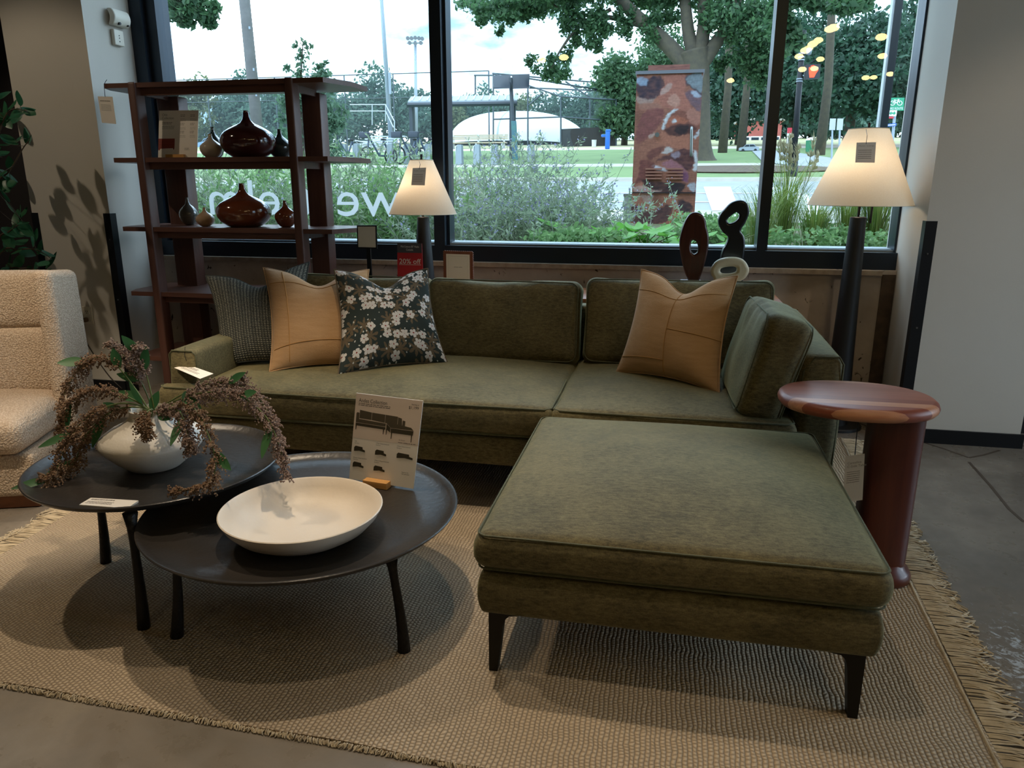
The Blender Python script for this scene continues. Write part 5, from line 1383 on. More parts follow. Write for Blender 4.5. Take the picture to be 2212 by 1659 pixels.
# slim sapling behind the bookcase
sb = onz(655, 13.0); rng = np.random.default_rng(77)
sp = thing('young_tree', tuple(sb), 'young slender tree with airy leaves behind the bookcase', 'tree')
MB().tube(catmull([sb, at_y(652, 260, 13), at_y(650, 170, 13), at_y(655, 85, 13)], 6), np.linspace(.05, .006, 19), 7).build('trunk', m_bark, parent=sp, smooth=True)
cl = []
for px, py, rx, ry in [(700, 190, 40, 40), (650, 215, 40, 40), (690, 260, 55, 45), (620, 250, 30, 40), (730, 270, 35, 40), (640, 300, 50, 40), (700, 320, 40, 30), (625, 150, 12, 10), (650, 160, 14, 14), (690, 145, 12, 10), (700, 160, 12, 12)]:
    k = 13/F; cl += subclusters(at_y(px, py, 13), (rx*k, rx*k, ry*k), 5, rng, .5)
Q1 = leaf_cloud(cl, 2600, .10, rng, shell=.1)
cl2 = [(at_y(px, py, 13), (.055, .055, .07)) for px, py in [(655, 90), (660, 103), (648, 110), (664, 120), (640, 95), (655, 130), (645, 140), (662, 145), (634, 100), (672, 97), (650, 120), (640, 125), (700, 140), (705, 133), (620, 147)]]
MB().quads(np.concatenate([Q1, leaf_cloud(cl2, 170, .085, rng, shell=.1)])).build('foliage', leafmat('foliage_sapling', '#5f7d5c', '#88a677', .6, .5), parent=sp, kind='stuff')

# ---------------------------------------------------------------- painted utility cabinet
bxY = 7.9
c_bl, c_br = at_y(1367, 478, bxY), at_y(1502, 480, bxY)
zb_ = gz(bxY)
hT = at_y(1440, 152, bxY)[2]
X0, X1 = at_y(1369, 320, bxY)[0], at_y(1509, 320, bxY)[0]
DEP = .62
cab = thing('utility_cabinet', ((X0+X1)/2, bxY+DEP/2, zb_), 'tall street utility cabinet wrapped in a reddish brown face painting', 'cabinet')
m_cab = M('cabinet_print_base', '#a06a5c', .6, var=(9, '#744640', .9, (1, 1, 7)))
zt_ = hT
MB().bb(X0, X1, bxY, bxY+DEP, zb_-.05, zt_).build('body', m_cab, parent=cab)
MB().bb(X0-.012, X1+.012, bxY-.015, bxY+DEP+.01, zt_-.03, zt_).build('lid_edge', M('cabinet_edge', '#7b7c84', .5), parent=cab)
a0, a1 = at_y(1400, 150, bxY+.1)[0], at_y(1490, 150, bxY+.1)[0]
MB().bb(a0, a1, bxY+.1, bxY+DEP-.1, zt_, at_y(1440, 140, bxY+.1)[2]).build('vent_cap', m_cab, parent=cab)
s10 = Sheet((X0, bxY, zb_), (X1, bxY, zb_), (X1, bxY, zt_), (X0, bxY, zt_), .001)
def CP(x, y):   # crop coordinates of the cabinet face -> (u, v)
    f = (y-110)/1510.; xl = 60-35*f; xr = 715-60*f
    return ((x-xl)/(xr-xl), 1-f)
PAT = [
 ('#3a2c3a', [(60, 200), (180, 150), (290, 130), (330, 230), (270, 330), (180, 380), (90, 330), (60, 260)]),
 ('#8fa0b8', [(65, 150), (130, 140), (170, 170), (160, 225), (110, 220), (65, 200)]),
 ('#a3877e', [(70, 330), (150, 350), (230, 350), (260, 330), (220, 385), (150, 400), (70, 385)]),
 ('#a5685a', [(340, 130), (530, 110), (560, 200), (540, 300), (600, 420), (560, 470), (380, 450), (300, 380), (290, 290), (340, 200)]),
 ('#b88878', [(380, 330), (450, 310), (500, 380), (450, 440), (380, 400)]),
 ('#b5948a', [(300, 280), (370, 210), (420, 210), (380, 280), (310, 310)]),
 ('#3c3440', [(540, 170), (560, 130), (700, 130), (708, 300), (690, 330), (600, 250), (550, 220)]),
 ('#7f8a92', [(560, 140), (700, 112), (708, 290), (640, 260), (560, 200)]),
 ('#6d5560', [(540, 300), (620, 280), (700, 330), (695, 480), (640, 450), (580, 380)]),
 ('#a9b2c4', [(600, 280), (650, 290), (698, 340), (640, 340)]),
 ('#9a6a5c', [(100, 400), (300, 400), (290, 450), (110, 450)]),
 ('#7a4644', [(180, 460), (330, 450), (320, 560), (250, 660), (150, 760), (60, 780), (100, 560)]),
 ('#7d4a3e', [(340, 620), (370, 530), (440, 480), (540, 480), (640, 520), (690, 560), (690, 640), (650, 720), (560, 700), (420, 720), (350, 680)]),
 ('#a3604a', [(360, 560), (430, 520), (520, 540), (580, 570), (520, 600), (420, 600), (370, 630)]),
 ('#4c2c2b', [(350, 650), (420, 620), (500, 600), (600, 610), (660, 640), (600, 690), (520, 720), (440, 720), (380, 700)]),
 ('#241a22', [(450, 640), (560, 620), (590, 650), (540, 700), (470, 690)]),
 ('#c9cdd2', [(320, 640), (345, 560), (390, 490), (450, 450), (470, 465), (410, 505), (365, 580), (340, 650)]),
 ('#c5cbd2', [(415, 570), (460, 550), (470, 580), (425, 590)]),
 ('#ab7466', [(560, 480), (620, 450), (690, 510), (690, 600), (600, 590)]),
 ('#b79c92', [(190, 720), (240, 680), (250, 720), (200, 745)]),
 ('#a86c58', [(270, 720), (340, 680), (420, 730), (560, 720), (590, 800), (540, 850), (420, 840), (280, 790)]),
 ('#6a3c38', [(180, 900), (260, 840), (340, 830), (300, 900), (200, 960)]),
 ('#4a2a30', [(330, 930), (420, 900), (520, 850), (620, 870), (650, 960), (620, 1050), (560, 1060), (470, 980), (380, 960), (270, 970)]),
 ('#c3bcbc', [(330, 880), (380, 830), (440, 855), (420, 880), (350, 895)]),
 ('#9a8896', [(420, 910), (470, 880), (510, 900), (470, 940), (430, 935)]),
 ('#96646e', [(330, 990), (420, 960), (510, 1010), (580, 1080), (590, 1150), (560, 1190), (500, 1120), (420, 1060), (340, 1020)]),
 ('#7a4a6a', [(530, 1090), (590, 1100), (580, 1190), (530, 1160)]),
 ('#c4c8d0', [(230, 1010), (280, 1020), (380, 1060), (350, 1075), (250, 1050)]),
 ('#6e3c38', [(120, 960), (240, 980), (260, 1060), (240, 1160), (100, 1190), (70, 1200), (100, 1080)]),
 ('#3b2428', [(120, 1160), (250, 1180), (420, 1190), (560, 1200), (520, 1290), (380, 1300), (220, 1260)]),
 ('#2c2028', [(400, 1190), (560, 1210), (500, 1300), (420, 1300)]),
 ('#b09088', [(60, 1240), (160, 1220), (240, 1270), (330, 1270), (250, 1300), (80, 1290)]),
 ('#a58a80', [(130, 1320), (250, 1320), (200, 1410), (140, 1370)]),
 ('#cfd3da', [(640, 870), (675, 900), (675, 1060), (630, 1060), (650, 1000)]),
 ('#a9adb8', [(590, 1210), (660, 1200), (655, 1300), (620, 1270)]),
 ('#4a3034', [(30, 1420), (150, 1470), (260, 1480), (420, 1420), (420, 1560), (300, 1620), (30, 1600)]),
 ('#a25c46', [(400, 1600), (440, 1480), (520, 1500), (560, 1560), (480, 1615)]),
 ('#2e2430', [(500, 1370), (600, 1390), (640, 1440), (600, 1510), (520, 1480)]),
 ('#c6c8cf', [(640, 730), (690, 660), (690, 690), (650, 750)]),
]
nu, nv = 110, 260
uu, vv = np.meshgrid(np.linspace(0, 1, nu+1), np.linspace(0, 1, nv+1))
# print in the coordinates the painting was measured in (x 25..715, y 110..1620)
ff = 1-vv; xl_, xr_ = 60-35*ff, 715-60*ff
PX, PY = xl_+uu*(xr_-xl_), 110+1510*ff
fl_x, fl_y = PX.ravel(), PY.ravel()
w1 = np.array([noise.noise(Vector((x*.02, y*.035, 1.0))) for x, y in zip(fl_x, fl_y)])
w2 = np.array([noise.noise(Vector((x*.025, y*.02, 7.0))) for x, y in zip(fl_x, fl_y)])
w3 = np.array([noise.noise(Vector((x*.06, y*.06, 3.0))) for x, y in zip(fl_x, fl_y)])
QX, QY = fl_x+15*w1+7*w3, fl_y+12*w2+6*w3
colr = np.tile(np.array(_lin0('#94604f')[:3]), (len(QX), 1))
big = np.array([noise.noise(Vector((x*.006, y*.006, 11.0))) for x, y in zip(fl_x, fl_y)])
colr = colr*(1+.45*big)[:, None]
def poly_alpha(P, X, Y_, soft):
    P = np.array(P, float); n = len(P); inside = np.zeros(len(X), bool); dist = np.full(len(X), 1e9)
    for i in range(n):
        a, b = P[i], P[(i+1) % n]; e = b-a
        t = np.clip(((X-a[0])*e[0]+(Y_-a[1])*e[1])/(e@e), 0, 1)
        dist = np.minimum(dist, np.hypot(X-a[0]-t*e[0], Y_-a[1]-t*e[1]))
        cond = (a[1] > Y_) != (b[1] > Y_)
        xi = a[0]+(Y_-a[1])/(b[1]-a[1]+1e-12)*e[0]
        inside ^= cond & (X < xi)
    d = np.where(inside, dist, -dist)
    t = np.clip((d+soft)/(2*soft), 0, 1); return t*t*(3-2*t)
for c, pts in PAT:
    al = poly_alpha(catmull(pts, 4, closed=True), QX, QY, 11)*(.88+.25*w1)
    al = np.clip(al, 0, 1)[:, None]
    colr = colr*(1-al)+np.array(_lin0(c)[:3])*al
streak = np.array([noise.noise(Vector((x*.012, y*.16, 5.0))) for x, y in zip(fl_x, fl_y)])
colr = colr*(1+.28*streak+.22*w3)[:, None]
mb = MB()
V = np.stack([X0+(X1-X0)*uu.ravel(), np.full(uu.size, bxY-.0012), zb_+(zt_-.03-zb_)*vv.ravel()], 1)
I = np.arange((nu+1)*(nv+1)).reshape(nv+1, nu+1)
mb.add(V, np.stack([I[:-1, :-1].ravel(), I[:-1, 1:].ravel(), I[1:, 1:].ravel(), I[1:, :-1].ravel()], 1).tolist())
ms_ = NT('cabinet_painting'); at_ = ms_.n('ShaderNodeAttribute', attribute_name='paint')
ms_.l(at_.outputs['Color'], ms_.b.inputs['Base Color']); ms_.b.inputs['Roughness'].default_value = .6
wrp = mb.build('printed_wrap', ms_.m, parent=cab)
ca = wrp.data.color_attributes.new('paint', 'FLOAT_COLOR', 'POINT')
ca.data.foreach_set('color', np.concatenate([np.clip(colr, 0, 1), np.ones((len(colr), 1))], 1).ravel())
for k in range(4):
    for x0, x1 in ((165, 330), (370, 540)):
        u0, v0 = CP(x0, 1165-k*32); u1, v1 = CP(x1, 1150-k*32)
        mb = MB(); p, q = s10.P(u0, v0, .012), s10.P(u1, v1, .012)
        mb.bb(p[0], q[0], bxY-.022, bxY-.008, p[2], q[2]); mb.build('vent_louvre', M('louvre_paint', '#9c6a5a', .55), parent=cab)
p, q = s10.P(*CP(612, 930)), s10.P(*CP(612, 665))
MB().tube(catmull([p+np.array([0, -.02, 0]), p+np.array([0, -.05, .02]), q+np.array([0, -.05, -.02]), q+np.array([0, -.02, 0])], 6), .014, 8).build('door_handle', M('galvanised', '#8c9290', .4, metal=.8), parent=cab, smooth=True)
p = s10.P(*CP(275, 725)); MB().cyl(p+np.array([0, -.012, 0]), p+np.array([0, -.03, 0]), .022, n=14).build('lock', M('galvanised', '#8c9290'), parent=cab)
p, q = s10.P(*CP(28, 1300)), s10.P(*CP(660, 1296))
MB().bb(X0, X1, bxY-.018, bxY-.008, p[2]-.006, p[2]+.006).build('door_gap', M('cabinet_gap', '#2a1f22', .7), parent=cab)
pz = gnd(1357, 478)
ped = thing('utility_pedestal', tuple(pz), 'small grey green utility box beside the painted cabinet', 'utility box')
h_ = at_y(1357, 420, pz[1])[2]
m_ped = M('grey_green_metal', '#8f9a92', .6)
MB().rbox((pz[0], pz[1], (pz[2]+h_)/2), (.105, .12, h_-pz[2]), .012, mid=1, arc=2).build('box', m_ped, parent=ped, smooth=40)
MB().bb(pz[0]-.058, pz[0]+.058, pz[1]-.066, pz[1]+.066, h_-.02, h_+.006).build('cap', M('grey_green_cap', '#7c877f', .6), parent=ped)

# ---------------------------------------------------------------- poles and posts
m_steel = M('galvanised_pole', '#8f9ba6', .5, metal=.4)
m_upole = M('weathered_wood_pole', '#6c6a68', .9, bump=(20, .5, (1, 1, .2)), var=(4, '#585654', .6))
b = gnd(566, 378)
up = thing('utility_pole', tuple(b), 'thick leaning wooden utility pole behind the bookcase', 'pole')
MB().tube([b-np.array([0, 0, .2]), at_y(528, 0, b[1]), at_y(500, -280, b[1])], [.165, .15, .14], 14).build('shaft', m_upole, parent=up, smooth=True)
for py in (60, 150, 205):
    x = 566-38*(378-py)/378; c = at_y(x+5, py, b[1]-.16); MB().box(c, (.05, .02, .07)).build('pole_tag', m_bead, parent=up)
b = gnd(846, 322)
lp = thing('lamp_post', tuple(b), 'pale grey steel lamp post beside the bleachers', 'pole')
MB().tube([b, at_y(824, 0, b[1]), at_y(816, -200, b[1])], [.14, .10, .08], 12).build('shaft', m_steel, parent=lp, smooth=True)
MB().cyl(b-np.array([0, 0, .05]), b+np.array([0, 0, .6]), .2, n=12).build('base', m_steel, parent=lp, smooth=40)
p = at_y(842, 180, b[1]-.14); MB().box(p, (.14, .06, 1.1)).build('junction_box', m_bead, parent=lp)
b = onz(902, 58.)
fl_ = thing('floodlight_mast', tuple(b), 'tall slim floodlight mast with eight sports lamps above the shelter', 'mast')
MB().tube([b, at_y(897, 88, 58)], [.16, .10], 10).build('shaft', m_steel, parent=fl_, smooth=True)
for py in (83, 93): MB().cyl(at_y(879, py, 58), at_y(914, py, 58), .05, n=6).build('crossarm', m_steel, parent=fl_)
for i, (px, py) in enumerate([(882, 82), (890, 82), (898, 81), (906, 82), (913, 83), (886, 92), (898, 93), (910, 92)]):
    c = at_y(px, py, 57.8); MB().lathe([(0, -.12), (.06, -.1), (.13, .1), (.15, .12), (0, .12)], c, 12, R=rotm(math.radians(110))).build('floodlight', M('floodlight_grey', '#6b7178', .5), parent=fl_, smooth=50)
# black square post outside the right pane
b = gnd(1892, 476); 
po = thing('square_steel_post', tuple(b), 'black square steel post outside beside the floor lamp shade', 'post')
pw_ = abs(at_y(1938, 150, b[1])[0]-at_y(1912, 150, b[1])[0])*.62; xc = at_y(1925, 150, b[1])[0]
MB().bb(xc-pw_/2, xc+pw_/2, b[1], b[1]+.13, b[2], 4.6).build('shaft', M('black_post_paint', '#23282c', .35), parent=po)
MB().bb(xc-pw_/2-.018, xc-pw_/2, b[1]+.02, b[1]+.11, b[2], 4.6).build('sunlit_edge', M('sunlit_edge_tone', '#aab2b6', .4), parent=po)  # pale strip standing in for sunlight on the left edge of the post
MB().bb(xc-.16, xc+.16, b[1]-.09, b[1]+.22, b[2]-.02, b[2]+.02).build('base_plate', m_black, parent=po)
# pedestrian signal
b = gnd(1711, 381)
ps = thing('pedestrian_signal', tuple(b), 'black pole with a lit red hand pedestrian signal', 'traffic signal')
sy = b[1]
MB().tube([b, at_y(1736, 66, sy)], [.075, .06], 12).build('pole', m_black, parent=ps, smooth=True)
MB().cyl(b-np.array([0, 0, .02]), b+np.array([0, 0, .45]), .13, .10, n=12).build('base', m_black, parent=ps, smooth=40)
for py in (117, 125, 131, 172, 177):
    c = at_y(1736-26*(py-66)/314, py, sy); MB().cyl(c, c+np.array([0, 0, .025]), .076, n=12).build('band', m_bead, parent=ps)
hd = [at_y(1739, 170, sy-.1), at_y(1771, 168, sy-.1), at_y(1773, 138, sy-.1), at_y(1741, 139, sy-.1)]
MB().poly(hd, (0, 1, 0), .22).build('signal_head', M('signal_black', '#1c1d20', .5), parent=ps)
s11 = Sheet(*hd, .001)
mb = MB(); s11.pg(mb, [(.30, .06), (.60, .06), (.72, .34), (.86, .55), (.80, .60), (.66, .46), (.66, .86), (.58, .88), (.56, .56), (.54, .92), (.46, .92), (.45, .56), (.42, .90), (.34, .88), (.35, .52), (.28, .80), (.21, .76), (.25, .40)], .004)
mb.build('red_hand', M('lit_red', '#ff3b1e', .5, emit=('#ff3311', 2.2)), parent=ps)
c = at_y(1742, 112, sy); MB().lathe([(0, -.08), (.06, -.06), (.07, .02), (.06, .07), (0, .09)], c+np.array([.05, 0, 0]), 14).build('camera_dome', m_bead, parent=ps, smooth=True)
MB().cyl(at_y(1750, 137, sy), at_y(1768, 124, sy), .015, n=6).build('bracket', m_black, parent=ps)
# street signs
def street_sign(name, label, px_rect, post_px, yv, mats, draw=None, post_mat=m_steel):
    base = gnd(*post_px) if yv is None else onz(post_px[0], yv); yv = base[1]
    th = thing(name, tuple(base), label, 'sign')
    x0, y0, x1, y1 = px_rect
    s = Sheet(at_y(x0-(1 if True else 0), y1, yv-.05), at_y(x1-1, y1, yv-.05), at_y(x1+1, y0, yv-.05), at_y(x0+1, y0, yv-.05), .01)
    s.slab().build('plate', mats[0], parent=th)
    xc = (x0+x1)/2
    MB().cyl(base-np.array([0, 0, .1]), at_y(xc, y0+2, yv), .03, n=8).build('post', post_mat, parent=th, smooth=40)
    if draw: draw(s, th)
    return th, s
m_sgreen, m_swhite = M('sign_green', '#1f8a63', .5), M('sign_white', '#dfe3e2', .5)
m_sred = M('sign_red_bright', '#b32a38', .5)
def bikedraw(s, th):
    mb = MB()
    for u in (.28, .72):
        ring = [(u+.17*math.cos(a), .58+.19*math.sin(a)) for a in np.linspace(0, 2*math.pi, 20, endpoint=False)]
        inn = [(u+.125*math.cos(a), .58+.14*math.sin(a)) for a in np.linspace(0, 2*math.pi, 20, endpoint=False)]
        for k in range(20): mb.add([s.P(*ring[k], .006), s.P(*ring[(k+1) % 20], .006), s.P(*inn[(k+1) % 20], .006), s.P(*inn[k], .006)], [(0, 1, 2, 3)])
    def seg(a, b, w=.02):
        a, b = np.array(a), np.array(b); d = (b-a)/np.linalg.norm(b-a); n = np.array([-d[1], d[0]])*w
        mb.add([s.P(*(a-n), .006), s.P(*(b-n), .006), s.P(*(b+n), .006), s.P(*(a+n), .006)], [(0, 1, 2, 3)])
    for a, b in (((.28, .58), (.40, .80)), ((.40, .80), (.64, .80)), ((.64, .80), (.50, .58)), ((.50, .58), (.28, .58)), ((.40, .80), (.50, .58)), ((.72, .58), (.62, .86)), ((.58, .88), (.70, .88)), ((.35, .84), (.45, .84))): seg(a, b)
    s.text(mb, 'BIKE ROUTE', .06, .09, .24, .88, o=.006)
    mb.build('bicycle_symbol', m_swhite, parent=th)
th, s12 = street_sign('bike_route_sign', 'green bike route sign with a white bicycle symbol beyond the steel post', (1918, 211, 1953, 239), (1920, 372), 18.0, (m_sgreen,), bikedraw)
def arrows(s, th):
    mb = MB(); s.pg(mb, [(.1, .5), (.35, .85), (.35, .62), (.65, .62), (.65, .85), (.9, .5), (.65, .15), (.65, .38), (.35, .38), (.35, .15)], .006); mb.build('double_arrow', m_sgreen, parent=th)
sA = Sheet(at_y(1918, 251, 17.93), at_y(1936, 251, 17.93), at_y(1938, 238, 17.93), at_y(1920, 238, 17.93), .01)
sA.slab().build('arrow_plate', m_swhite, parent=th); arrows(sA, th)
sB = Sheet(at_y(1915, 256, 17.93), at_y(1930, 256, 17.93), at_y(1931, 252, 17.93), at_y(1916, 252, 17.93), .01); sB.slab().build('red_plate', m_sred, parent=th)
sC = Sheet(at_y(1912, 274, 17.93), at_y(1936, 272, 17.93), at_y(1937, 266, 17.93), at_y(1913, 268, 17.93), .01); sC.slab().build('street_name_plate', M('sign_blue', '#3a62a8', .5), parent=th)
mb = MB(); sC.lines(mb, .1, .9, .35, 1, .1, .3, 3); mb.build('lettering', m_swhite, parent=th)
def parkdraw(s, th):
    mb = MB(); s.rect(mb, 0, .70, 1, 1, .006); mb.build('red_header', m_sred, parent=th)
    mb = MB()
    for k in range(4): s.rect(mb, .2+.15*k, .1, .28+.15*k, .62-.05*k, .006)
    mb.build('lettering', m_ink, parent=th)
street_sign('bus_stop_sign', 'narrow white street sign with a red top by the signal pole', (1700, 276, 1710, 316), (1700, 372), None, (m_swhite,), parkdraw)
street_sign('road_sign_back', 'pale blank back of a road sign left of the lamp shade', (1792, 256, 1805, 281), (1797, 345), None, (M('sign_back_grey', '#a9aeb0', .5),))
street_sign('road_sign_back', 'pale blank back of a road sign nearest the lamp shade', (1808, 256, 1821, 281), (1813, 345), None, (M('sign_back_grey', '#a9aeb0'),))

# ---------------------------------------------------------------- ball field: fence, backstop, dome
m_pipe_g = M('fence_pipe', '#4b565c', .5, metal=.5)
def mesh_mat(name, col, dens):
    s = NT(name); t = s.n('ShaderNodeBsdfTransparent')
    s.b.inputs['Base Color'].default_value = lin(col); s.b.inputs['Roughness'].default_value = .6
    mx = s.n('ShaderNodeMixShader', {0: dens, 1: t.outputs[0], 2: s.b.outputs[0]}); s.l(mx.outputs[0], s.o.inputs['Surface'])
    return s.m
m_mesh = mesh_mat('chain_link_wire', '#6d7a80', .16)
fy = 45.0
fe = thing('chain_link_fence', tuple(onz(700, fy)), 'tall chain link ball field fence with thin rails', 'fence')
fx0, fx1 = at_y(330, 160, fy), at_y(1056, 153, fy)
zr = fx1[2]
zg = gz(fy)
MB().cyl((fx0[0]-10, fy, zr), (fx1[0], fy, zr), .03, n=6).build('top_rail', m_pipe_g, parent=fe)
zmid = at_y(700, 215, fy)[2]
MB().cyl((fx0[0]-10, fy, zmid), (fx1[0], fy, zmid), .025, n=6).build('mid_rail', m_pipe_g, parent=fe)
for px in (270, 448, 595, 745, 850, 955, 1056):
    x = at_y(px, 200, fy)[0]; MB().cyl((x, fy, zg-.1), (x, fy, zr), .04, n=8).build('fence_post', m_pipe_g, parent=fe)
MB().add([(fx0[0]-10, fy+.02, zg), (fx1[0], fy+.02, zg), (fx1[0], fy+.02, zr), (fx0[0]-10, fy+.02, zr)], [(0, 1, 2, 3)]).build('wire_mesh', m_mesh, parent=fe)
by_ = 42.5
bs = thing('backstop_cage', tuple(onz(1200, by_)), 'baseball backstop cage of dark pipes and wire mesh', 'backstop')
def K3(x, y): return 930+x*.3391, y*.3391
def pipe(a, b, ya, yb, r=.045):
    MB().cyl(at_y(*K3(*a), ya), at_y(*K3(*b), yb), r, n=6).build('pipe', m_pipe_g, parent=bs)
for a, b, ya, yb in [((400, 470), (400, 940), by_, by_), ((620, 560), (620, 940), by_, by_), ((830, 615), (830, 945), by_, by_), ((1015, 630), (1015, 900), by_+6, by_+6), ((1080, 560), (1080, 860), by_+6, by_+6), ((1182, 640), (1182, 945), by_+2, by_+2),
                     ((395, 468), (830, 615), by_, by_), ((830, 615), (1182, 636), by_, by_+2), ((395, 468), (1085, 528), by_, by_+6), ((1085, 528), (1182, 636), by_+6, by_+2), ((625, 500), (1130, 580), by_, by_+4), ((630, 560), (1130, 580), by_, by_+4), ((860, 520), (1120, 690), by_+3, by_+4), ((720, 590), (625, 670), by_, by_), ((400, 760), (830, 745), by_, by_), ((830, 745), (1170, 770), by_, by_+2), ((280, 480), (400, 480), by_+1, by_), ((285, 480), (285, 620), by_+1, by_+1)]:
    pipe(a, b, ya, yb)
V = [at_y(*K3(400, 470), by_), at_y(*K3(830, 615), by_), at_y(*K3(1182, 636), by_+2), at_y(*K3(1085, 528), by_+6)]
MB().add(V, [(0, 1, 2, 3)]).build('wire_mesh', m_mesh, parent=bs)
V = [at_y(*K3(400, 470), by_+.05), at_y(*K3(400, 940), by_+.05), at_y(*K3(830, 945), by_+.05), at_y(*K3(830, 615), by_+.05)]
MB().add(V, [(0, 1, 2, 3)]).build('wire_mesh', m_mesh, parent=bs)
V = [at_y(*K3(830, 945), by_+.05), at_y(*K3(1182, 945), by_+2.05), at_y(*K3(1182, 640), by_+2.05), at_y(*K3(830, 615), by_+.05)]
MB().add(V, [(0, 1, 2, 3)]).build('wire_mesh', m_mesh, parent=bs)
P = [at_y(*K3(832, 948), by_+.1), at_y(*K3(1178, 950), by_+1.9), at_y(*K3(1174, 806), by_+1.9), at_y(*K3(834, 822), by_+.1)]
MB().poly(P, (0, 1, 0), .06).build('windscreen', M('black_screen', '#2b2c2c', .8, var=(1, '#3a342d', .6)), parent=bs)
# air dome
dy_ = 58.; dc = onz(1130, dy_); rx = abs(at_y(1240, 300, dy_)[0]-dc[0]); dh = at_y(1130, 243, dy_)[2]-dc[2]
dm = thing('air_dome', tuple(dc), 'white inflated sports dome behind the backstop', 'dome')
m_dome = M('dome_fabric', '#d2d9de', .7)
V = []; Fc = []; nu, nv = 40, 12
for j in range(nv+1):
    a = math.pi/2*j/nv
    for i in range(nu):
        t = 2*math.pi*i/nu; cx_ = math.copysign(abs(math.cos(t))**.8, math.cos(t)); sy_ = math.copysign(abs(math.sin(t))**.8, math.sin(t))
        V.append((dc[0]+rx*1.25*cx_*math.cos(a)**.8, dy_+9*sy_*math.cos(a)**.8, dc[2]-.3+dh*1.08*math.sin(a)**.85))
for j in range(nv):
    for i in range(nu): Fc.append((j*nu+i, j*nu+(i+1) % nu, (j+1)*nu+(i+1) % nu, (j+1)*nu+i))
MB().add(V, Fc).build('skin', m_dome, parent=dm, smooth=True)
for k in range(7):
    x = dc[0]+rx*1.25*(-.78+.26*k); w = (1-((-.78+.26*k))**2)**.5
    P = [(x, dy_-9.05*w**.9*math.cos(a)**.8, dc[2]-.3+dh*1.085*(w**.85)*math.sin(a)**.85) for a in np.linspace(0, math.pi/2, 12)]
    MB().tube(P, .05, 5).build('seam_cable', M('dome_cable', '#aab4bc', .6), parent=dm)
# blue fountain, bucket
m_blue = M('fountain_blue', '#1f62b8', .4)
b = gnd(1312, 322)
wf = thing('drinking_fountain', tuple(b), 'bright blue bottle filling drinking fountain by the backstop', 'fountain')
k = b[1]/F
MB().rbox((b[0], b[1], b[2]+18*k), (9*k, .3, 36*k), .03, mid=1, arc=2).build('column', m_blue, parent=wf, smooth=40)
MB().rbox((b[0]-8*k, b[1], b[2]+26*k), (10*k, .3, 5*k), .03, mid=1, arc=2).build('basin', m_blue, parent=wf, smooth=40)
MB().rbox((b[0]+1*k, b[1], b[2]+36*k), (10*k, .34, 4*k), .03, mid=1, arc=2).build('top_cap', m_blue, parent=wf, smooth=40)
b = gnd(1283, 317); k = b[1]/F
MB().lathe([(0, 0), (4.4*k, 0), (5*k, 13*k), (5.3*k, 13.5*k), (0, 13.5*k)], tuple(b), 16).build('white_bucket', M('bucket_white', '#c9ccca', .6), smooth=40, label='white bucket standing before the dark windscreen', cat='bucket')
# bench
b0, b1 = gnd(972, 322), gnd(1088, 322); by2 = b0[1]; k = by2/F
bn = thing('park_bench', tuple((b0+b1)/2), 'long pale slatted park bench under the shelter', 'bench')
m_bw = M('bench_wood', '#a79a80', .8); b1[2] = b0[2]
for dz, dyy in ((28, .35), (24.5, .32), (21, .29)): MB().bb(b0[0], b1[0], by2+dyy-.03, by2+dyy+.03, b0[2]+(dz-1.2)*k, b0[2]+(dz+1.2)*k).build('back_slat', m_bw, parent=bn)
for j in range(3): MB().bb(b0[0], b1[0], by2-.25+.18*j, by2-.12+.18*j, b0[2]+11*k, b0[2]+13*k).build('seat_slat', m_bw, parent=bn)
for px in (976, 1030, 1086):
    x = at_y(px, 310, by2)[0]; MB().bb(x-.04, x+.04, by2-.2, by2+.3, b0[2], b0[2]+11*k).bb(x-.04, x+.04, by2+.3, by2+.38, b0[2], b0[2]+29*k).build('bench_leg', M('bench_frame', '#c0c4c4', .6), parent=bn)
# shelter
m_sroof, m_spost = M('shelter_roof', '#8b949a', .5, metal=.3), M('shelter_post', '#2f3840', .5)
shy = 29.0
sl = thing('picnic_shelter', tuple(onz(1000, shy)), 'open shelter with a flat ribbed metal roof and dark posts', 'shelter')
P = [at_y(881, 222, shy), at_y(1117, 219, shy), at_y(1120, 208, shy+2.2), at_y(888, 211, shy+2.2)]
MB().poly(P, (0, 0, 1), .05).build('roof_panel', m_sroof, parent=sl)
for i in range(14):
    t = (i+.5)/14; MB().cyl(P[0]+(P[1]-P[0])*t+np.array([0, 0, .06]), P[3]+(P[2]-P[3])*t+np.array([0, 0, .06]), .035, n=5).build('roof_rib', M('roof_rib_pale', '#a9b2b6', .5), parent=sl)
MB().cyl(P[0]-np.array([0, 0, .08]), P[1]-np.array([0, 0, .08]), .09, n=6).build('front_beam', m_spost, parent=sl)
for px, dyy in ((889, .3), (892, 2.0), (1105, .3), (1110, 2.0)):
    x = at_y(px, 260, shy+dyy)[0]; zz = at_y(px, 219, shy)[2]; MB().bb(x-.07, x+.07, shy+dyy-.07, shy+dyy+.07, gz(shy+dyy), zz+(.0 if dyy < 1 else .12)).build('shelter_post', m_spost, parent=sl)
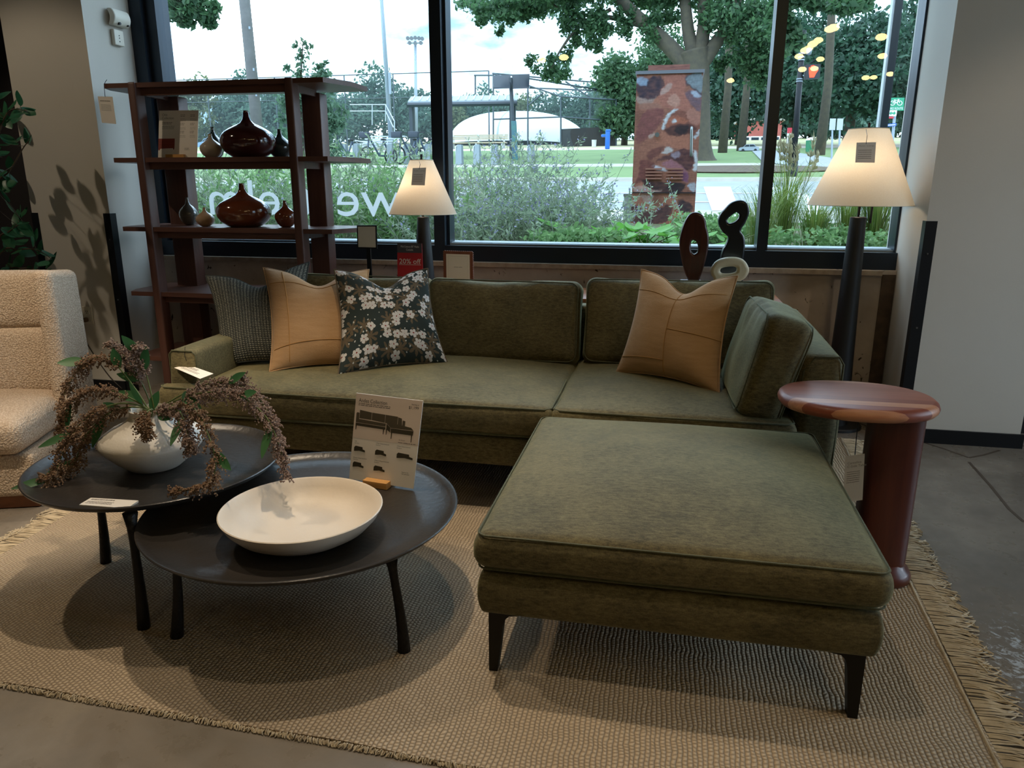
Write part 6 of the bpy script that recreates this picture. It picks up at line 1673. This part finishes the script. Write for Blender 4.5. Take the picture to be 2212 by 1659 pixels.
# bike share kiosk with solar panels
b = gnd(1112, 347)
kk = thing('bike_share_kiosk', tuple(b), 'bike share kiosk post carrying two dark solar panels', 'kiosk')
MB().cyl(b, at_y(1103, 168, b[1]), .07, n=10).build('mast', m_spost, parent=kk, smooth=40)
for a, c in (((1064, 192), (1103, 165)), ((1106, 192), (1144, 163))):
    P = [at_y(a[0]+2, a[1], b[1]-.3), at_y(c[0]-1, a[1]-1, b[1]-.3), at_y(c[0], c[1], b[1]+.3), at_y(a[0], c[1]+1, b[1]+.3)]
    MB().poly(P, (0, 0, 1), .05).build('solar_panel', M('solar_dark', '#232b36', .3), parent=kk)
P = [at_y(1107, 346, b[1]-.1), at_y(1118, 346, b[1]-.1), at_y(1114, 261, b[1]-.1), at_y(1104, 261, b[1]-.1)]
MB().poly(P, (0, 1, 0), .12).build('info_panel', M('kiosk_panel', '#2a4a6a', .4, var=(3, '#3f7a62', .7)), parent=kk)
# docks and bikes
m_dock = M('dock_grey', '#7f8a90', .5)
DK = [(771, 353, 312), (845, 353, 312), (745, 353, 313), (993, 356, 315), (1031, 356, 315), (1069, 356, 315), (1147, 350, 316), (880, 354, 313), (925, 354, 313)]
DOCK_AT = ['in front of the bleachers', 'under the steel lamp post', 'beside the bookcase edge', 'under the near end of the long bench', 'under the middle of the long bench', 'left of the solar kiosk', 'right of the solar kiosk', 'behind the finial of the table lamp', 'beside the window mullion']
for di, (px, pb_, pt_) in enumerate(DK):
    b = gnd(px, pb_); k = b[1]/F; h_ = (pb_-pt_)*k
    d = thing('bike_dock', tuple(b), 'grey bike share dock post '+DOCK_AT[di], 'dock', 'bike share docks')
    MB().add([(b[0]-7*k, b[1]-.15, b[2]), (b[0]+7*k, b[1]-.15, b[2]), (b[0]+7*k, b[1]+.15, b[2]), (b[0]-7*k, b[1]+.15, b[2]), (b[0]-3*k, b[1]-.12, b[2]+h_), (b[0]+6*k, b[1]-.12, b[2]+h_), (b[0]+6*k, b[1]+.12, b[2]+h_), (b[0]-3*k, b[1]+.12, b[2]+h_)], [(0, 3, 2, 1), (4, 5, 6, 7), (0, 1, 5, 4), (2, 3, 7, 6), (1, 2, 6, 5), (3, 0, 4, 7)]).build('dock_body', m_dock, parent=d)
    MB().tube([(b[0]-7*k, b[1], b[2]), (b[0]-7.5*k, b[1], b[2]+h_*.92), (b[0]-2*k, b[1], b[2]+h_*.97)], .03, 6).build('hoop', M('dock_hoop', '#aab2b5', .4, metal=.5), parent=d, smooth=True)
m_tyre, m_bframe = M('tyre_black', '#23262a', .7), M('bike_frame_dark', '#3b4a5c', .4)
for bi, (px, lab) in enumerate([(820, 'share bike docked between two grey docks left of the lamp shade'), (888, 'share bike with its front basket behind the table lamp shade'), (924, 'share bike docked behind the window mullion'), (752, 'share bike docked beside the bookcase edge')]):
    b = gnd(px, 354); by3 = b[1]; k = by3/F
    bk_ = thing('share_bike', tuple(b), lab, 'bicycle', 'docked share bikes')
    R_ = 18*k*.95; an = math.radians(62)
    ax_ = np.array([math.cos(an), math.sin(an), 0])
    w1, w2 = b-ax_*.55+np.array([0, 0, R_]), b+ax_*.55+np.array([0, 0, R_])
    for w in (w1, w2):
        MB().tube([w+R_*(math.cos(a)*ax_+math.sin(a)*np.array([0, 0, 1])) for a in np.linspace(0, 2*math.pi, 24, endpoint=False)], .032, 6, closed=True).build('wheel', m_tyre, parent=bk_, smooth=True)
        mb = MB()
        for a in np.linspace(0, math.pi, 6, endpoint=False):
            dv = R_*(math.cos(a)*ax_+math.sin(a)*np.array([0, 0, 1])); mb.cyl(w-dv, w+dv, .006, n=4)
        mb.build('spokes', m_bead, parent=bk_)
    hd_ = w1+ax_*.12+np.array([0, 0, .62]); st_ = w2-ax_*.32+np.array([0, 0, .5]); bbk = b+np.array([0, 0, R_])
    mb = MB()
    for a, c in ((w1, hd_), (hd_, bbk), (bbk, st_), (bbk, w2), (st_, w2)): mb.cyl(a, c, .035, n=6)
    mb.build('frame', m_bframe, parent=bk_, smooth=40)
    MB().rbox(st_+np.array([0, 0, .06]), (.14, .26, .06), .03, mid=1, arc=2).build('saddle', m_tyre, parent=bk_, smooth=50)
    MB().cyl(hd_+np.array([-.28, .1, .12]), hd_+np.array([.28, -.1, .12]), .018, n=6).build('handlebar', m_tyre, parent=bk_)
    MB().rbox(hd_-ax_*.2+np.array([0, 0, .05]), (.34, .22, .2), .02, mid=1, arc=2).build('basket', M('basket_dark', '#2b3440', .5), parent=bk_, smooth=40)
# bleachers
m_alu = M('aluminium', '#a7b0b6', .45, metal=.5)
bl = gnd(795, 326); ky = bl[1]/F
bt = thing('bleachers', tuple(bl), 'small aluminium bleachers with side rails beside the lamp post', 'bleachers')
xl, xr = at_y(754, 300, bl[1])[0], at_y(835, 300, bl[1])[0]
for j in range(5):
    z = bl[2]+(8+j*7.0)*ky; y_ = bl[1]+j*.7
    MB().bb(xl, xr, y_, y_+.3, z, z+.06).build('seat_plank', m_alu, parent=bt)
    MB().bb(xl, xr, y_-.28, y_-.05, z-.22, z-.18).build('foot_plank', m_alu, parent=bt)
mb = None
for a, c, ya, yc in (((752, 318), (838, 300), 0, 0), ((752, 300), (838, 318), 0, 0), ((756, 226), (832, 226), 3.2, 3.2), ((756, 240), (832, 240), 3.2, 3.2), ((833, 226), (833, 262), 3.2, 3.2), ((804, 226), (804, 270), 3.2, 3.2), ((833, 226), (852, 262), 3.0, 0), ((833, 240), (850, 275), 3.0, 0), ((852, 262), (852, 320), 0, 0)):
    MB().cyl(at_y(*a, bl[1]+ya), at_y(*c, bl[1]+yc), .03, n=6).build('rail', m_alu, parent=bt)
# parked cars and red brick building
def car(px, py, wpx_, col, lab):
    b = gnd(px, py); k = b[1]/F; L = wpx_*k; x, y, z = b
    th = thing('parked_car', tuple(b), lab, 'car')
    hgt = L*.36; Wd = L*.42
    prof = [(-.5, .12), (-.5, .5), (-.42, .58), (-.30, .62), (-.18, .95), (.22, 1.0), (.36, .66), (.48, .58), (.5, .40), (.5, .12)]
    MB().poly([(x+u*L, y, z+v*hgt) for u, v in prof], (0, 1, 0), Wd).build('body', M('car_'+col, col, .3, coat=.4), parent=th)
    for us in (((-.27, .66), (-.16, .90), (-.02, .93), (-.02, .66)), ((.01, .66), (.01, .93), (.20, .93), (.31, .68))):
        MB().poly([(x+u*L, y-.012, z+v*hgt) for u, v in us], (0, 1, 0), .012).build('side_window', M('car_glass', '#20282e', .15), parent=th)
    for u in (-.31, .31):
        MB().cyl((x+u*L, y-.02, z+.17*hgt), (x+u*L, y+Wd+.02, z+.17*hgt), .2*hgt, n=16).build('wheel', m_tyre, parent=th, smooth=40)
car(1618, 327, 38, '#9aa3ad', 'silver parked car at the end of the asphalt path')
car(452, 320, 62, '#6f8fb0', 'pale blue parked car behind the small white vase')
by4 = 62.; bb0, bb1 = at_y(1600, 262, by4), at_y(1690, 262, by4)
bd = thing('brick_building', tuple(np.array([(bb0[0]+bb1[0])/2, by4, gz(by4)])), 'low red brick building glimpsed between the tree trunks', 'building')
MB().bb(bb0[0], bb1[0], by4, by4+6, gz(by4)-.5, bb0[2]).build('wall', M('red_brick', '#a65a50', .85, var=(2, '#8d4a42', .6)), parent=bd)
MB().bb(bb0[0]-.2, bb1[0]+.2, by4-.2, by4+6.2, bb0[2], bb0[2]+.2).build('parapet', m_kerb, parent=bd)
for i in range(4):
    x = bb0[0]+(bb1[0]-bb0[0])*(.14+.24*i); w = MB().bb(x-.35, x+.35, by4-.03, by4, bb0[2]-2.2, bb0[2]-1.1).build('window', m_swhite, parent=bd)
    MB().bb(x-.28, x+.28, by4-.05, by4-.03, bb0[2]-2.12, bb0[2]-1.18).build('pane', M('dark_pane', '#2c3740', .2), parent=w)
b = gnd(1749, 329); k = b[1]/F
gb_ = thing('litter_bin', tuple(b), 'green litter bin by the path behind the signal pole', 'bin')
MB().lathe([(0, 0), (8*k, 0), (9*k, 22*k), (0, 22*k)], tuple(b), 16).build('drum', M('bin_green', '#2c7a55', .5), parent=gb_, smooth=40)
MB().lathe([(0, 22*k), (9.6*k, 22*k), (8*k, 26*k), (0, 28*k)], tuple(b), 16).build('lid', m_swhite, parent=gb_, smooth=40)

# ---------------------------------------------------------------- planting bed under the window
LEAFK = (.80, .84, .78, 1)
def stalks_and_leaves(name, label, cat, base, n, L, lean, seed, leafmatl, stemmat, leafsize, nleaf, flowermat=None, nflower=0, group=None, spread=.3, fsize=.02):
    rng = np.random.default_rng(seed); th = thing(name, tuple(base), label, cat, group)
    mb = MB(); lv = []; fv = []
    for i in range(n):
        a = rng.random()*2*math.pi; tilt = abs(rng.normal())*.45+.08
        d = np.array([math.cos(a)*math.sin(tilt), math.sin(a)*math.sin(tilt)*.7, math.cos(tilt)])+np.array(lean)
        d /= np.linalg.norm(d); l = L*(.55+.55*rng.random())
        p0 = np.array(base)+np.array([rng.normal()*spread*.5, rng.normal()*spread*.35, 0])
        p0[2] = gz(max(p0[1], 4.85))
        p0[1] = max(p0[1], 4.95)
        p1 = p0+d*l*.5; p2 = p0+d*l+np.array([math.cos(a), math.sin(a)*.5, -.3])*l*.18
        p1[1] = max(p1[1], 4.80); p2[1] = max(p2[1], 4.80)
        K = catmull([p0, p1, p2], 3)
        mb.tube(K, np.linspace(.003, .0012, len(K)), 3, caps=False)
        m = nleaf//n
        t = rng.random(m)*.85+.1; ii = t*(len(K)-1)
        P = np.array([K[int(q)]+(K[min(int(q)+1, len(K)-1)]-K[int(q)])*(q-int(q)) for q in ii])
        dd = rng.normal(size=(m, 3))+d*.6; dd /= np.linalg.norm(dd, axis=1, keepdims=True)
        bb_ = np.cross(dd, rng.normal(size=(m, 3))); bb_ /= np.linalg.norm(bb_, axis=1, keepdims=True)
        s = leafsize*(.6+.8*rng.random((m, 1)))
        lv.append(np.stack([P, P+dd*s*.5-bb_*s*.13, P+dd*s, P+dd*s*.5+bb_*s*.13], 1))
        if nflower:
            m2 = nflower//n; t = .55+.45*rng.random(m2); ii = t*(len(K)-1.001)
            P = np.array([K[int(q)]+(K[int(q)+1]-K[int(q)])*(q-int(q)) for q in ii])+rng.normal(size=(m2, 3))*.012
            dd = rng.normal(size=(m2, 3)); dd /= np.linalg.norm(dd, axis=1, keepdims=True); bb_ = np.cross(dd, rng.normal(size=(m2, 3))); bb_ /= np.linalg.norm(bb_, axis=1, keepdims=True)
            s = fsize*(.6+.8*rng.random((m2, 1)))
            fv.append(np.stack([P, P+dd*s*.5-bb_*s*.3, P+dd*s, P+dd*s*.5+bb_*s*.3], 1))
    mb.build('stems', stemmat, parent=th, kind='stuff')
    Q = np.concatenate(lv); Q[:, :, 1] = np.maximum(Q[:, :, 1], 4.79)
    MB().quads(Q).build('foliage', leafmatl, parent=th, kind='stuff')
    if fv:
        Q = np.concatenate(fv); Q[:, :, 1] = np.maximum(Q[:, :, 1], 4.79)
        MB().quads(Q).build('blossoms', flowermat, parent=th, kind='stuff')
    return th
m_sagel = leafmat('sage_leaf', '#93a58a', '#b9c6ab', .7, .45)
m_sages = M('sage_stem', '#a8ada0', .8)
m_sagef = leafmat('sage_blossom', '#9d98c8', '#bdb9de', .7, .3)
m_bushl = leafmat('bush_leaf', '#6f965f', '#a0c085', .6, .5)
for i, (px, yv, L, ln) in enumerate([(1010, 6.0, .62, (0, 0, 0)), (1090, 6.3, .85, (0, 0, 0)), (1150, 6.6, .85, (.15, 0, 0)), (1190, 5.7, .55, (.15, 0, 0)), (1080, 5.5, .42, (0, 0, 0)), (1245, 6.0, .48, (.3, 0, 0)), (1000, 5.4, .4, (0, 0, 0))]):
    stalks_and_leaves('russian_sage', ['silvery sage shrub beside the window mullion', 'tallest silvery lavender sage shrub behind the sofa', 'sage shrub arching towards the painted cabinet', 'low sage shrub behind the back cushions', 'low sage shrub close to the glass behind the sofa', 'sprawling sage shrub next to the broad leaved plant', 'low sage shrub close to the window mullion'][i], 'shrub', onz(px, yv), 70, L, ln, 300+i, m_sagel, m_sages, .045, 2600, m_sagef, 520, 'russian sage in the planting bed', .55)
for i, (px, yv, L) in enumerate([(460, 6.2, .75), (520, 5.6, .55), (590, 6.4, .8), (650, 5.6, .55), (720, 6.5, .8), (760, 5.7, .55), (830, 6.6, .85), (880, 5.7, .5), (935, 6.2, .55), (420, 5.6, .5)]):
    stalks_and_leaves('bed_shrub', ['airy green shrub behind the bookcase, tallest near the jamb', 'low green shrub under the window letter m', 'airy shrub behind the middle of the bookcase', 'low shrub behind the bookcase posts', 'airy shrub right of the bookcase', 'low shrub behind the price sign stand', 'tall airy shrub left of the table lamp', 'low shrub behind the table lamp base', 'airy shrub behind the table lamp shade', 'low shrub near the window jamb'][i], 'shrub', onz(px, yv), 60, L, (0, 0, 0), 340+i, m_bushl if i % 3 else m_sagel, m_sages, .06, 2400, m_sagef, 120, 'airy shrubs in the planting bed', .6)
# broad leaved plant: each leaf its own part
m_broad = leafmat('broad_leaf', '#5fa542', '#8fce62', .4, .4)
lb2 = MB(); leaf_mesh(lb2, (0, 0, 0), (1, 0, 0), (0, 0, 1), .5, .22, 6, -.12)
me2 = bpy.data.meshes.new('broad_leaf'); me2.from_pydata(np.concatenate(lb2.v).tolist(), [], lb2.f); me2.materials.append(m_broad); me2.polygons.foreach_set('use_smooth', [True]*len(me2.polygons))
rng = np.random.default_rng(9)
for gi, (px, yv, nlv, hh, lab) in enumerate([(1335, 5.35, 18, .16, 'broad leaved green plant left of the painted cabinet base'), (1400, 5.3, 17, .15, 'broad leaved green plant below the painted cabinet'), (1465, 5.4, 15, .14, 'broad leaved green plant behind the dark wooden sculpture'), (1580, 5.6, 10, .13, 'broad leaved green plant behind the black sculpture')]):
    bpt = onz(px, yv); th = thing('broad_leaf_plant', tuple(bpt), lab, 'plant', 'broad leaved plants in the planting bed')
    for i in range(nlv):
        a = rng.random()*6.28; e_ = .2+.7*rng.random(); L = .15+.09*rng.random()
        p = np.array([rng.normal()*.16, rng.normal()*.12, hh*(.3+.7*rng.random())])
        d = Vector((math.cos(a), math.sin(a), .5*e_-.1)).normalized(); n = Vector((rng.normal()*.3, -.35, 1)); yx = n.cross(d).normalized(); zx = d.cross(yx)
        o = bpy.data.objects.new('leaf', me2); COL.objects.link(o); o.parent = th
        o.matrix_basis = Matrix.Translation(Vector(p)) @ Matrix((d, yx, zx)).transposed().to_4x4() @ Matrix.Diagonal((L, L, L, 1))
    mb = MB()
    for i in range(10): mb.tube([bpt+np.array([rng.normal()*.05, rng.normal()*.05, 0]), bpt+np.array([rng.normal()*.14, rng.normal()*.1, hh*.8])], [.005, .003], 4)
    mb.build('stems', m_stem, parent=th, kind='stuff')
# ornamental grasses right
m_blade = leafmat('grass_blade', '#6f9440', '#b3b96a', .6, .4)
m_plume = M('grass_plume', '#c9bfa0', .9)
for gi, (px, yv, n, L, pl, lab) in enumerate([(1700, 6.2, 330, .62, 7, 'tall ornamental grass with feathery plumes beside the mullion'), (1770, 5.6, 260, .42, 0, 'low ornamental grass tuft left of the floor lamp column'), (1905, 5.9, 300, .55, 3, 'ornamental grass right of the floor lamp column'), (1840, 6.8, 260, .45, 0, 'ornamental grass behind the floor lamp column'), (1650, 5.7, 200, .45, 0, 'ornamental grass half hidden by the mullion')]):
    rng = np.random.default_rng(400+gi); bpt = onz(px, yv)
    th = thing('ornamental_grass', tuple(bpt), lab, 'grass', 'ornamental grasses in the planting bed')
    mb = MB()
    for i in range(n):
        a = rng.random()*6.28; l = L*(.6+.6*rng.random()); sp_ = .35+.5*rng.random()
        o_ = np.array([math.cos(a), math.sin(a)*.6, 0]); p0 = bpt+o_*.09*rng.random()
        p1 = p0+o_*l*.22*sp_+np.array([0, 0, l*.6]); p2 = p1+o_*l*.35*sp_+np.array([0, 0, l*.22]); p3 = p2+o_*l*.35*sp_+np.array([0, 0, -l*.10*sp_])
        K = catmull([p0, p1, p2, p3], 3); K[:, 1] = np.maximum(K[:, 1], 4.8); w = np.cross(o_, [0, 0, 1])*.004
        V = []; 
        for q, pt_ in enumerate(K): ww = w*(1-q/(len(K)-1)*.9); V += [pt_-ww, pt_+ww]
        mb.add(V, [(2*q, 2*q+1, 2*q+3, 2*q+2) for q in range(len(K)-1)])
    mb.build('blades', m_blade, parent=th, kind='stuff')
    for i in range(pl):
        tp = at_y(px-20+i*14+rng.normal()*6, 285+rng.random()*50, yv); b_ = bpt+np.array([rng.normal()*.05, 0, 0])
        K = catmull([b_, (b_+tp)/2+np.array([.02, 0, .05]), tp], 6)
        MB().tube(K, .0025, 4).build('plume_stalk', m_stem, parent=th)
        mb = MB(); 
        for q in range(90):
            t = .72+.28*rng.random(); pt_ = K[int(t*(len(K)-1))]; dd = rng.normal(size=3)*.012; mb.add([pt_, pt_+dd+np.array([.004, 0, .02]), pt_+dd*1.1+np.array([-.004, 0, .045])], [(0, 1, 2)])
        mb.build('plume', m_plume, parent=th, kind='stuff')
# low green ground cover between the plants
rng = np.random.default_rng(12)
for gi, (px, yv, w_, lab) in enumerate([(1545, 5.9, .3, 'low green ground cover behind the wooden sculpture'), (1620, 6.8, .7, 'low green ground cover beside the crosswalk view'), (1860, 5.4, .5, 'low green ground cover beside the white column'), (1240, 5.1, .25, 'low green ground cover behind the right back cushion')]):
    bpt = onz(px, yv); th = thing('ground_cover', tuple(bpt), lab, 'plant', 'ground cover plants')
    cl = [(bpt+np.array([rng.normal()*w_*.5, rng.normal()*.15, .06+.05*rng.random()]), (.14, .12, .08)) for _ in range(10)]
    Q = leaf_cloud(cl, 1600, .045, rng, shell=.2); Q[:, :, 1] = np.maximum(Q[:, :, 1], 4.8)
    MB().quads(Q).build('foliage', m_bushl, parent=th, kind='stuff')

lin = _lin0
# ---------------------------------------------------------------- small glowing globe pendants of the shop (seen mirrored in the panes)
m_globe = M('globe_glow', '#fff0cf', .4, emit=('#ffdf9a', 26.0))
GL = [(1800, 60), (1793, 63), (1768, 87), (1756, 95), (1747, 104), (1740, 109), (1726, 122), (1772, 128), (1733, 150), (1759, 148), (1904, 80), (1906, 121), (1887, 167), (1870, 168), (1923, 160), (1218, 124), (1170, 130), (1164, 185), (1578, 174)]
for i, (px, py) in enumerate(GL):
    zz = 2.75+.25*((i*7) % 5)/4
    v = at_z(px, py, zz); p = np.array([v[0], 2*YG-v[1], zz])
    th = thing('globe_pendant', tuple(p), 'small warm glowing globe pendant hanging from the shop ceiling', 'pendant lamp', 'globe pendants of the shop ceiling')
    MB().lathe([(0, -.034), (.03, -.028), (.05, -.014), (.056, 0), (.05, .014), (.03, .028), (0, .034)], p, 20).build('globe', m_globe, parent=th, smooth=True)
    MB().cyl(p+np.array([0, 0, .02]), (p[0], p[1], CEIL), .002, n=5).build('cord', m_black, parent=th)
